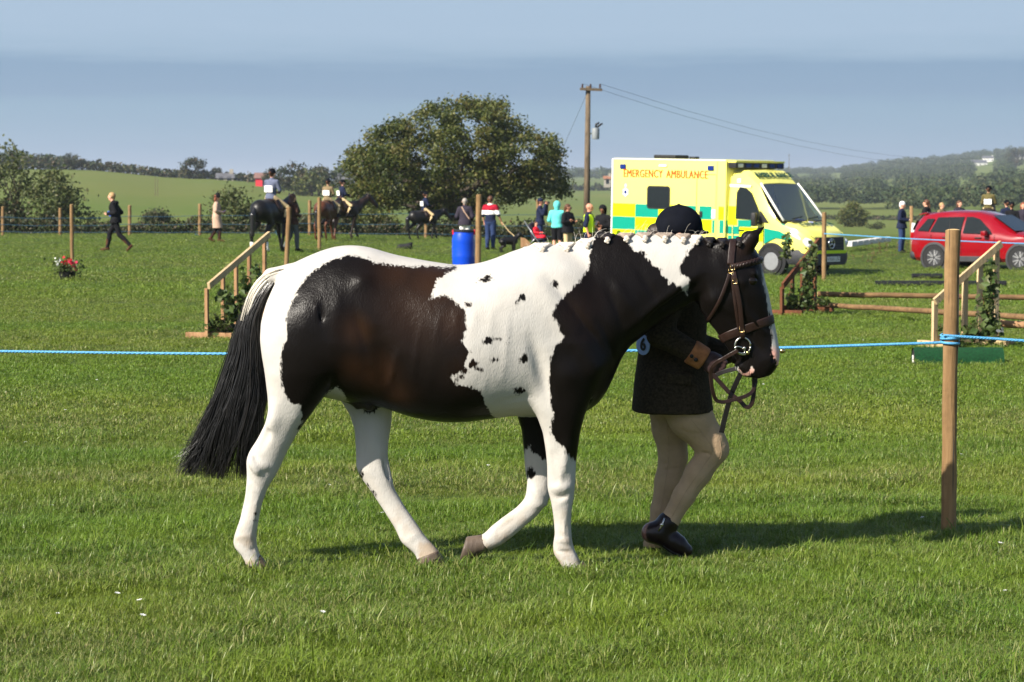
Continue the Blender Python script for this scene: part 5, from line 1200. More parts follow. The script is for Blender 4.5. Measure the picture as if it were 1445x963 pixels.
wing('pale timber jump wing beside the thick stake', 1320, 24.4, 1406, 24.9, [(1319, 425, 489), (1361.5, 384, 488), (1382.5, 372, 487), (1405.5, 347, 487)], ((1316, 426), (1409, 344)), RAILW, RAILW, (491, 489), 8.5)
wing('dark brown jump wing in front of the ambulance', 1103, 31.0, 1151, 32.2, [(1103.5, 405, 442), (1118, 388, 442), (1132, 371, 441), (1150, 352, 441)], ((1101, 404), (1152, 340)), BRNW, BRNW, (445, 441), 8.5, .085)
def pole(label, a, Da, b, Db, r_, m=POLEW):
    A_, B_ = P(*a, Da), P(*b, Db); T = thing('jump_pole', label, 'pole', A_, 0, 'round jump poles'); rg = random.Random(a[0]); n = 12
    MB().tube([(B_-A_)*k/n+Vector((0, 0, rg.uniform(-1, 1)*r_*.12)) for k in range(n+1)], [r_*(1+rg.uniform(-.05, .05)) for _ in range(n+1)], 12).build('pole', m, T, autosmooth=50)
    for e_, s_ in ((A_, -1), (B_, 1)): MB().lathe(e_-A_+(B_-A_).normalized()*.001*s_, [(r_*.92, 0), (0, .002*s_)], 12, 'x').build('cut_end', MATS['cut_wood_end'], T)
    return T
pole('upper round jump pole resting on the brown wing', (1154, 415.5), 31.8, (1520, 421), 31.4, .037); pole('lower round jump pole slanting from the brown wing', (1154, 430), 31.9, (1520, 452), 26.2, .036); pole('short visible jump pole end on the right pale wing', (1412, 456.5), 24.6, (1560, 468), 24.0, .038, UPRW)
mb = MB(); c_ = P(1410, 466, 24.65); mb.box((0, 0, 0), (.09, .03, .05), None, .004); mb.v = [tuple(Vector(p)) for p in mb.v]; o = mb.build('pole_cup', mat('galvanised', (.45, .45, .46), rough=.4, metal=.8), None); o.location = c_; tag(o, 'grey metal pole cup on the right pale jump wing', 'pole cup')
# leaves
def leaf_material(name, cols, tl=.3, rough=.5):
    m = bpy.data.materials.new(name); m.use_nodes = True; n = m.node_tree.nodes; l = m.node_tree.links; b = n['Principled BSDF']; at = n.new('ShaderNodeAttribute'); at.attribute_name = 'rnd'
    r = n.new('ShaderNodeValToRGB'); l.new(at.outputs['Fac'], r.inputs[0]); r.color_ramp.elements[0].color = (*cols[0], 1); r.color_ramp.elements[1].color = (*cols[-1], 1)
    for i, c in enumerate(cols[1:-1]): e = r.color_ramp.elements.new((i+1)/(len(cols)-1)); e.color = (*c, 1)
    l.new(r.outputs[0], b.inputs['Base Color']); b.inputs['Roughness'].default_value = rough; b.inputs['Specular IOR Level'].default_value = .3
    if tl:
        t = n.new('ShaderNodeBsdfTranslucent'); l.new(r.outputs[0], t.inputs['Color']); ms = n.new('ShaderNodeMixShader'); ms.inputs[0].default_value = tl; l.new(b.outputs[0], ms.inputs[1]); l.new(t.outputs[0], ms.inputs[2]); l.new(ms.outputs[0], n['Material Output'].inputs[0])
    return m
def leaf_obj(name, pts, size, m, parent, rg, rn=None, upb=.4, asp=.62):
    """one folded leaf (two triangles pairs) per point"""
    N = len(pts); nrm = rg.normal(0, 1, (N, 3)); nrm[:, 2] += upb*2; nrm /= np.linalg.norm(nrm, axis=1, keepdims=True); a = rg.normal(0, 1, (N, 3)); u = np.cross(nrm, a); u /= np.linalg.norm(u, axis=1, keepdims=True)+1e-9; w = np.cross(nrm, u)
    s_ = (size*rg.uniform(.6, 1.35, N))[:, None] if not hasattr(size, 'shape') else (size*rg.uniform(.7, 1.3, N))[:, None]
    V = np.stack([pts-u*s_*.5, pts+w*s_*asp*.5+nrm*s_*.08, pts+u*s_*.55, pts-w*s_*asp*.5+nrm*s_*.08], 1).reshape(-1, 3)
    o = obj(name, V, np.arange(N*4, dtype=np.int32).reshape(-1, 4), m, parent, False); fattr(o, 'rnd', np.repeat(rg.random(N) if rn is None else rn, 4)); o['kind'] = 'stuff'; return o
IVY = leaf_material('climber_leaves', [(.030, .055, .012), (.05, .09, .02), (.09, .12, .035), (.06, .08, .02), (.12, .13, .05)], .25)
def climber(label, boxes, D, n, size, seed, stems=4):
    """ivy and cut branches tied on a wing: boxes are (px, row, rpx, rrow) blobs"""
    rg = np.random.default_rng(seed); b = P(boxes[0][0], boxes[0][1], D); b.z = 0; T = thing('climbing_foliage', label, 'foliage', b, 0, 'foliage tied to the jump wings'); pts = []
    tot = sum(r1*r2 for _, _, r1, r2 in boxes)
    for (px, row_, r1, r2) in boxes:
        k = int(n*r1*r2/tot)+8; a = rg.normal(0, .5, (k, 2)); dd = rg.normal(-.04, .06, k)
        for i in range(k): p = P(px+a[i, 0]*r1, row_+a[i, 1]*r2, D+dd[i])-b; p.z = max(p.z, .02); pts.append(tuple(p))
    leaf_obj('leaves', np.array(pts), size, IVY, T, rg, asp=.8)
    for k in range(stems):
        bx = boxes[k % len(boxes)]; p0 = P(bx[0], bx[1]+bx[3]*.9, D)-b; p1 = P(bx[0]+bx[2]*rg.uniform(-.6, .6), bx[1]-bx[3]*.9, D-.03)-b; p0.z = max(p0.z, .01)
        MB().tube([p0, (p0+p1)/2+Vector((rg.uniform(-.05, .05), 0, 0)), p1], [.006, .005, .002], 5).build('stem', BRNW, T)
    return T
climber('ivy and cut branches tied low on the jump wing behind the tail', [(305, 462, 20, 14), (326, 440, 16, 28), (350, 420, 14, 30), (362, 385, 8, 14), (318, 420, 10, 14), (345, 450, 20, 16)], 26.0, 520, .075, 5, 6)
climber('ivy climbing the dark brown jump wing before the ambulance', [(1141, 400, 10, 40), (1128, 425, 14, 16), (1147, 365, 6, 22), (1110, 350, 8, 16), (1116, 425, 8, 18), (1160, 426, 14, 6)], 31.2, 620, .075, 6, 6)
climber('leafy branches tied to the pale jump wing by the thick stake', [(1375, 470, 22, 16), (1398, 400, 10, 36), (1390, 440, 12, 30), (1402, 460, 10, 30), (1330, 468, 8, 12), (1350, 480, 16, 8)], 24.35, 380, .08, 7, 7)
# green turf covered filler
g0 = P(1288, 515, 22.1); g0.z = 0; T = thing('turf_filler', 'low green artificial turf covered jump filler beside the thick stake', 'jump filler', g0)
L_ = (P(1414, 515, 22.1)-P(1288, 515, 22.1)).length; arc = [(.115*math.cos(a), .155*math.sin(a)) for a in np.linspace(0, math.pi, 13)]; vs = []; fs = []; rg = random.Random(3); nst = 22
for i in range(nst+1):
    for (a, b) in arc: k = 1+rg.uniform(-.03, .03); vs.append((L_*i/nst, a*k, b*k+.004))
for i in range(nst):
    for k in range(12): fs.append((i*13+k, i*13+k+1, (i+1)*13+k+1, (i+1)*13+k))
mb = MB(); mb.add(vs, fs); mb.build('turf_cover', mat('artificial_turf', lin(14, 62, 32), rough=.95, var=.5, scale=60, bump=.9, bscale=300), T, True)
mb = MB(); mb.prism([(a*.93, b*.93) for a, b in arc], .008, L_-.008, 'yz'); mb.build('hollow_fill', mat('dark_hollow_fill', (.02, .02, .02), rough=.9), T)  # near-black solid stands in for the shade inside the open tunnel
MB().box((-.004, -.03, .05), (.012, .03, .07), None, .002).build('end_batten', mat('white_batten', (.7, .68, .62), rough=.6), T)
# black corrugated pipes
BLKP = mat('black_corrugated_plastic', (.012, .012, .013), rough=.4, var=.2)
def pipe(label, a, b, D, r_):
    A_, B_ = P(*a, D), P(*b, D); A_.z = float(ground_z(A_.x, D))+r_; B_.z = float(ground_z(B_.x, D))+r_; T = thing('drainage_pipe', label, 'pipe', A_-Vector((0, 0, r_)), 0, 'black corrugated pipes'); n = int((B_-A_).length/.045)*2
    MB().tube([(B_-A_)*k/n+Vector((0, 0, r_)) for k in range(n+1)], [r_*(1 if k % 2 else .90) for k in range(n+1)], 14).build('pipe', BLKP, T, autosmooth=60)
pipe('long black corrugated pipe lying on the grass left of the thick stake', (1234, 388), (1420, 391), 50, .075); pipe('short black corrugated pipe lying beside the rear wheel of the red car', (1287, 374), (1330, 375), 58, .075)
# flower pot
b = Gt(95, 396); T = thing('flower_pot', 'black pot of red and white flowers at the foot of the stake', 'flower pot', b); MB().lathe((0, 0, 0), [(.12, 0), (.17, .16), (.18, .165), (.16, .15)], 16).build('pot', BLKP, T, autosmooth=40)
rg = np.random.default_rng(9); pp = rg.normal(0, 1, (420, 3))*np.array([.13, .13, .07])+np.array([0, 0, .27]); leaf_obj('leaves', pp, .06, IVY, T, rg)
for nm, cc, cen, k in (('red_flowers', lin(200, 25, 50), (.05, -.08, .33), 46), ('white_flowers', lin(235, 235, 230), (-.14, -.06, .36), 14), ('pink_flowers', lin(215, 60, 90), (.16, -.1, .26), 22)):
    leaf_obj(nm, rg.normal(0, .05, (k, 3))+np.array(cen), .055, leaf_material(nm, [cc, tuple(c*.8 for c in cc)], .2), T, rg, asp=1)
# blue barrel, board, bag
b = P(654.5, 380, 57.5); b.z = float(ground_z(b.x, b.y)); T = thing('blue_barrel', 'blue plastic barrel with red lid clamps beside a stake', 'barrel', b)
BLU = mat('blue_plastic', lin(10, 66, 190), rough=.35, var=.08, scale=4)
MB().lathe((0, 0, 0), [(.255, 0), (.275, .02), (.285, .25), (.29, .30), (.285, .32), (.292, .50), (.287, .62), (.29, .66), (.285, .70), (.27, .84), (.262, .86), (.262, .90)], 28).build('drum', BLU, T, autosmooth=40)
MB().lathe((0, 0, 0), [(.275, .885), (.278, .90), (.278, .93), (.25, .945), (0, .945)], 28).build('lid', mat('black_lid', (.02, .02, .025), rough=.5), T, autosmooth=40)
for a in (200, 340, 270-180): MB().box((.28*math.cos(R(a)), .28*math.sin(R(a)), .88), (.04, .04, .12), None, .008).build('clamp', mat('red_clamp', lin(205, 40, 60), rough=.5), T)
b = Gt(741, 350); T = thing('plywood_board', 'pointed plywood board standing on the grass near the pushchair', 'board', b); mb = MB(); mb.prism([(-.16, 0), (.36, 0), (.0, .34), (-.16, .36)], -.012, .012); mb.build('panel', UPRW, T); mb = MB(); mb.box((-.12, .12, .16), (.03, .24, .03), Euler((R(-35), 0, 0))); mb.build('prop', UPRW, T)
b = Gt(571, 352); f = Field((-.35, -.25, -.02), (.35, .25, .35), .02); f.cone((-.15, 0, .07), (.15, .02, .09), .09, .10, .05); f.cone((.1, 0, .12), (.22, .02, .19), .07, .04, .04); f.cone((-.2, 0, .04), (-.26, .05, .03), .05, .03, .03); v_, q_ = f.mesh(); o = obj('black_bag', v_, q_, mat('black_nylon', (.012, .012, .013), rough=.7, bump=.4, scale=8)); o.location = b; tag(o, 'crumpled black bag lying on the grass behind the piebald rump', 'bag')
# ================================================================== hedge, trees, bushes
OAK = leaf_material('summer_leaves', [(.026, .042, .008), (.044, .064, .012), (.070, .088, .018), (.104, .116, .026), (.142, .142, .036), (.105, .085, .026)], .26)
DKL = leaf_material('dark_hedge_leaves', [(.010, .020, .006), (.022, .036, .010), (.036, .048, .014), (.060, .056, .020), (.075, .050, .024)], .15)
LTL = leaf_material('light_willow_leaves', [(.03, .045, .012), (.05, .07, .02), (.085, .10, .03), (.12, .12, .045)], .28)
BARK = mat('bark', (.055, .043, .032), rough=.9, var=.4, scale=6, bump=.6, stretch=(1, 1, .2)); 
def crown_tree(name, label, D, outline, thick, nclump, nleaf, csig, lsize, mleaf, base, seed, trunk_r=.2, group=None, cat='tree', limbs=8, fill=.5, minz=.25, boughs=0):
    """crown of leaf clumps inside a side outline given real depth; base = pixel of the foot"""
    rg = np.random.default_rng(seed); b = P(base[0], base[1], D); b.z = float(terrain(b.x, D)); poly = [(P(a, c, D).x, P(a, c, D).z) for a, c in outline]; xs = [p[0] for p in poly]; zs = [p[1] for p in poly]
    T = thing(name, label, cat, b, 0, group); cx = rg.uniform(min(xs), max(xs), nclump*14); cz = rg.uniform(min(zs), max(zs), nclump*14); sd = poly_sdf(cx, cz, poly); k = np.where(sd > csig*.4)[0][:nclump]; cx, cz, sd = cx[k], cz[k], sd[k]; mx = sd.max()
    hd_ = thick*np.sqrt(np.clip(1-(1-sd/mx)**2, .02, 1)); yy = hd_*np.sign(rg.uniform(-1, 1, len(k)))*rg.random(len(k))**fill
    C = np.stack([cx-b.x, yy, cz-b.z], 1)
    if boughs:                                            # foliage gathers on boughs, with gaps between them
        bc = rg.choice(len(C), boughs, replace=False); near_ = np.argmin(((C[:, None]-C[bc][None])**2*np.array([1, 1, 2.2])).sum(2), 1); C = C[bc][near_]+(C-C[bc][near_])*np.array([.84, .84, .74])
    shade = rg.normal(0, .20, len(C))
    id_ = rg.integers(0, len(C), nleaf); pts = C[id_]+rg.normal(0, 1, (nleaf, 3))*csig*np.array([1, 1, .72]); pts = pts[pts[:, 2] > minz]; id_ = id_[:len(pts)]
    leaf_obj('crown', pts, lsize, mleaf, T, rg, np.clip(rg.random(len(pts))*.75+.12+shade[id_], 0, 1))
    if trunk_r > 0:
        top_ = Vector((rg.uniform(-.3, .3), 0, C[:, 2].mean()*.75)); MB().tube([(0, 0, -.2), (0.02, 0, top_.z*.25), top_*.6, top_], [trunk_r*1.35, trunk_r, trunk_r*.8, trunk_r*.45], 10).build('trunk', BARK, T, True)
        for j in rg.choice(len(C), min(limbs, len(C)), replace=False):
            e_ = Vector(C[j]); s0 = top_*rg.uniform(.35, .9); MB().tube([s0, s0.lerp(e_, .5)+Vector((0, 0, -.1*e_.length*.3)), e_], [trunk_r*.45, trunk_r*.28, trunk_r*.08], 7).build('limb', BARK, T, True)
    return T
crown_tree('broad_tree', 'big broad windswept tree rising behind the hedge in the middle', 104, [(476, 238), (488, 212), (497, 196), (520, 190), (540, 178), (566, 160), (590, 156), (612, 144), (640, 142), (655, 136), (676, 140), (700, 141), (716, 152), (722, 166), (742, 168), (752, 184), (770, 178), (783, 192), (792, 214), (790, 232), (797, 243), (805, 262), (818, 270), (812, 282), (790, 284), (768, 274), (745, 284), (712, 294), (680, 300), (650, 306), (610, 302), (575, 302), (545, 290), (515, 302), (496, 284), (484, 268)], 4.2, 520, 56000, .22, .145, OAK, (640, 342), 2, .30, limbs=12, fill=.42, boughs=70)
crown_tree('leaning_tree', 'thin leaning tree at the left edge with open ragged crown', 102, [(-30, 215), (5, 205), (20, 202), (40, 230), (48, 255), (30, 275), (18, 285), (0, 270), (-30, 290)], 1.2, 46, 1500, .24, .16, LTL, (22, 336), 3, .075, group='small trees by the left hedge')
crown_tree('bushy_tree', 'bushy ragged tree left of the striding person in black', 101, [(40, 320), (38, 280), (55, 245), (62, 232), (80, 240), (95, 250), (112, 268), (128, 300), (135, 330), (90, 332)], 1.5, 70, 3300, .26, .16, LTL, (78, 336), 4, .10, group='small trees by the left hedge')
crown_tree('bushy_tree', 'low dense bush at the far left by the hedge', 101, [(-30, 330), (-20, 285), (5, 280), (30, 285), (45, 310), (40, 332)], 1.3, 60, 3600, .26, .16, DKL, (10, 336), 14, .08, group='small trees by the left hedge')
for i, (o_, nm, lb, ml, sd_) in enumerate((([(295, 332), (290, 300), (305, 272), (325, 264), (345, 275), (358, 300), (362, 332)], 'russet_bush', 'russet leafy bush between the woman in beige and the black horse', LTL, 5), ([(480, 335), (485, 300), (510, 290), (540, 296), (560, 315), (570, 336)], 'green_bush', 'green bush under the left side of the broad tree', OAK, 6), ([(690, 340), (700, 322), (735, 316), (770, 324), (800, 334), (805, 344)], 'green_bush', 'dark bush under the right side of the broad tree', DKL, 7), ([(415, 333), (425, 305), (450, 300), (475, 312), (480, 334)], 'green_bush', 'rounded bush behind the brown horses', DKL, 8), ([(205, 320), (210, 300), (222, 296), (234, 304), (238, 320)], 'round_bush', 'small round dark bush on the left hillside', DKL, 10), ([(560, 338), (570, 322), (620, 316), (680, 318), (695, 340)], 'green_bush', 'dark shade bush below the trunk of the broad tree', DKL, 12))):
    crown_tree(nm, lb, 99 if sd_ != 10 else 140, o_, .8, 40, 2600, .24, .15, ml, ((o_[0][0]+o_[-1][0])/2, o_[0][1]+2), sd_, .04, cat='bush', limbs=4, minz=.05)
# hedge along the far side of the field
rg = np.random.default_rng(77); N = 30000; px_ = rg.uniform(-120, 880, N); t_ = rg.random(N)
top_r = 312-5*np.sin(px_*.031)-4*np.sin(px_*.093+1)-3*np.sin(px_*.21)+np.where(px_ > 560, 6, 0)+np.where((px_ > 180) & (px_ < 290), 4, 0)+rg.normal(0, 1.6, N); row_ = 340+(top_r-340)*t_**.8
pts = np.array([tuple(P(a, r_, 97.5)) for a, r_ in zip(px_, row_)]); pts[:, 1] += rg.normal(0, .45, N); pts[:, 2] = np.maximum(pts[:, 2], terrain(pts[:, 0], pts[:, 1])+.03)
T = thing('field_hedge', 'low mixed hedge along the far edge of the show field', 'hedge', (0, 97.5, 0)); pts[:, 1] -= 97.5; leaf_obj('foliage', pts, .125, DKL, T, rg)
# hedgerow and trees on the left hill
def hedgerow(name, label, line, D, hpx, n, size, ml, seed, dj=3.0):
    rg = np.random.default_rng(seed); xs = np.array([a for a, _ in line]); rs = np.array([b for _, b in line]); px_ = rg.uniform(xs[0], xs[-1], n); X = (px_-722.5)*D/FPX; Yd = D+rg.normal(0, dj, n); z0 = terrain(X, np.full(n, D))
    hh = (np.interp(px_, xs, np.array(hpx, float) if hasattr(hpx, '__len__') else np.full(len(xs), hpx))*(1+.25*np.sin(px_*.37+seed)+.18*np.sin(px_*1.1)))*D/FPX; z = z0+hh*rg.random(n)**.75
    T = thing(name, label, 'hedge', (0, D, 0)); leaf_obj('foliage', np.stack([X, Yd-D, z], 1), size, ml, T, rg); return T
hedgerow('hill_hedgerow', 'dark hedgerow running along the top of the left hill field', [(-80, 240), (40, 240), (100, 240), (200, 246), (280, 252), (380, 258), (480, 262)], 505, [14, 16, 12, 9, 8, 8, 8], 9000, .75, DKL, 1)
def round_tree(name, label, px, row_c, r, D, ml=DKL, n=1500, seed=1, asp=.85, group='round trees on the left hill'):
    o_ = [(px+r*math.cos(a)*(1+.1*math.sin(3*a+seed)), row_c+r*asp*math.sin(a)*(1+.08*math.sin(5*a+seed))) for a in np.linspace(0, 2*math.pi, 22)[:-1]]
    return crown_tree(name, label, D, o_, r*D/FPX*.8, 40, n, r*D/FPX*.16, r*D/FPX*.17, ml, (px, row_c+r*asp+4), seed, r*D/FPX*.07, group, limbs=4, minz=.1)
for i, (px, rc, r, lb, ml) in enumerate(((273, 238, 18, 'largest round tree on the left skyline hedgerow', DKL), (305, 245, 9.5, 'small round tree right of the largest skyline tree', DKL), (100, 226, 12, 'tree rising from the skyline hedgerow at the left', DKL), (417, 252, 25, 'left dark tree of the group behind the mounted rider in grey', DKL), (450, 253, 23, 'right dark tree of the group behind the mounted rider in grey', DKL), (440, 266, 27, 'lighter low tree before the group behind the mounted rider in grey', OAK), (385, 250, 14, 'tree by the red barn on the skyline', DKL))):
    round_tree('round_tree', lb, px, rc, r, 500 if i < 3 else 440-6*i, ml, 1500, 30+i)
round_tree('round_tree', 'round olive tree in the valley right of the ambulance', 1203, 305, 21, 300, OAK, 2600, 51, 1.0, 'valley trees on the right'); round_tree('round_tree', 'small dark bush in the valley right of the ambulance', 1237, 322, 13, 260, DKL, 1200, 52, .7, 'valley trees on the right'); round_tree('round_tree', 'tree at the right edge high on the skyline', 1434, 222, 14, 1500, DKL, 1200, 53, .9, 'valley trees on the right')
hedgerow('valley_hedgerow', 'hedgerow across the valley right of the ambulance', [(1150, 300), (1300, 300), (1480, 300)], 420, [5, 5, 6], 3500, .5, DKL, 3)
hedgerow('far_hedgerow', 'dark far hedgerow below the ridge behind the utility pole', [(770, 270), (860, 270), (1000, 270)], 1000, [8, 8, 7], 3000, 1.2, DKL, 4); 
# woods on the right-hand hills: one mass of crowns
WOOD = leaf_material('distant_wood_leaves', [(.012, .024, .008), (.022, .040, .012), (.034, .054, .016), (.050, .062, .020), (.07, .07, .028)], .0, .8)
def woods(n, per, seed, areas):
    rg = np.random.default_rng(seed); P3 = []; S = []; RN = []
    for (p0, p1, d0, d1, dens, hmin, hmax) in areas:
        for _ in range(int(n*dens)):
            px = rg.uniform(p0, p1); d = d0*(d1/d0)**rg.random(); x = (px-722.5)*d/FPX; z = float(terrain(x, d)); hgt = rg.uniform(hmin, hmax); rad = hgt*rg.uniform(.42, .62); sh_ = rg.normal(0, .14)
            if any(abs(px-hx) < 12 and hd*.45 < d < hd+25 for hx, hd in ((1354, 1250), (1381, 2000), (1393, 2150), (1439, 2150), (1254, 1400))): continue
            q_ = rg.normal(0, 1, (per, 3)); q_ /= np.linalg.norm(q_, axis=1, keepdims=True); q_ *= (rg.random((per, 1))**.25); q_[:, 2] = np.abs(q_[:, 2])*1.0-.15
            P3.append(q_*np.array([rad, rad, hgt*.55])+np.array([x, d, z+hgt*.42])); S.append(np.full(per, rad*.24)); RN.append(np.clip(rg.random(per)*.6+.2+sh_, 0, 1))
    return np.concatenate(P3), np.concatenate(S), np.concatenate(RN), rg
pts, ss, rn, rg = woods(2700, 105, 8, [(1225, 1520, 800, 1600, .36, 5, 8), (1255, 1520, 480, 800, .13, 4, 7), (1190, 1520, 1500, 2650, .42, 6, 9), (1040, 1200, 2200, 2650, .06, 6, 9), (1120, 1260, 900, 1400, .05, 5, 8), (1130, 1240, 600, 640, .02, 4, 7), (1050, 1250, 1700, 1760, .03, 6, 8), (770, 1050, 1500, 2700, .10, 7, 12), (480, 700, 900, 2000, .07, 6, 11), (-60, 110, 520, 700, .02, 3, 5.5), (480, 620, 600, 900, .03, 6, 9)])
tag(leaf_obj('woodland', pts, ss, WOOD, None, rg, rn, asp=.8), 'wooded hillsides far behind the show field', 'woodland')
# far houses
WHT = mat('white_render', (.74, .72, .68), rough=.8, var=.06, scale=.5); SLATE = mat('slate_roof', (.10, .10, .11), rough=.7, var=.2, scale=.6); STONE = mat('grey_stone', (.30, .27, .23), rough=.9, var=.2, scale=.8); GLS = mat('far_window_glass', (.02, .025, .03), rough=.1)
def house(label, px, row_, D, w, h_, dp=6, rz=0.0, wm=WHT, rm=SLATE, nwin=3, name='far_house'):
    b = P(px, row_, D); T = thing(name, label, 'house', (b.x, D, b.z), rz); MB().box((0, 0, h_/2-.6), (w, dp, h_+1.2)).build('wall', wm, T)
    mb = MB(); mb.prism([(-dp/2-.3, h_-.01), (dp/2+.3, h_-.01), (0, h_+dp*.36)], -w/2-.3, w/2+.3, 'yz'); rf = mb.build('roof', rm, T); MB().box((w*.38, 0, h_+dp*.36), (.8, .7, 1.6)).build('chimney', wm, rf)
    for k in range(nwin):
        for zz in (h_*.3, h_*.74): mb = MB(); mb.box((-w/2+w*(k+.5)/nwin, -dp/2-.02, zz), (.9, .08, 1.1)); mb.build('window', GLS, T)
    return T
house('white house half way down the wooded right hill', 1354, 280, 1250, 7.0, 4.4, 5, R(-20)); house('largest white farmhouse high on the right hill', 1381, 240, 2000, 13, 6, 7, R(10)); house('small white house above the farmhouse on the right hill', 1394, 233, 2150, 10, 6, 6, R(-8)); house('white house at the right edge of the skyline', 1439, 231, 2150, 12, 6, 7, R(14)); house('pale house low in the right hill woods', 1254, 284, 1400, 4.5, 3.5, 4)
house('left white house seen under the broad tree', 532, 288, 880, 7.5, 3.2, 5, R(6)); house('right white house seen under the broad tree', 550, 287, 900, 7, 3.4, 5, R(-15)); house('grey stone house left of the broad tree', 487, 271, 620, 5.5, 3.2, 5, R(8), STONE); house('small white cottage behind the brown horses', 438, 276, 600, 2.2, 2.6, 3, 0, WHT, SLATE, 1); house('pale farm shed on the left skyline', 318, 259, 495, 3.4, 1.1, 3, R(5), STONE, SLATE, 2)
house('red walled barn with brown roof on the left skyline', 374, 264, 460, 3.6, 1.7, 3, R(4), mat('red_barn_cladding', lin(205, 50, 62), rough=.7), mat('brown_barn_roof', lin(120, 92, 84), rough=.8), 1, 'red_barn')
house('brown roofed barn just left of the ambulance', 857, 259, 700, 1.9, 1.3, 2.5, 0, STONE, mat('brown_tile_roof', lin(140, 96, 72), rough=.8), 1)
# utility pole with transformer, wires
b = P(827.5, 350, 100); b.z = float(terrain(b.x, 100)); T = thing('utility_pole', 'tall wooden utility pole with cross arm and transformer left of the ambulance', 'utility pole', b); t = P(830, 122, 100)-b; GREYW = wood('weathered_pole_wood', (92, 78, 62), (132, 116, 94))
MB().tube([(0, 0, -.2), t*.5, t], [.145, .125, .10], 12).build('pole', GREYW, T, True); MB().box(t+Vector((.12, -.13, -.14)), (.95, .09, .11), Euler((0, R(2), R(8)))).build('cross_arm', GREYW, T)
for k, dx in enumerate((-.25, .1, .5)): MB().lathe(t+Vector((dx, -.13, -.09)), [(.02, 0), (.05, .03), (.03, .06), (.05, .09), (.03, .13), (.045, .16), (0, .19)], 10).build('insulator', mat('brown_porcelain', (.06, .03, .02), rough=.25), T)
tr_ = P(840.5, 187, 100)-b; MB().lathe(tr_+Vector((0, 0, -.30)), [(.0, 0), (.15, .01), (.16, .05), (.16, .44), (.14, .48), (0, .50)], 16).build('transformer', mat('transformer_grey', (.20, .22, .23), rough=.5), T, autosmooth=40)
for dx, dz in ((.02, .34), (.16, .30)): MB().tube([tr_+Vector((dx*.4, 0, .2)), tr_+Vector((dx, 0, dz)), tr_+Vector((dx+.14, 0, dz+.08))], [.04, .05, .03], 8).build('bushing', mat('dark_bushing', (.02, .02, .022), rough=.4), T, True)
MB().box(tr_+Vector((-.22, 0, -.05)), (.22, .05, .08)).build('bracket', STEEL, T)
WIRE = mat('wire', (.03, .03, .032), rough=.6)
for (a, z1, lb) in ((-.25, 0, 'upper power line sloping down from the utility pole to the right'), (.5, -.8, 'lower power line sloping down from the utility pole to the right')):
    p0 = b+t+Vector((a, -.13, .1)); p1 = P(1500, 214+z1*16, 240); pts = [p0.lerp(p1, k/12)-Vector((0, 0, 2.4*(1-(2*k/12-1)**2)))for k in range(13)]; mb = MB(); mb.tube([p-p0 for p in pts], .0065, 5); o = mb.build('power_line', WIRE, None); o.location = p0; tag(o, lb, 'power line')
p0 = b+t+Vector((-.05, 0, -.3)); mb = MB(); mb.tube([(0, 0, 0), P(800, 196, 100)-p0, P(770, 270, 103)-p0], .008, 5); o = mb.build('stay_wire', WIRE, None); o.location = p0; tag(o, 'thin stay wire running down left from the utility pole', 'wire')
for (px, r0, r1, D, lb) in ((350, 262, 241, 480, 'thin pole on the left skyline beside the red barn'), (219, 284, 250, 330, 'left of two thin poles on the left hill field'), (222.5, 284, 252, 330, 'right of two thin poles on the left hill field'), (1113.5, 246, 217, 1500, 'thin mast on the skyline above the ambulance cab')):
    p = P(px, r0+3, D); q1 = P(px, r1, D); r_ = .45*D/FPX; mb = MB(); mb.tube([(0, 0, 0), (q1-p)*.6, q1-p], [r_, r_*.9, r_*.6], 6); mb.box((q1-p)*.92, (2.2*r_*3, r_, r_)); o = mb.build('thin_pole', GREYW, None); o.location = p; tag(o, lb, 'pole')
# low white barrier behind the ambulance, with the post and notices beyond
b = P(1196, 347, 78); e_ = P(1252, 339.5, 84); T = thing('white_barrier', 'low white panelled barrier lying beyond the front of the ambulance', 'barrier', (b.x, b.y, float(ground_z(b.x, b.y)))); n = 7; d = (e_-b)/n; b0 = b-Vector(T.location)
for k in range(n): MB().box(b0+d*(k+.5)+Vector((0, 0, .05)), (d.length*.93, .3, .17), Euler((0, -math.atan2(d.z, math.hypot(d.x, d.y)), math.atan2(d.y, d.x))), .02).build('panel', mat('white_weathered', (.62, .60, .56), rough=.7, var=.12, scale=2), T)
b = P(1287, 356, 74); b.z = float(ground_z(b.x, b.y)); T = thing('notice_post', 'wooden post with paper notices beside the red car', 'notice post', b); q1 = P(1286, 291, 74)-b
MB().tube([(0, 0, -.05), q1], .055, 10).build('post', STAKE, T, True)
for k, (r0, r1) in enumerate(((315, 331), (333, 347))): a = P(1290, (r0+r1)/2, 73.9)-b; MB().box(a, (.17, .012, (r1-r0)*74/FPX), Euler((0, R(3-6*k), R(-12))), .0).build('notice', mat('white_paper', (.72, .72, .74), rough=.7), T)
# brown dock weeds and long stalks in the grass behind the ambulance
DOCK = leaf_material('dock_seed', [(.10, .055, .025), (.14, .09, .04), (.08, .10, .03)], .2)
rg = np.random.default_rng(12)
for i, (px, row_, lb) in enumerate(((1218, 372, 'dry dock weed in front of the ambulance nose'), (1252, 362, 'dry dock weeds behind the black pipe'), (1280, 358, 'dry dock weeds left of the red car'), (1236, 356, 'small dry weed behind the white barrier end'))):
    b = Gt(px, row_); T = thing('dock_weed', lb, 'weed', b, 0, 'dry weeds near the red car'); k = 130; st = rg.integers(0, 6, k); off = rg.uniform(-.45, .45, (6, 2)); hh = rg.uniform(.25, .55, 6); tt = rg.random(k); pp = np.stack([off[st, 0]*(.7+.3*tt), off[st, 1]*(.7+.3*tt), hh[st]*tt+.03], 1)+rg.normal(0, .02, (k, 3)); leaf_obj('seed_heads', pp, .06, DOCK, T, rg, asp=.4)
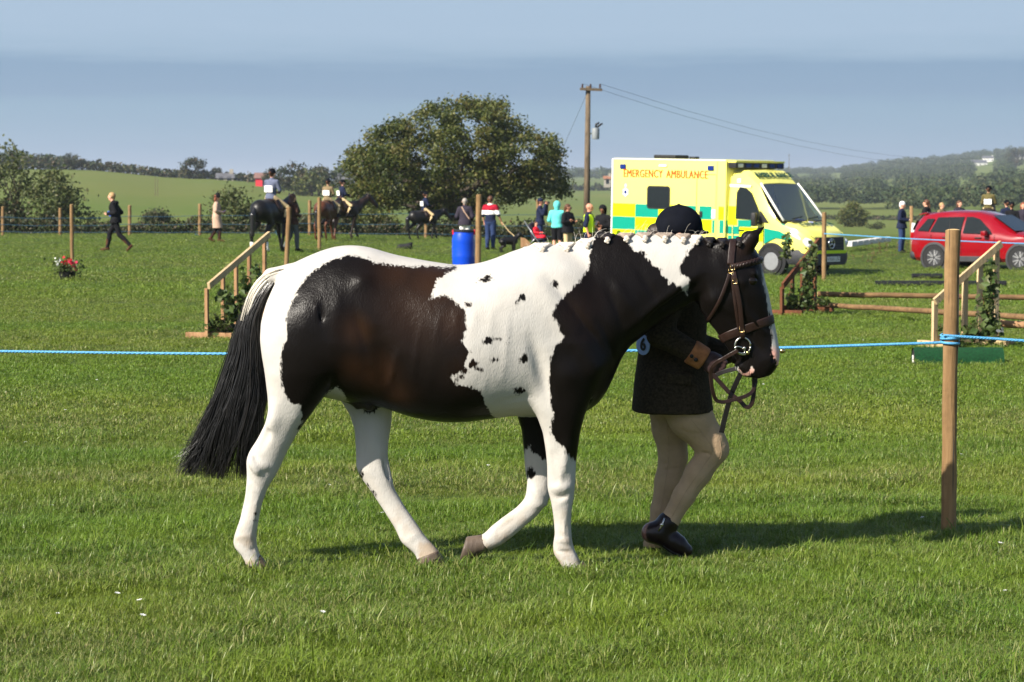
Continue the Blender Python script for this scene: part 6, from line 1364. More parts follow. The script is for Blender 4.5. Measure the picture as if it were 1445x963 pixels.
# ================================================================== ambulance
YEL = mat('pale_yellow_paint', lin(232, 226, 112), rough=.28, var=.02, scale=2, coat=.4); HIY = mat('fluorescent_yellow_film', lin(196, 222, 0), rough=.4, var=.02); GRN = mat('green_reflective_film', lin(0, 138, 116), rough=.4, var=.03)
TYRE = mat('tyre_rubber', (.016, .016, .017), rough=.8, var=.2, scale=20); RIM = mat('steel_rim', (.42, .42, .43), rough=.35, var=.1, metal=.7); BLK = mat('black_trim', (.014, .014, .015), rough=.5, var=.1); GLASS = mat('dark_glass', (.012, .016, .018), rough=.06, var=.1, spec=.16)
DGREY = mat('grey_bumper_plastic', (.035, .036, .04), rough=.6, var=.15, scale=6); CHROME = mat('chrome', (.75, .75, .76), rough=.12, metal=1.0, var=.02); LENS = mat('headlamp_lens', (.62, .64, .66), rough=.08, var=.25, scale=9, spec=.9); BLUEL = mat('blue_lamp', lin(16, 40, 110), rough=.15, var=.1); WHTR = mat('white_trim', (.72, .72, .66), rough=.4, var=.03); PLATE = mat('number_plate_white', (.72, .72, .70), rough=.4)
ORNG = mat('orange_red_letters', lin(205, 78, 16), rough=.5); DGRN = mat('dark_green_letters', lin(14, 62, 44), rough=.5)
def car_loft(stations, name, m, parent, angle=35, holes=None):
    """stations: (x, [(y, z)...]) half sections from the sill up to the roof centre, mirrored"""
    V = []; Fc = []; k = len(stations[0][1])
    for x, ring in stations:
        for (y, z) in ring: V.append((x+0.0, -y, z))
        for (y, z) in ring[::-1]: V.append((x, y, z))
    n = 2*k
    for i in range(len(stations)-1):
        for j in range(n):
            if not (holes and i in holes[0] and j in holes[1]): Fc.append((i*n+j, i*n+(j+1) % n, (i+1)*n+(j+1) % n, (i+1)*n+j))
    Fc.append(tuple(range(n-1, -1, -1))); Fc.append(tuple((len(stations)-1)*n+j for j in range(n)))
    mb = MB(); mb.add(V, Fc); return mb.build(name, m, parent, autosmooth=angle)
def wheel(parent, c, r_, w, side, spokes=5, alloy=False):
    rot = None; s_ = side; base = Vector(c)
    W = bpy.data.objects.new('wheel', None)
    mb = MB(); mb.lathe(base, [(r_*.62, -w/2*s_), (r_*.93, -w/2*s_), (r_, -w*.36*s_), (r_, w*.36*s_), (r_*.95, w/2*s_), (r_*.66, w/2*s_), (r_*.64, w*.40*s_)], 30, 'y'); wt = mb.build('wheel', TYRE, parent, autosmooth=40)
    mb = MB(); mb.lathe(base, [(r_*.66, w*.45*s_), (r_*.60, w*.46*s_), (r_*.56, w*.30*s_), (r_*.3, w*.26*s_), (0, w*.28*s_)], 30, 'y'); mb.build('rim', DGREY if alloy else RIM, wt, autosmooth=40)
    if alloy:
        for k in range(spokes):
            for d_ in (-.16, .16):
                a = 2*math.pi*k/spokes+d_; mb = MB(); mb.tube([base+Vector((r_*.12*math.cos(a), w*.42*s_, r_*.12*math.sin(a))), base+Vector((r_*.6*math.cos(a+d_*.5), w*.47*s_, r_*.6*math.sin(a+d_*.5)))], [r_*.05, r_*.06], 6); mb.build('spoke', RIM, wt)
    else:
        for k in range(12):
            a = 2*math.pi*k/12; mb = MB(); mb.box(base+Vector((r_*.47*math.cos(a), w*.31*s_, r_*.47*math.sin(a))), (r_*.11, .012, r_*.11), Euler((0, -a, 0))); mb.build('rim_hole', BLK, wt)
    mb = MB(); mb.lathe(base, [(r_*.17, w*.30*s_), (r_*.15, w*.44*s_), (0, w*.45*s_)], 14, 'y'); mb.build('hub', RIM, wt)
    return wt
def plate3(name, pts, m, parent, th=.006, out=(0, -1, 0)):
    """thin solid panel from a polygon, pushed outwards"""
    o_ = Vector(out).normalized()*th; n = len(pts); vs = [Vector(p) for p in pts]+[Vector(p)+o_ for p in pts]
    mb = MB(); mb.add(vs, [tuple(range(n)), tuple(range(2*n-1, n-1, -1))]+[(i, (i+1) % n, n+(i+1) % n, n+i) for i in range(n)]); return mb.build(name, m, parent)
def rrect(x0, x1, z0, z1, r_, n=4):
    out = []
    for cx, cz, a0 in ((x1-r_, z1-r_, 0), (x0+r_, z1-r_, 90), (x0+r_, z0+r_, 180), (x1-r_, z0+r_, 270)):
        for k in range(n+1): a = R(a0+90*k/n); out.append((cx+r_*math.cos(a), cz+r_*math.sin(a)))
    return out
AM = thing('ambulance', 'yellow and green emergency ambulance parked on the field', 'ambulance', (3.405, 64.657, -.345)); AM.rotation_euler = Euler((0, R(1.3), R(-43.1)))
MB().box((1.975, 0, 1.70), (3.95, 2.12, 2.50), None, .07).build('box_body', YEL, AM, autosmooth=40)
ys_ = -1.0625
MB().box((1.9, 0, .52), (3.7, 1.9, .3)).build('chassis', BLK, AM); MB().box((1.9, -1.03, .50), (3.4, .05, .22), None, .01).build('side_skirt', YEL, AM)
for x0, x1, z0, z1, m_ in ((.05, .86, 1.37, 1.72, HIY), (.86, 1.66, 1.37, 1.72, GRN), (1.66, 2.46, 1.37, 1.72, HIY), (2.46, 2.94, 1.37, 1.72, GRN), (3.06, 3.48, 1.37, 1.72, GRN), (3.70, 3.92, 1.37, 1.72, HIY), (.05, .86, 1.02, 1.365, GRN), (.86, 1.66, 1.02, 1.365, HIY), (1.66, 2.46, 1.02, 1.365, GRN), (2.46, 2.94, 1.02, 1.365, HIY), (3.06, 3.48, 1.02, 1.365, HIY), (3.50, 3.58, 1.02, 1.365, GRN), (3.74, 3.92, 1.02, 1.365, GRN), (.05, .86, .67, 1.015, HIY), (.86, 1.66, .67, 1.015, GRN), (1.66, 2.46, .67, 1.015, HIY), (2.46, 2.94, .67, 1.015, GRN)):
    MB().box(((x0+x1)/2, ys_, (z0+z1)/2), (x1-x0-.004, .006, z1-z0-.004)).build('chequer_panel', m_, AM)
for y0, m_ in ((-.8, GRN), (-.3, HIY), (.3, GRN), (.8, HIY)):
    MB().box((3.952, y0, 1.2), (.006, .49, .34)).build('chequer_panel', m_, AM)
w_ = plate3('side_window', [(a, ys_+.001, b) for a, b in rrect(1.26, 2.06, 1.60, 2.22, .09)], BLK, AM, .012); plate3('pane', [(a, ys_-.012, b) for a, b in rrect(1.30, 2.02, 1.64, 2.18, .06)], GLASS, w_, .004)
for a, m_ in ((.022, WHTR), (3.91, YEL)): MB().box((a, -1.055, 1.75), (.05, .03, 2.35), None, .008).build('corner_trim', m_, AM)
MB().box((1.97, -1.05, 2.925), (3.85, .03, .03), None, .008).build('roof_trim', WHTR, AM)
MB().box((3.62, ys_, 1.85), (.03, .02, 2.1), None, .004).build('door_edge_trim', YEL, AM)
for a in (.40, 3.42): MB().box((a, -1.075, 2.72), (.20, .04, .13), None, .015).build('blue_side_lamp', BLUEL, AM)
MB().box((1.80, -1.075, 2.76), (.27, .04, .06), None, .012).build('scene_lamp', LENS, AM)
text('lettering', 'EMERGENCY', .30, ORNG, AM, (1.10, ys_-.004, 2.53), Euler((R(90), 0, 0)), .003, .76, fat=.011); text('lettering', 'AMBULANCE', .30, ORNG, AM, (2.62, ys_-.004, 2.53), Euler((R(90), 0, 0)), .003, .76, fat=.011)
cr_ = [(.50+(.115 if k % 2 == 0 else .085)*math.cos(R(30*k/1.0+90)), 2.03+(.135 if k % 2 == 0 else .10)*math.sin(R(30*k+90))) for k in range(12)]
c_ = plate3('crest', [(a, ys_, b) for a, b in cr_], WHTR, AM, .005); plate3('crest_centre', [(.50+.045*math.cos(R(a)), ys_-.005, 2.03+.05*math.sin(R(a))) for a in range(0, 360, 30)], BLUEL, c_, .004); plate3('crest_crown', [(.47, ys_, 2.17), (.53, ys_, 2.17), (.535, ys_, 2.22), (.50, ys_, 2.26), (.465, ys_, 2.22)], WHTR, c_, .005)
MB().box((1.45, -.3, 3.0), (.75, .6, .10), None, .03).build('roof_vent', BLK, AM); MB().box((2.4, -.5, 2.98), (.2, .2, .07), None, .02).build('roof_aerial', BLK, AM)
mb = MB(); mb.box((4.10, 0, 2.80), (.26, 2.10, .15), None, .03); lbar = mb.build('light_bar', BLK, AM)
for k in range(6): MB().box((4.225, -.85+.34*k, 2.80), (.03, .22, .10), None, .01).build('light_bar_lens', LENS if k % 3 == 0 else BLUEL, lbar)
MB().box((4.10, 0, 2.90), (.28, 2.12, .05), None, .01).build('light_bar_roof', YEL, lbar)
for x_, z0, z1 in ((2.96, .62, 2.55), (3.60, .62, 2.55)): MB().box((x_, ys_+.0005, (z0+z1)/2), (.014, .008, z1-z0)).build('door_gap', BLK, AM)
MB().box((3.28, ys_+.0005, 2.55), (.64, .008, .014)).build('door_gap', BLK, AM); MB().box((3.12, ys_-.012, 1.50), (.10, .03, .16), None, .012).build('side_door_handle', BLK, AM)
MB().box((3.54, ys_-.005, 1.52), (.13, .02, .24), None, .01).build('grab_plate', WHTR, AM)
# cab
def cab_ring(w0, zb, w1, zbelt, w2, zt): return [(0, zb), (w0*.9, zb), (w0, zb+.12), (w1, (zb+zbelt)/2), (w1, zbelt), (w1+(w2-w1)*.5, zbelt+(zt-zbelt)*.52), (w2, zt-.10), (w2*.86, zt), (0, zt+.02)]
cabst = [(3.93, cab_ring(.94, .42, .98, 1.38, .90, 2.58)), (4.15, cab_ring(.95, .42, .985, 1.38, .90, 2.66)), (4.42, cab_ring(.95, .42, .985, 1.37, .88, 2.68)), (4.52, cab_ring(.95, .42, .985, 1.37, .87, 2.63)), (4.80, cab_ring(.95, .42, .985, 1.35, .83, 2.41)), (4.88, cab_ring(.95, .42, .985, 1.35, .82, 2.34)), (5.15, cab_ring(.95, .45, .98, 1.33, .86, 1.94)), (5.45, cab_ring(.95, .5, .975, 1.28, .90, 1.58)), (5.72, cab_ring(.95, .45, .97, 1.20, .92, 1.365)), (6.05, cab_ring(.93, .40, .955, 1.12, .88, 1.30)), (6.30, cab_ring(.88, .36, .91, 1.0, .82, 1.18)), (6.44, cab_ring(.80, .36, .84, .88, .70, 1.06)), (6.50, cab_ring(.70, .38, .74, .80, .60, .96))]
i0 = [i for i, (x, _) in enumerate(cabst) if abs(x-4.88) < .01][0]
car_loft(cabst, 'cab', YEL, AM, 28, (range(i0, i0+3), (6, 7, 8, 9, 10)))
SEATM = mat('cab_trim_grey', (.05, .052, .058), rough=.8); WSG = mat('windscreen_glass', (.62, .70, .70), rough=.02, var=.01, trans=.96, spec=.5)
MB().box((4.02, 0, 1.5), (.04, 1.76, 2.1)).build('bulkhead', SEATM, AM); MB().box((5.52, 0, 1.20), (.42, 1.74, .26), None, .06).build('dashboard', mat('dashboard_grey', (.03, .03, .033), rough=.7), AM)
for sy in (-.48, .48): MB().box((4.34, sy, 1.35), (.16, .50, .95), Euler((0, R(-10), 0)), .06).build('seat_back', SEATM, AM); MB().box((4.28, sy, 1.93), (.12, .28, .20), Euler((0, R(-10), 0)), .05).build('head_rest', SEATM, AM)
MB().tube([Vector((5.08, -.48+.19*math.cos(a), 1.36+.16*math.sin(a))) + Vector((.10*math.sin(a), 0, 0)) for a in np.linspace(0, 6.283, 20)], .018, 6).build('steering_wheel', BLK, AM, True)
MB().box((5.40, .20, 1.37), (.22, .34, .12), Euler((0, R(12), R(20))), .04).build('folded_jacket', mat('violet_grey_cloth', lin(120, 118, 176), rough=.8), AM)
def ysid(x, z):                                            # outer side of the cab at a height
    return -float(np.interp(z, [.6, 1.36, 2.01, 2.5], [.990, .998, .952, .895]))
plate3('door_window', [(4.22, ysid(0, 1.42), 1.42), (4.96, ysid(0, 1.40), 1.40), (4.96, ysid(0, 1.62), 1.62), (4.66, ysid(0, 2.12), 2.12), (4.50, ysid(0, 2.22), 2.22), (4.28, ysid(0, 2.24), 2.24), (4.20, ysid(0, 2.1), 2.1)], GLASS, AM, .012)
plate3('quarter_panel', [(4.98, ysid(0, 1.38), 1.36), (5.30, ysid(0, 1.38), 1.34), (5.00, ysid(0, 1.66), 1.66)], BLK, AM, .010)
ws = [(4.885, y, z) for y, z in ((-.74, 2.32), (.74, 2.32))]+[(5.68, .86, 1.40), (5.68, -.86, 1.40)]
nrm_ = (Vector(ws[1])-Vector(ws[0])).cross(Vector(ws[3])-Vector(ws[0])).normalized(); nrm_ = nrm_ if nrm_.x > 0 else -nrm_
plate3('windscreen', [Vector(p)+nrm_*.016 for p in ws], WSG, AM, .008, nrm_)
for sy in (-1, 1): mb = MB(); mb.tube([Vector((4.86, sy*.80, 2.34))+nrm_*.01, Vector((5.28, sy*.865, 1.87))+nrm_*.012, Vector((5.70, sy*.915, 1.40))+nrm_*.01], .032, 6); mb.build('a_pillar', WHTR, AM, True)
for sy in (-.35, .35): mb = MB(); mb.tube([Vector((5.68, sy-.2, 1.43))+nrm_*.03, Vector((5.60, sy+.35, 1.49))+nrm_*.03], .012, 5); mb.build('wiper', BLK, AM)
# livery on the cab
sidep = lambda l, m_: plate3('livery_panel', [(x, ysid(x, z)-.001, z) for x, z in l], m_, AM, .005)
sidep([(4.30, 1.22), (4.72, 1.22), (4.72, 1.39), (4.30, 1.39)], GRN); sidep([(3.98, 1.02), (4.10, 1.02), (4.10, 1.22), (3.98, 1.22)], GRN); sidep([(4.13, 1.02), (4.34, 1.02), (4.34, 1.22), (4.13, 1.22)], GRN); sidep([(3.98, .84), (4.10, .84), (4.10, .98), (3.98, .98)], GRN); sidep([(4.14, .84), (4.34, .84), (4.34, .98), (4.14, .98)], GRN)
sidep([(4.36, .86), (5.12, .86), (5.12, 1.20), (4.36, 1.20)], HIY); sidep([(5.16, .80), (5.52, .96), (5.80, .93), (5.98, .86), (6.02, .98), (5.64, 1.14), (5.16, 1.20)], GRN); sidep([(3.97, 1.26), (4.26, 1.26), (4.26, 1.74), (3.97, 1.74)], HIY)
plate3('livery_panel', [(5.50, -.93, 1.36), (5.80, -.915, 1.27), (5.96, -.90, 1.20), (5.72, -.94, 1.27)], GRN, AM, .02, (.2, -.4, .9))
MB().box((4.42, -1.005, 1.12), (.18, .03, .04), None, .01).build('door_handle', BLK, AM)
for x_, z0, z1 in ((4.16, .62, 1.40), (5.13, .62, 1.34)): MB().box((x_, -.9965, (z0+z1)/2), (.012, .010, z1-z0)).build('door_gap', BLK, AM)
MB().box((4.645, -.9965, .62), (.97, .010, .012)).build('door_gap', BLK, AM)
mb = MB(); mb.box((4.98, -1.20, 1.42), (.14, .20, .36), Euler((0, 0, R(14))), .05); mr_ = mb.build('wing_mirror', BLK, AM, autosmooth=50); MB().tube([(5.05, -.97, 1.32), (5.00, -1.14, 1.34)], .035, 8).build('mirror_arm', BLK, mr_, True)
mb = MB(); mb.box((5.0, 1.20, 1.42), (.14, .20, .36), Euler((0, 0, R(-14))), .05); mb.build('wing_mirror', BLK, AM, autosmooth=50)
MB().box((4.25, -.905, 2.40), (.13, .06, .12), None, .02).build('marker_lamp', LENS, AM)
plate3('cab_trim', [(3.96, -.912, 2.24), (4.62, -.888, 2.24), (4.64, -.885, 2.29), (3.96, -.908, 2.31)], WHTR, AM, .03)
# roof sign: letters on the sloping front of the fairing
text('lettering', 'AMBULANCE', .27, DGRN, AM, (4.675, 0, 2.565), Euler((R(38), 0, R(90))), .003, .95, fat=.014)
text('lettering', 'AMBULANCE', .23, DGRN, AM, (6.06, 0, 1.335), Euler((R(20), 0, R(90))), .003, -1.0, fat=.01)
# bonnet details
for sy in (-.5, .5): MB().box((5.80, sy, 1.395), (.10, .42, .02), Euler((0, R(18), 0)), .005).build('bonnet_vent', BLK, AM)
MB().box((5.93, 0, 1.365), (.12, .16, .02), Euler((0, R(18), 0)), .005).build('bonnet_badge', mat('badge_blue_grey', (.35, .36, .5), rough=.4), AM)
gp = [(6.47, -.60, 1.00), (6.47, .60, 1.00), (6.515, .57, .66), (6.515, -.57, .66)]; gr_ = plate3('grille', gp, BLK, AM, .05, (1, 0, .1))
for k in range(4): t_ = .15+.23*k; MB().box((6.525+.04*t_, 0, 1.0-.34*t_), (.03, 1.14-.1*t_, .022), None, .004).build('grille_bar', DGREY, gr_)
gc = Vector((6.575, 0, .84)); mb = MB(); mb.tube([gc+Vector((0, .125*math.cos(a), .125*math.sin(a))) for a in np.linspace(0, 2*math.pi, 25)], .013, 6); st_ = mb.build('star_badge', CHROME, gr_, True)
for a in (90, 210, 330): MB().tube([gc, gc+Vector((0, .12*math.cos(R(a)), .12*math.sin(R(a))))], [.022, .006], 6).build('star_arm', CHROME, gr_, True)
plate3('grille_surround', [(6.50, -.66, .665), (6.50, .66, .665), (6.50, .62, .585), (6.50, -.62, .585)], HIY, AM, .09, (1, 0, 0))
for sy in (-1, 1):
    f = Field((5.75, min(sy*.55, sy*1.02), .65), (6.62, max(sy*.55, sy*1.02), 1.28), .02); f.cone((6.00, sy*.905, 1.10), (6.40, sy*.77, .84), .085, .12, .02, (1, .9, 1.1)); f.build('headlamp', LENS, AM, False)
    MB().ball((6.475, sy*.79, .86), .055, 10, 8).build('headlamp_reflector', CHROME, AM, True)
car_loft([(5.62, [(0, .30), (.90, .30), (.985, .42), (.99, .55), (.98, .66), (0, .70)]), (6.20, [(0, .28), (.86, .28), (.95, .40), (.96, .56), (.93, .68), (0, .70)]), (6.48, [(0, .28), (.74, .28), (.84, .38), (.85, .54), (.80, .62), (0, .62)]), (6.60, [(0, .30), (.56, .30), (.66, .38), (.66, .50), (.60, .58), (0, .58)])], 'front_bumper', DGREY, AM, 40)
mb = MB(); mb.box((6.615, .05, .44), (.02, .56, .13), None, .004); npl = mb.build('number_plate', PLATE, AM); text('plate_text', 'VX60 LSO', .125, BLK, npl, (6.628, .05, .44), Euler((R(90), 0, R(90))), .001)
for x_ in (5.40, 1.15):
    for sy in (-1, 1):
        mb = MB(); mb.lathe((x_, sy*.93, .38), [(.46, -.10*sy), (.46, .062*sy), (.40, .066*sy), (.40, -.1*sy)], 28, 'y'); mb.build('wheel_arch', BLK if x_ > 5 else YEL, AM, autosmooth=40)
        mb = MB(); mb.lathe((x_, sy*.93, .38), [(.41, .02*sy), (.41, .055*sy), (0, .058*sy)], 28, 'y'); mb.build('arch_shade_disc', BLK, AM)  # black disc on the bodywork stands in for the shaded wheel well
        wheel(AM, (x_, sy*.90, .355), .355, .23, sy)
# ================================================================== red car
REDP = mat('red_metallic_paint', lin(128, 4, 18), rough=.22, var=.06, scale=3, coat=.8); 
CR = thing('red_car', 'red hatchback sport utility car parked at the right edge of the field', 'car'); CR.rotation_euler = Euler((0, 0, R(-38)))
cb = P(1321, 381, 67); CR.location = (cb.x-.80*math.sin(R(-38)), cb.y+.80*math.cos(R(-38)), cb.z)
def cring(zb, w, zbelt, wr, zt): return [(0, zb), (w*.86, zb), (w*.97, zb+.10), (w, zb+.30), (w*.995, zbelt-.15), (w*.965, zbelt), (wr+(w*.965-wr)*.45, zbelt+(zt-zbelt)*.58), (wr, zt-.07), (wr*.82, zt-.01), (0, zt+.02)]
car_loft([(-.82, cring(.42, .74, .90, .62, 1.02)), (-.78, cring(.34, .83, .98, .64, 1.16)), (-.66, cring(.27, .90, 1.03, .62, 1.46)), (-.50, cring(.25, .92, 1.04, .62, 1.60)), (0.0, cring(.24, .925, 1.04, .63, 1.665)), (.6, cring(.24, .925, 1.03, .64, 1.69)), (1.2, cring(.24, .92, 1.02, .63, 1.665)), (1.62, cring(.24, .92, 1.01, .61, 1.56)), (2.05, cring(.25, .92, 1.0, .66, 1.30)), (2.42, cring(.26, .92, .98, .74, 1.10)), (2.9, cring(.27, .91, .93, .72, 1.03)), (3.30, cring(.30, .86, .86, .66, .96)), (3.52, cring(.36, .74, .78, .55, .86)), (3.60, cring(.42, .60, .70, .45, .76))], 'body_shell', REDP, CR, 32)
def cy(z): return -float(np.interp(z, [1.0, 1.03, 1.413, 1.62], [.905, .902, .772, .662]))
def cwin(name, l): return plate3(name, [(x, cy(z)-.004, z) for x, z in l], GLASS, CR, .014)
cwin('rear_quarter_window', [(-.56, 1.12), (-.22, 1.10), (-.08, 1.46), (-.30, 1.46)]); cwin('rear_door_window', [(-.16, 1.09), (.80, 1.06), (.84, 1.52), (.02, 1.50)]); cwin('front_door_window', [(.88, 1.06), (1.78, 1.04), (1.70, 1.16), (1.34, 1.46), (1.12, 1.52), (.92, 1.52)])
for sy in (1,):
    plate3('far_side_window', [(-.16, .893, 1.09), (1.78, .885, 1.04), (1.34, .70, 1.46), (.02, .69, 1.50)], GLASS, CR, .014, (0, 1, .4))
wq = [(1.66, -.58, 1.545), (1.66, .58, 1.545), (2.40, .74, 1.115), (2.40, -.74, 1.115)]; nq = (Vector(wq[1])-Vector(wq[0])).cross(Vector(wq[3])-Vector(wq[0])).normalized(); nq = nq if nq.x > 0 else -nq; plate3('windscreen', [Vector(p)+nq*.02 for p in wq], GLASS, CR, .01, nq)
wq = [(-.70, -.60, 1.40), (-.70, .60, 1.40), (-.81, .66, 1.12), (-.81, -.66, 1.12)]; plate3('rear_window', [Vector(p)+Vector((-.03, 0, .01)) for p in wq], GLASS, CR, .012, (-1, 0, .4))
MB().box((-.56, 0, 1.60), (.26, 1.10, .035), Euler((0, R(-12), 0)), .012).build('spoiler', REDP, CR)
mb = MB(); mb.box((1.60, -1.01, 1.06), (.16, .20, .15), None, .05); mb.build('wing_mirror', REDP, CR, autosmooth=50)
for x_ in (.35, 1.36): MB().box((x_, -.925, .93), (.20, .03, .035), None, .01).build('door_handle', BLK, CR)
for x_ in (-.12, .84, 1.86): MB().box((x_, -.926, .74), (.008, .006, .56)).build('door_gap', BLK, CR)
MB().box((1.2, -.915, .33), (1.70, .05, .16), None, .02).build('sill_cladding', DGREY, CR)
f = Field((-1.05, -.98, .15), (-.55, .98, .75), .025); f.cone((-.70, -.72, .42), (-.70, .72, .42), .17, .17, .05, (1, 1, .9)); f.build('rear_bumper', DGREY, CR, False)
MB().box((-.79, -.76, .96), (.10, .18, .22), Euler((0, 0, R(20))), .03).build('tail_lamp', mat('red_lamp', lin(150, 8, 14), rough=.15), CR, autosmooth=40); MB().box((-.79, .76, .96), (.10, .18, .22), Euler((0, 0, R(-20))), .03).build('tail_lamp', MATS['red_lamp'], CR, autosmooth=40)
for sy in (-1, 1): MB().box((3.42, sy*.66, .80), (.28, .26, .12), Euler((0, 0, R(-sy*32))), .04).build('headlamp', LENS, CR, autosmooth=40)
for x_ in (0, 2.66):
    for sy in (-1, 1):
        mb = MB(); mb.lathe((x_, sy*.88, .36), [(.44, -.1*sy), (.44, .052*sy), (.37, .062*sy), (.37, -.1*sy)], 28, 'y'); mb.build('wheel_arch', DGREY, CR, autosmooth=40)
        mb = MB(); mb.lathe((x_, sy*.88, .36), [(.39, .01*sy), (.39, .046*sy), (0, .048*sy)], 28, 'y'); mb.build('arch_shade_disc', BLK, CR)  # flat black disc painted for the shade inside the wheel arch
        wheel(CR, (x_, sy*.845, .355), .355, .225, sy, 5, True)
# ================================================================== people and horses in the background
def cloth(n, c, rough=.85, var=.18): return mat(n, lin(*c), rough=rough, var=var, scale=14, bump=.25, bscale=30, spec=.1)
C_BLK = cloth('black_cloth', (24, 24, 27)); C_NAVY = cloth('navy_cloth', (30, 36, 58)); C_BEI = cloth('beige_coat', (176, 148, 128)); C_GREY = cloth('grey_blue_tweed', (92, 98, 118)); C_DKG = cloth('charcoal_cloth', (50, 46, 56)); C_WHT = cloth('white_cloth', (232, 230, 226)); C_RED = cloth('dark_red_cloth', (150, 26, 44)); C_JEAN = cloth('blue_jeans', (44, 58, 92)); C_TUR = cloth('turquoise_fleece', (96, 200, 194)); C_TAN = cloth('tan_breeches', (196, 172, 130)); C_HIV = mat('hi_vis_yellow', lin(206, 240, 20), rough=.6, var=.05); C_BRN = cloth('brown_cloth', (74, 52, 42)); C_GTR = cloth('grey_trousers', (88, 92, 92)); C_OLV = cloth('olive_tweed', (92, 84, 52)); C_BRT = cloth('brown_tweed', (120, 104, 78)); C_BOOT = cloth('brown_suede_boots', (74, 48, 34)); C_SHOE = cloth('dark_shoes', (28, 24, 24))
H_BLD = mat('blonde_hair', lin(166, 134, 92), rough=.5, var=.2, scale=40); H_GRY = mat('grey_hair', lin(150, 142, 134), rough=.5, var=.2, scale=40); H_WHT = mat('white_hair', lin(226, 224, 220), rough=.5, var=.1, scale=40); H_BRN = mat('brown_hair', lin(84, 54, 36), rough=.5, var=.25, scale=40); H_RED = mat('auburn_hair', lin(122, 66, 42), rough=.5, var=.25, scale=40)
SKIN2 = mat('tanned_skin', lin(196, 138, 112), rough=.55, var=.08, scale=25); SKIN_D = mat('brown_skin', lin(122, 82, 62), rough=.5, var=.08, scale=25)
def at(px, row_feet, D):
    p = P(px, row_feet, D); p.z = float(ground_z(p.x, D)); return p
stride = dict(kneeR=(.22, -.09, .53), ankR=(.30, -.10, .10), kneeL=(-.12, .09, .50), ankL=(-.46, .10, .17), footL=(-.36, .10, .04), elbR=(-.10, -.24, 1.16), wrR=(.16, -.20, 1.10), elbL=(-.04, .25, 1.16), wrL=(.20, .16, 1.12), chest=(.06, 0, 1.30), shR=(.06, -.18, 1.41), shL=(.06, .18, 1.41), neck=(.08, 0, 1.46), head=(.13, 0, 1.62))
T, j, s_ = person('person', 'person in black hooded jacket and brown boots striding left across the field', at(164, 352, 66), R(176), 1.66, stride, (C_BLK, .84, 2, .03), (C_BLK, 0, .012), (C_BOOT, .62), (H_BLD, 'short'))
MB().box(j['wrR']+Vector((.07, .03, .02)), (.05, .10, .16), Euler((0, R(20), 0)), .015).build('blue_glove', mat('blue_glove', lin(70, 105, 215), rough=.6), T)
f = Field(j['neck']-Vector((.25, .2, .2)), j['neck']+Vector((.2, .2, .2)), .018); f.cone(j['neck']+Vector((-.08, -.07, -.02)), j['neck']+Vector((-.08, .07, -.02)), .07, .07, .03); f.build('hood', C_BLK, T, False)
walk = dict(kneeR=(.10, -.09, .50), ankR=(.10, -.10, .09), kneeL=(-.02, .09, .50), ankL=(-.24, .10, .13), footL=(-.10, .10, .04), elbR=(-.02, -.25, 1.16), wrR=(.20, -.12, 1.10), elbL=(-.02, .25, 1.16), wrL=(.20, .10, 1.10))
T, j, s_ = person('person', 'woman in long beige coat and dark brimmed hat walking right', at(306, 347, 79), R(5), 1.60, dict(walk, nod=.25), (C_BEI, .52, 2, .03), (C_BLK, 0, .01), (C_BOOT, .7), (H_RED, 'bob'), (C_BLK, 'brim'))
MB().box(j['wrR']+Vector((.06, .08, .03)), (.16, .22, .02), Euler((0, R(-35), 0)), .004).build('clipboard', mat('violet_folder', lin(88, 70, 120), rough=.5), T)
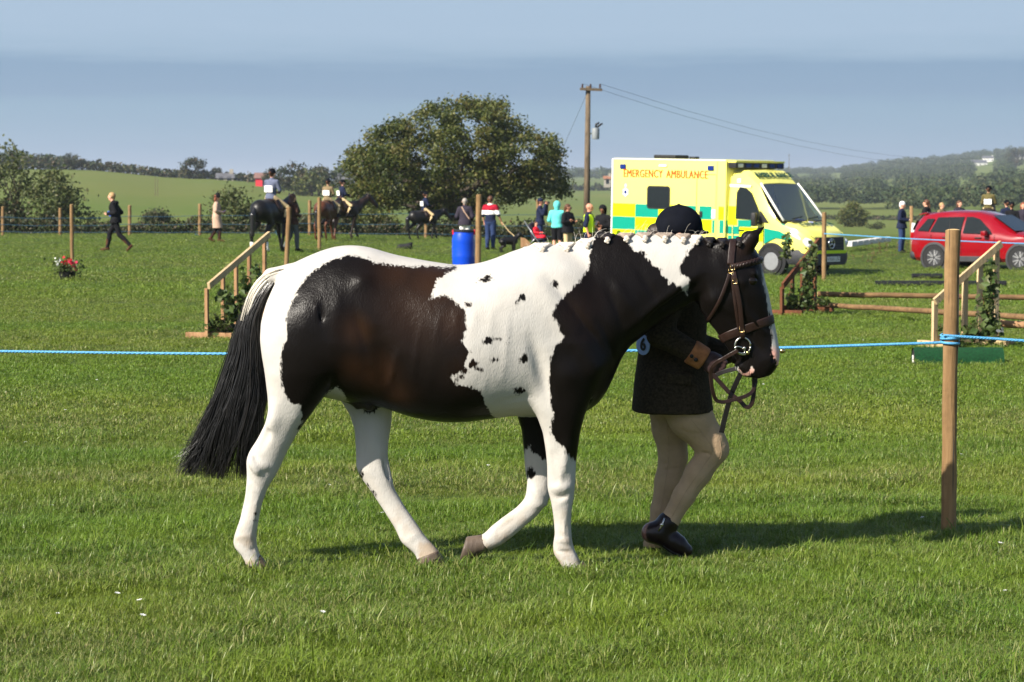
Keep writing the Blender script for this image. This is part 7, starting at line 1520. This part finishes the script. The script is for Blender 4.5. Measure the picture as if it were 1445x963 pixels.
def bg_horse(label, base, rz, H, m, socks=None, head=(1.25, 0, 1.50), group='ridden horses in the background', tack=True, step=.12):
    """small horse, x forward; H = height at withers"""
    T = thing('ridden_horse', label, 'horse', base, rz, group); k = H/1.5; f = Field(np.array((-1.1, -.42, -.02))*k, np.array((1.75, .42, 1.95))*k, .022*k+.004)
    def V(*a): return Vector(a)*k
    f.cone(V(-.62, 0, 1.18), V(-.25, 0, 1.17), .30*k, .30*k, .08, (1, .92, 1.02)); f.cone(V(-.3, 0, 1.13), V(.35, 0, 1.12), .315*k, .31*k, .1, (1, .95, 1)); f.cone(V(.35, 0, 1.17), V(.62, 0, 1.20), .29*k, .22*k, .1, (1, .85, 1.05)); hp_ = V(*head)
    f.cone(V(.58, 0, 1.24), V(.62, 0, 1.22).lerp(hp_, .5), .24*k, .155*k, .1, (1, .62, 1)); f.cone(V(.62, 0, 1.22).lerp(hp_, .5), hp_, .155*k, .115*k, .05, (1, .65, 1)); mz = hp_+V(.36, 0, -.36); f.cone(hp_, hp_.lerp(mz, .5), .125*k, .095*k, .03, (1, .72, 1)); f.cone(hp_.lerp(mz, .5), mz, .09*k, .062*k, .03, (1, .85, 1))
    for sy in (-1, 1): f.cone(hp_+V(-.05, sy*.06, .10), hp_+V(-.04, sy*.075, .21), .035*k, .008*k, .02)
    for sy, st in ((-1, step), (1, -step)):
        f.cone(V(-.55, sy*.17, 1.10), V(-.42+st, sy*.16, .82), .19*k, .115*k, .06, (1, .7, 1)); f.cone(V(-.42+st, sy*.16, .82), V(-.70+st*1.4, sy*.14, .55), .11*k, .055*k, .04); f.cone(V(-.70+st*1.4, sy*.14, .55), V(-.66+st*1.5, sy*.13, .16), .052*k, .038*k, .03); f.cone(V(-.66+st*1.5, sy*.13, .16), V(-.60+st*1.5, sy*.13, .03), .044*k, .055*k, .02)
        f.cone(V(.50, sy*.15, 1.0), V(.50-st*.8, sy*.14, .52), .12*k, .058*k, .06); f.cone(V(.50-st*.8, sy*.14, .52), V(.50-st*1.6, sy*.13, .15), .048*k, .038*k, .03); f.cone(V(.50-st*1.6, sy*.13, .15), V(.56-st*1.6, sy*.13, .03), .044*k, .055*k, .02)
    o = f.build('body', m, T, False)
    if socks:
        for sy, st in ((-1, step), (1, -step)): MB().tube([V(-.68+st*1.45, sy*.135, .30), V(-.66+st*1.5, sy*.13, .14), V(-.61+st*1.5, sy*.13, .05)], [.052*k, .050*k, .062*k], 10).build('white_sock', C_WHT, T, True)
    f = Field(np.array((-1.25, -.2, .3))*k, np.array((-.7, .2, 1.4))*k, .022); f.cone(V(-.88, 0, 1.24), V(-1.0, 0, 1.05), .05, .07, .03); f.cone(V(-1.0, 0, 1.05), V(-1.02, 0, .5), .085, .06, .03); f.build('tail', HAIR_B, T, False)
    rg = np.random.default_rng(3); f = Field(np.array((.3, -.2, 1.0))*k, np.array((1.5, .2, 1.9))*k, .02); f.cone(V(.62, 0, 1.42).lerp(hp_, .15)+V(0, 0, .02), hp_+V(-.10, 0, .09), .05*k, .05*k, .03, (1, .8, 1)); f.build('mane', HAIR_B, T, False)
    if tack:
        f = Field(np.array((-.4, -.45, .9))*k, np.array((.5, .45, 1.7))*k, .02); f.cone(V(-.16, 0, 1.44), V(.16, 0, 1.44), .15*k, .14*k, .05, (1, 1.2, .5)); f.cone(V(.02, -.30, 1.22), V(.0, -.22, 1.40), .10*k, .10*k, .05, (1.4, .4, 1)); f.cone(V(.02, .30, 1.22), V(.0, .22, 1.40), .10*k, .10*k, .05, (1.4, .4, 1)); f.build('saddle', LEA, T, False)
        for a, b in ((hp_+V(-.06, -.085, .06), hp_+V(.24, -.07, -.26)), (hp_+V(-.06, .085, .06), hp_+V(.24, .07, -.26))): MB().tube([a, b], .012, 5).build('bridle_strap', LEA, T)
    return T
def rider(label, base, rz, Hh, Hp, top, legs, hat=(VELV, 'helmet'), number=True, hair=(H_BRN, 'bun'), skin=SKIN, boots=C_BLK, rise=0.0):
    """seated rider on a horse of height Hh; the frame is the horse's"""
    sc = Hp/1.75; z0 = (Hh*1.0+.04+rise)/sc; k = Hh/1.5/sc
    pose = dict(hipR=(-.05, -.10, z0), hipL=(-.05, .10, z0), kneeR=(.26, -.34*k-.02, z0-.28), kneeL=(.26, .34*k+.02, z0-.28), ankR=(.08, -.38*k, z0-.68), ankL=(.08, .38*k, z0-.68), footR=(.26, -.40*k, z0-.70), footL=(.26, .40*k, z0-.70), waist=(-.03, 0, z0+.15), chest=(0, 0, z0+.37), shR=(0, -.18, z0+.49), shL=(0, .18, z0+.49), neck=(.01, 0, z0+.54), head=(.04, 0, z0+.70), elbR=(.06, -.24, z0+.22), elbL=(.06, .24, z0+.22), wrR=(.30, -.08, z0+.16), wrL=(.30, .08, z0+.16))
    T, j, s_ = person('person', label, base, rz, Hp, pose, (top, z0-.10, 2, .016), (legs, 0, .008), (boots, .85), hair, hat, skin=skin)
    if number:
        mb = MB(); c_ = j['waist']+Vector((-.155*s_, 0, .10)); mb.box(c_, (.012, .26, .18), Euler((0, R(-4), 0)), .004); nb_ = mb.build('number_bib', C_WHT, T); text('number', '167', .10, MATS['ink_black'], nb_, c_+Vector((-.010, 0, 0)), Euler((R(90), 0, R(-90))), .001)
    return T
HBLK = mat('black_horse_coat', (.008, .007, .007), rough=.4, var=.3, scale=8); HBAY = mat('bay_horse_coat', (.085, .028, .012), rough=.45, var=.35, scale=5); HDBY = mat('dark_bay_horse_coat', (.020, .011, .008), rough=.45, var=.4, scale=5)
bh = at(384, 357, 66); bg_horse('large black horse with white hind socks seen from behind', bh, R(64), 1.50, HBLK, True, (1.10, .0, 1.50)); rider('mounted rider in grey jacket with white number bib on the large black horse', bh, R(64), 1.50, 1.66, C_GREY, C_TAN)
T, j, s_ = person('person', 'person in brown jacket and grey trousers walking beside the large black horse', at(413, 353, 66.5), R(40), 1.64, dict(walk, nod=.2), (C_BRN, .84, 2, .02), (C_GTR, 0, .012), (C_SHOE, .15), (H_BRN, 'long'))
bh = at(463, 343, 84); bg_horse('bright bay horse seen from behind between two stakes', bh, R(70), 1.42, HBAY, None, (1.1, 0, 1.5)); rider('mounted rider in brown tweed on the bright bay horse', bh, R(70), 1.42, 1.5, C_BRT, C_TAN)
bh = at(483, 343, 87); bg_horse('dark bay horse walking right behind the bright bay horse', bh, R(28), 1.42, HDBY, None, (1.15, 0, 1.62)); rider('mounted rider in navy jacket and beige breeches on the dark bay horse', bh, R(28), 1.42, 1.5, C_NAVY, C_TAN)
bh = at(600, 340, 90); bg_horse('black pony standing in the shade of the broad tree', bh, R(28), 1.12, HBLK, None, (1.1, 0, 1.45)); rider('young rider in dark jacket and tan breeches on the black pony', bh, R(28), 1.12, 1.35, C_NAVY, C_TAN, boots=C_BLK, number=True)
stand = dict()
T, j, s_ = person('person', 'grey haired woman in charcoal jacket and white trousers standing behind the blue barrel', at(656, 353, 76), R(85), 1.66, dict(elbR=(-.02, -.27, 1.14), wrR=(.16, -.20, 1.02), elbL=(-.02, .27, 1.14), wrL=(.16, .20, 1.02)), (C_DKG, .84, 2, .04), (C_WHT, 0, .016), (C_BOOT, .2), (H_GRY, 'short'))
MB().tube([j['shL']+Vector((-.12, -.08, .05)), j['chest']+Vector((-.17, .0, 0)), j['waist']+Vector((-.16, -.16, -.02))], .018, 6, True, (.3, (1, 0, 0))).build('bag_strap', C_BEI, T)
T, j, s_ = person('person', 'man in red, white and navy striped shirt and jeans holding a dog lead', at(692, 353, 77), R(70), 1.76, dict(wrR=(.14, -.34, .92), elbR=(.0, -.28, 1.16), nod=.2), (C_NAVY, .92, 1, .02), (C_JEAN, 0, .015), (C_SHOE, 0), (H_BRN, 'short'), None, skin=SKIN2, fat=1.1); MB().tube([j['neck']+Vector((.07*math.cos(a), .075*math.sin(a), .02)) for a in np.linspace(0, 6.283, 14)], .03, 6).build('white_collar', C_WHT, T, True)
for z0, z1, m_, nm in ((1.30, 1.50, C_RED, 'red_yoke'), (1.16, 1.30, C_WHT, 'white_band')):
    f = Field((-.3, -.4, z0*s_-.05), (.3, .4, z1*s_+.05), .018); f.cone(j['waist'], j['chest'], .128*1.1, .147*1.1, .05, (1, 1.28, 1)); f.cone(j['shR']*.85+j['shL']*.15-Vector((0, 0, .03)), j['shL']*.85+j['shR']*.15-Vector((0, 0, .03)), .102, .102, .07)
    for sd in 'RL': f.cone(j['sh'+sd]-Vector((0, 0, .02)), j['elb'+sd], .086, .076, .04)
    sl_, X, Y, Z = f.sub(f.lo, f.lo+1.2); f.d[sl_] = np.maximum(f.d[sl_], np.maximum(z0*s_-Z, Z-z1*s_)+0*X+0*Y); f.build(nm, m_, T, False)
# dog
b = at(718, 354, 75); DT = thing('black_dog', 'black dog standing on a lead beside the man in the striped shirt', 'dog', b, R(20)); f = Field((-.5, -.2, -.02), (.6, .2, .7), .014)
f.cone((-.22, 0, .36), (.18, 0, .37), .105, .125, .05, (1, .85, 1)); f.cone((.20, 0, .42), (.33, 0, .54), .085, .065, .05); f.ball((.36, 0, .56), .075, .03); f.cone((.40, 0, .54), (.50, 0, .51), .045, .032, .03)
for sy in (-1, 1):
    f.cone((.36, sy*.05, .61), (.32, sy*.09, .55), .025, .02, .02); f.cone((.16, sy*.07, .32), (.17, sy*.07, .04), .05, .026, .04); f.cone((.17, sy*.07, .04), (.21, sy*.07, .025), .028, .024, .02); f.cone((-.24, sy*.07, .34), (-.16, sy*.075, .22), .085, .045, .04); f.cone((-.16, sy*.075, .22), (-.28, sy*.07, .14), .042, .026, .03); f.cone((-.28, sy*.07, .14), (-.26, sy*.07, .03), .024, .024, .02); f.cone((-.26, sy*.07, .03), (-.21, sy*.07, .022), .026, .022, .02)
f.cone((-.30, 0, .40), (-.45, 0, .52), .03, .015, .03); f.build('body', HBLK, DT, False)
for sy in (-1, 1): MB().ball((.425, sy*.04, .585), .011, 8, 6).build('eye', EYE, DT, True)
a = T.matrix_basis @ j['wrR']; e_ = b+Vector((.25, .1, .46)); mb = MB(); mb.tube([(0, 0, 0), (e_-a)*.5-Vector((0, 0, .05)), e_-a], .010, 5); o = mb.build('dog_lead', C_TAN, None); o.location = a; tag(o, 'tan lead from the man in the striped shirt to the black dog', 'dog lead')
cam_pose = dict(elbR=(.14, -.26, 1.22), wrR=(.20, -.08, 1.54), elbL=(.18, .24, 1.22), wrL=(.24, .06, 1.52))
T, j, s_ = person('person', 'photographer in navy jacket and beanie raising a camera to the right', at(762, 344, 82), R(-8), 1.74, cam_pose, (C_NAVY, .84, 2, .03), (C_JEAN, 0, .015), (C_SHOE, 0), (H_BRN, 'short'), (C_NAVY, 'beanie'), skin=SKIN2)
ct = thing('camera', 'dark camera held to the eye by the photographer in the beanie', 'camera', Vector(T.location)+Matrix.Rotation(R(-8), 3, 'Z') @ (j['head']+Vector((.15, 0, .0))), R(-8)); MB().box((0, 0, 0), (.07, .14, .10), None, .012).build('camera_body', BLK, ct); MB().lathe((.035, 0, -.005), [(.04, 0), (.04, .12), (.045, .13), (0, .13)], 14, 'x').build('lens', BLK, ct)
T, j, s_ = person('person', 'person in turquoise hooded top and black shorts seen from behind', at(786, 353, 74), R(82), 1.68, dict(elbR=(.0, -.26, 1.15), wrR=(.20, -.10, 1.08), elbL=(.0, .26, 1.15), wrL=(.20, .10, 1.08)), (C_TUR, .90, 2, .03), (C_BLK, .50, .02), (C_SHOE, .1), None, (C_TUR, 'hood'))
T, j, s_ = person('person', 'woman in black padded jacket, sunglasses and cream trousers with folded arms', at(801, 354, 72.5), R(-40), 1.62, dict(elbR=(.04, -.27, 1.16), wrR=(.20, .06, 1.17), elbL=(.04, .27, 1.16), wrL=(.21, -.06, 1.20), face=.6), (C_BLK, .80, 2, .04), (C_TAN, 0, .016), (C_SHOE, .1), (H_BRN, 'tail'), skin=SKIN2)
hd_ = j['head']; fw = Vector((math.cos(.6), math.sin(.6), 0)); lf = Vector((-math.sin(.6), math.cos(.6), 0)); MB().tube([hd_+fw*.09*s_+lf*.06*s_+Vector((0, 0, .01)), hd_+fw*.105*s_+Vector((0, 0, .01)), hd_+fw*.09*s_-lf*.06*s_+Vector((0, 0, .01))], .020, 6, True, (.9, (0, 0, 1))).build('sunglasses', BLK, T, True)
T, j, s_ = person('person', 'bald man in navy shirt and open yellow hi-vis vest beside the ambulance', at(831, 360, 63), R(-18), 1.70, dict(elbR=(-.02, -.27, 1.14), wrR=(.06, -.26, .90), elbL=(.02, .27, 1.15), wrL=(.22, .12, 1.06)), (C_NAVY, .90, 1, .02), (C_NAVY, 0, .015), (C_SHOE, .15), None, None, skin=SKIN2, fat=1.1)
f = Field((-.35, -.4, .7), (.35, .4, 1.5), .018); f.cone(j['waist']-Vector((0, 0, .1)), j['chest'], .145, .150, .05, (1, 1.3, 1)); f.cone(j['shR']*.85+j['shL']*.15-Vector((0, 0, .03)), j['shL']*.85+j['shR']*.15-Vector((0, 0, .03)), .108, .108, .05)
sl_, X, Y, Z = f.sub(f.lo, f.lo+1.2); f.d[sl_] = np.maximum(f.d[sl_], np.maximum(np.maximum(.86*s_-Z, Z-1.45*s_)+0*X+0*Y, .07-np.abs(Y-.02)-np.where(X < 0, 1, 0)+0*Z)); f.build('hi_vis_vest', C_HIV, T, False)
T, j, s_ = person('person', 'person in dark hooded jacket looking down at a phone beside the ambulance', at(851, 358, 66), R(-120), 1.64, dict(elbR=(.02, -.25, 1.14), wrR=(.24, -.06, 1.20), elbL=(.02, .25, 1.14), wrL=(.22, .10, 1.14), nod=.45), (C_BLK, .82, 2, .03), (C_BLK, 0, .015), (C_SHOE, 0), None, (C_BLK, 'hood'), skin=SKIN_D)
ph = thing('mobile_phone', 'phone held by the person in the dark hood beside the ambulance', 'phone', Vector(T.location)+Matrix.Rotation(R(-120), 3, 'Z') @ (j['wrR']+Vector((.10, .02, .04))), R(-120)); MB().box((0, 0, 0), (.012, .075, .15), Euler((0, R(-35), 0)), .004).build('case', BLK, ph); MB().box((-.008, 0, -.004), (.003, .066, .135), Euler((0, R(-35), 0))).build('screen', GLASS, ph)
# pushchair with a child in red
b = at(760, 351, 77); PC = thing('pushchair', 'dark folding pushchair holding a child in red', 'pushchair', b, R(-35)); TB = mat('tube_grey', (.30, .31, .32), rough=.3, metal=.6)
for sy in (-.22, .22):
    MB().tube([(.35, sy, .10), (-.10, sy, .62), (-.42, sy, 1.02)], .016, 7).build('frame_tube', TB, PC, True); MB().tube([(-.35, sy, .10), (.05, sy, .50)], .016, 7).build('frame_tube', TB, PC, True)
    for x_ in (.35, -.35): MB().lathe((x_, sy, .10), [(.05, -.02), (.10, -.02), (.10, .02), (.05, .02)], 16, 'y').build('wheel', TYRE, PC, autosmooth=40)
f = Field((-.4, -.3, .2), (.4, .3, 1.1), .02); f.cone((.15, 0, .42), (-.12, 0, .40), .12, .12, .03, (1, 1.6, .5)); f.cone((-.12, 0, .42), (-.26, 0, .86), .10, .12, .04, (.6, 1.7, 1)); f.build('seat', C_DKG, PC, False); MB().tube([(-.42, -.22, 1.02), (-.46, 0, 1.04), (-.42, .22, 1.02)], .018, 7).build('handle', BLK, PC, True)
bc = b+Vector((0, 0, .18)); person('person', 'small child in red jacket sitting in the pushchair', bc, R(-35), .95, dict(hipR=(-.05, -.09, .55), hipL=(-.05, .09, .55), kneeR=(.36, -.10, .55), kneeL=(.36, .10, .55), ankR=(.50, -.10, .18), ankL=(.50, .10, .18), waist=(-.12, 0, .72), chest=(-.17, 0, .98), shR=(-.19, -.18, 1.12), shL=(-.19, .18, 1.12), neck=(-.2, 0, 1.18), head=(-.18, 0, 1.38), elbR=(-.1, -.26, .86), elbL=(-.1, .26, .86), wrR=(.16, -.16, .84), wrL=(.16, .16, .84)), (mat('bright_red_cloth', lin(206, 24, 44), rough=.8), .52, 2, .03), (C_NAVY, 0, .02), (C_SHOE, .1), (H_BRN, 'short'))
# by the red car
T, j, s_ = person('person', 'white haired man in navy jacket reading papers by the notice post', at(1272, 355, 77), R(-25), 1.68, dict(elbR=(.0, -.26, 1.15), wrR=(.24, -.10, 1.12), elbL=(.0, .26, 1.15), wrL=(.24, .08, 1.12), nod=.35), (C_NAVY, .84, 2, .03), (C_JEAN, 0, .02), (C_SHOE, 0), (H_WHT, 'short'))
MB().box(j['wrR']+Vector((.10, .08, .04)), (.15, .21, .006), Euler((0, R(-30), 0))).build('papers', MATS['white_paper'], T)
person('person', 'woman in black jacket with tied back hair behind the red car', at(1307, 354, 78), R(150), 1.72, dict(elbR=(.0, -.28, 1.15), wrR=(.16, -.24, .98), elbL=(.0, .28, 1.15), wrL=(.16, .24, .98)), (C_BLK, .84, 2, .04), (C_BLK, 0, .015), (C_SHOE, .1), (H_BRN, 'tail'))
person('person', 'person with brown hair seen above the roof of the red car', at(1353, 356, 84), R(-60), 1.66, dict(), (C_DKG, .84, 2, .03), (C_JEAN, 0, .015), (C_SHOE, 0), (H_BRN, 'bob'))
person('person', 'short fair person seen just above the rear spoiler of the red car', at(1328, 356, 86), R(-40), 1.58, dict(), (C_BRT, .84, 2, .03), (C_JEAN, 0, .015), (C_SHOE, 0), (H_BLD, 'short'))
bh = at(1394, 357, 80); bg_horse('horse hidden behind the red car under the rider in olive', bh, R(70), 1.42, HDBY, None, (1.1, 0, 1.5)); rider('mounted rider in olive tweed with white number behind the red car', bh, R(70), 1.42, 1.62, C_OLV, C_TAN, rise=-.06)
person('person', 'left of two riders on foot in black helmets behind the red windscreen', at(1420, 356, 84), R(100), 1.66, dict(), (C_NAVY, .84, 2, .02), (C_TAN, 0, .01), (C_BLK, .8), (H_BRN, 'bun'), (VELV, 'helmet')); person('person', 'right of two riders on foot in black helmets behind the red windscreen', at(1427, 357, 80), R(80), 1.60, dict(), (C_BLK, .84, 2, .02), (C_TAN, 0, .01), (C_BLK, .8), (H_BRN, 'bun'), (VELV, 'helmet')); person('person', 'auburn haired person at the right edge behind the red car', at(1443, 357, 82), R(-90), 1.60, dict(), (C_DKG, .84, 2, .02), (C_JEAN, 0, .01), (C_SHOE, 0), (H_RED, 'bob'))
# string ends hanging from the far fence
for px, row_, lb in ((276, 336, 'blue string end dangling by the stake left of the woman in beige'), (389, 332, 'blue string end dangling below the large black horse'), (503, 338, 'blue string end lying below the dark bay horse')):
    p = P(px, row_-6, D_FAR-.2); mb = MB(); rg = random.Random(px)
    mb.tube([(0, 0, 0), (rg.uniform(-.1, .1), 0, -.10), (rg.uniform(-.1, .15), -.05, -.2), (rg.uniform(0, .25), -.05, -.26)], .022, 5); mb.tube([(0, 0, 0), (.1, 0, -.05), (.05, 0, -.16), (.18, 0, -.2)], .02, 5); o = mb.build('string_end', ROPEF, None); o.location = p; tag(o, lb, 'string')
# ================================================================== the air
hm = bpy.data.materials.new('air'); hm.use_nodes = True; hn = hm.node_tree.nodes; hn.clear(); ho = hn.new('ShaderNodeOutputMaterial'); hv_ = hn.new('ShaderNodeVolumePrincipled')
hv_.inputs['Color'].default_value = (.80, .88, 1.0, 1); hv_.inputs['Density'].default_value = 0.00017; hv_.inputs['Anisotropy'].default_value = 0.2
hm.node_tree.links.new(hv_.outputs[0], ho.inputs['Volume'])
MB().box((0, 4350, 42), (15200, 9700, 112)).build('haze', hm, None)
hz = bpy.data.objects['haze']; hz['kind'] = 'stuff'
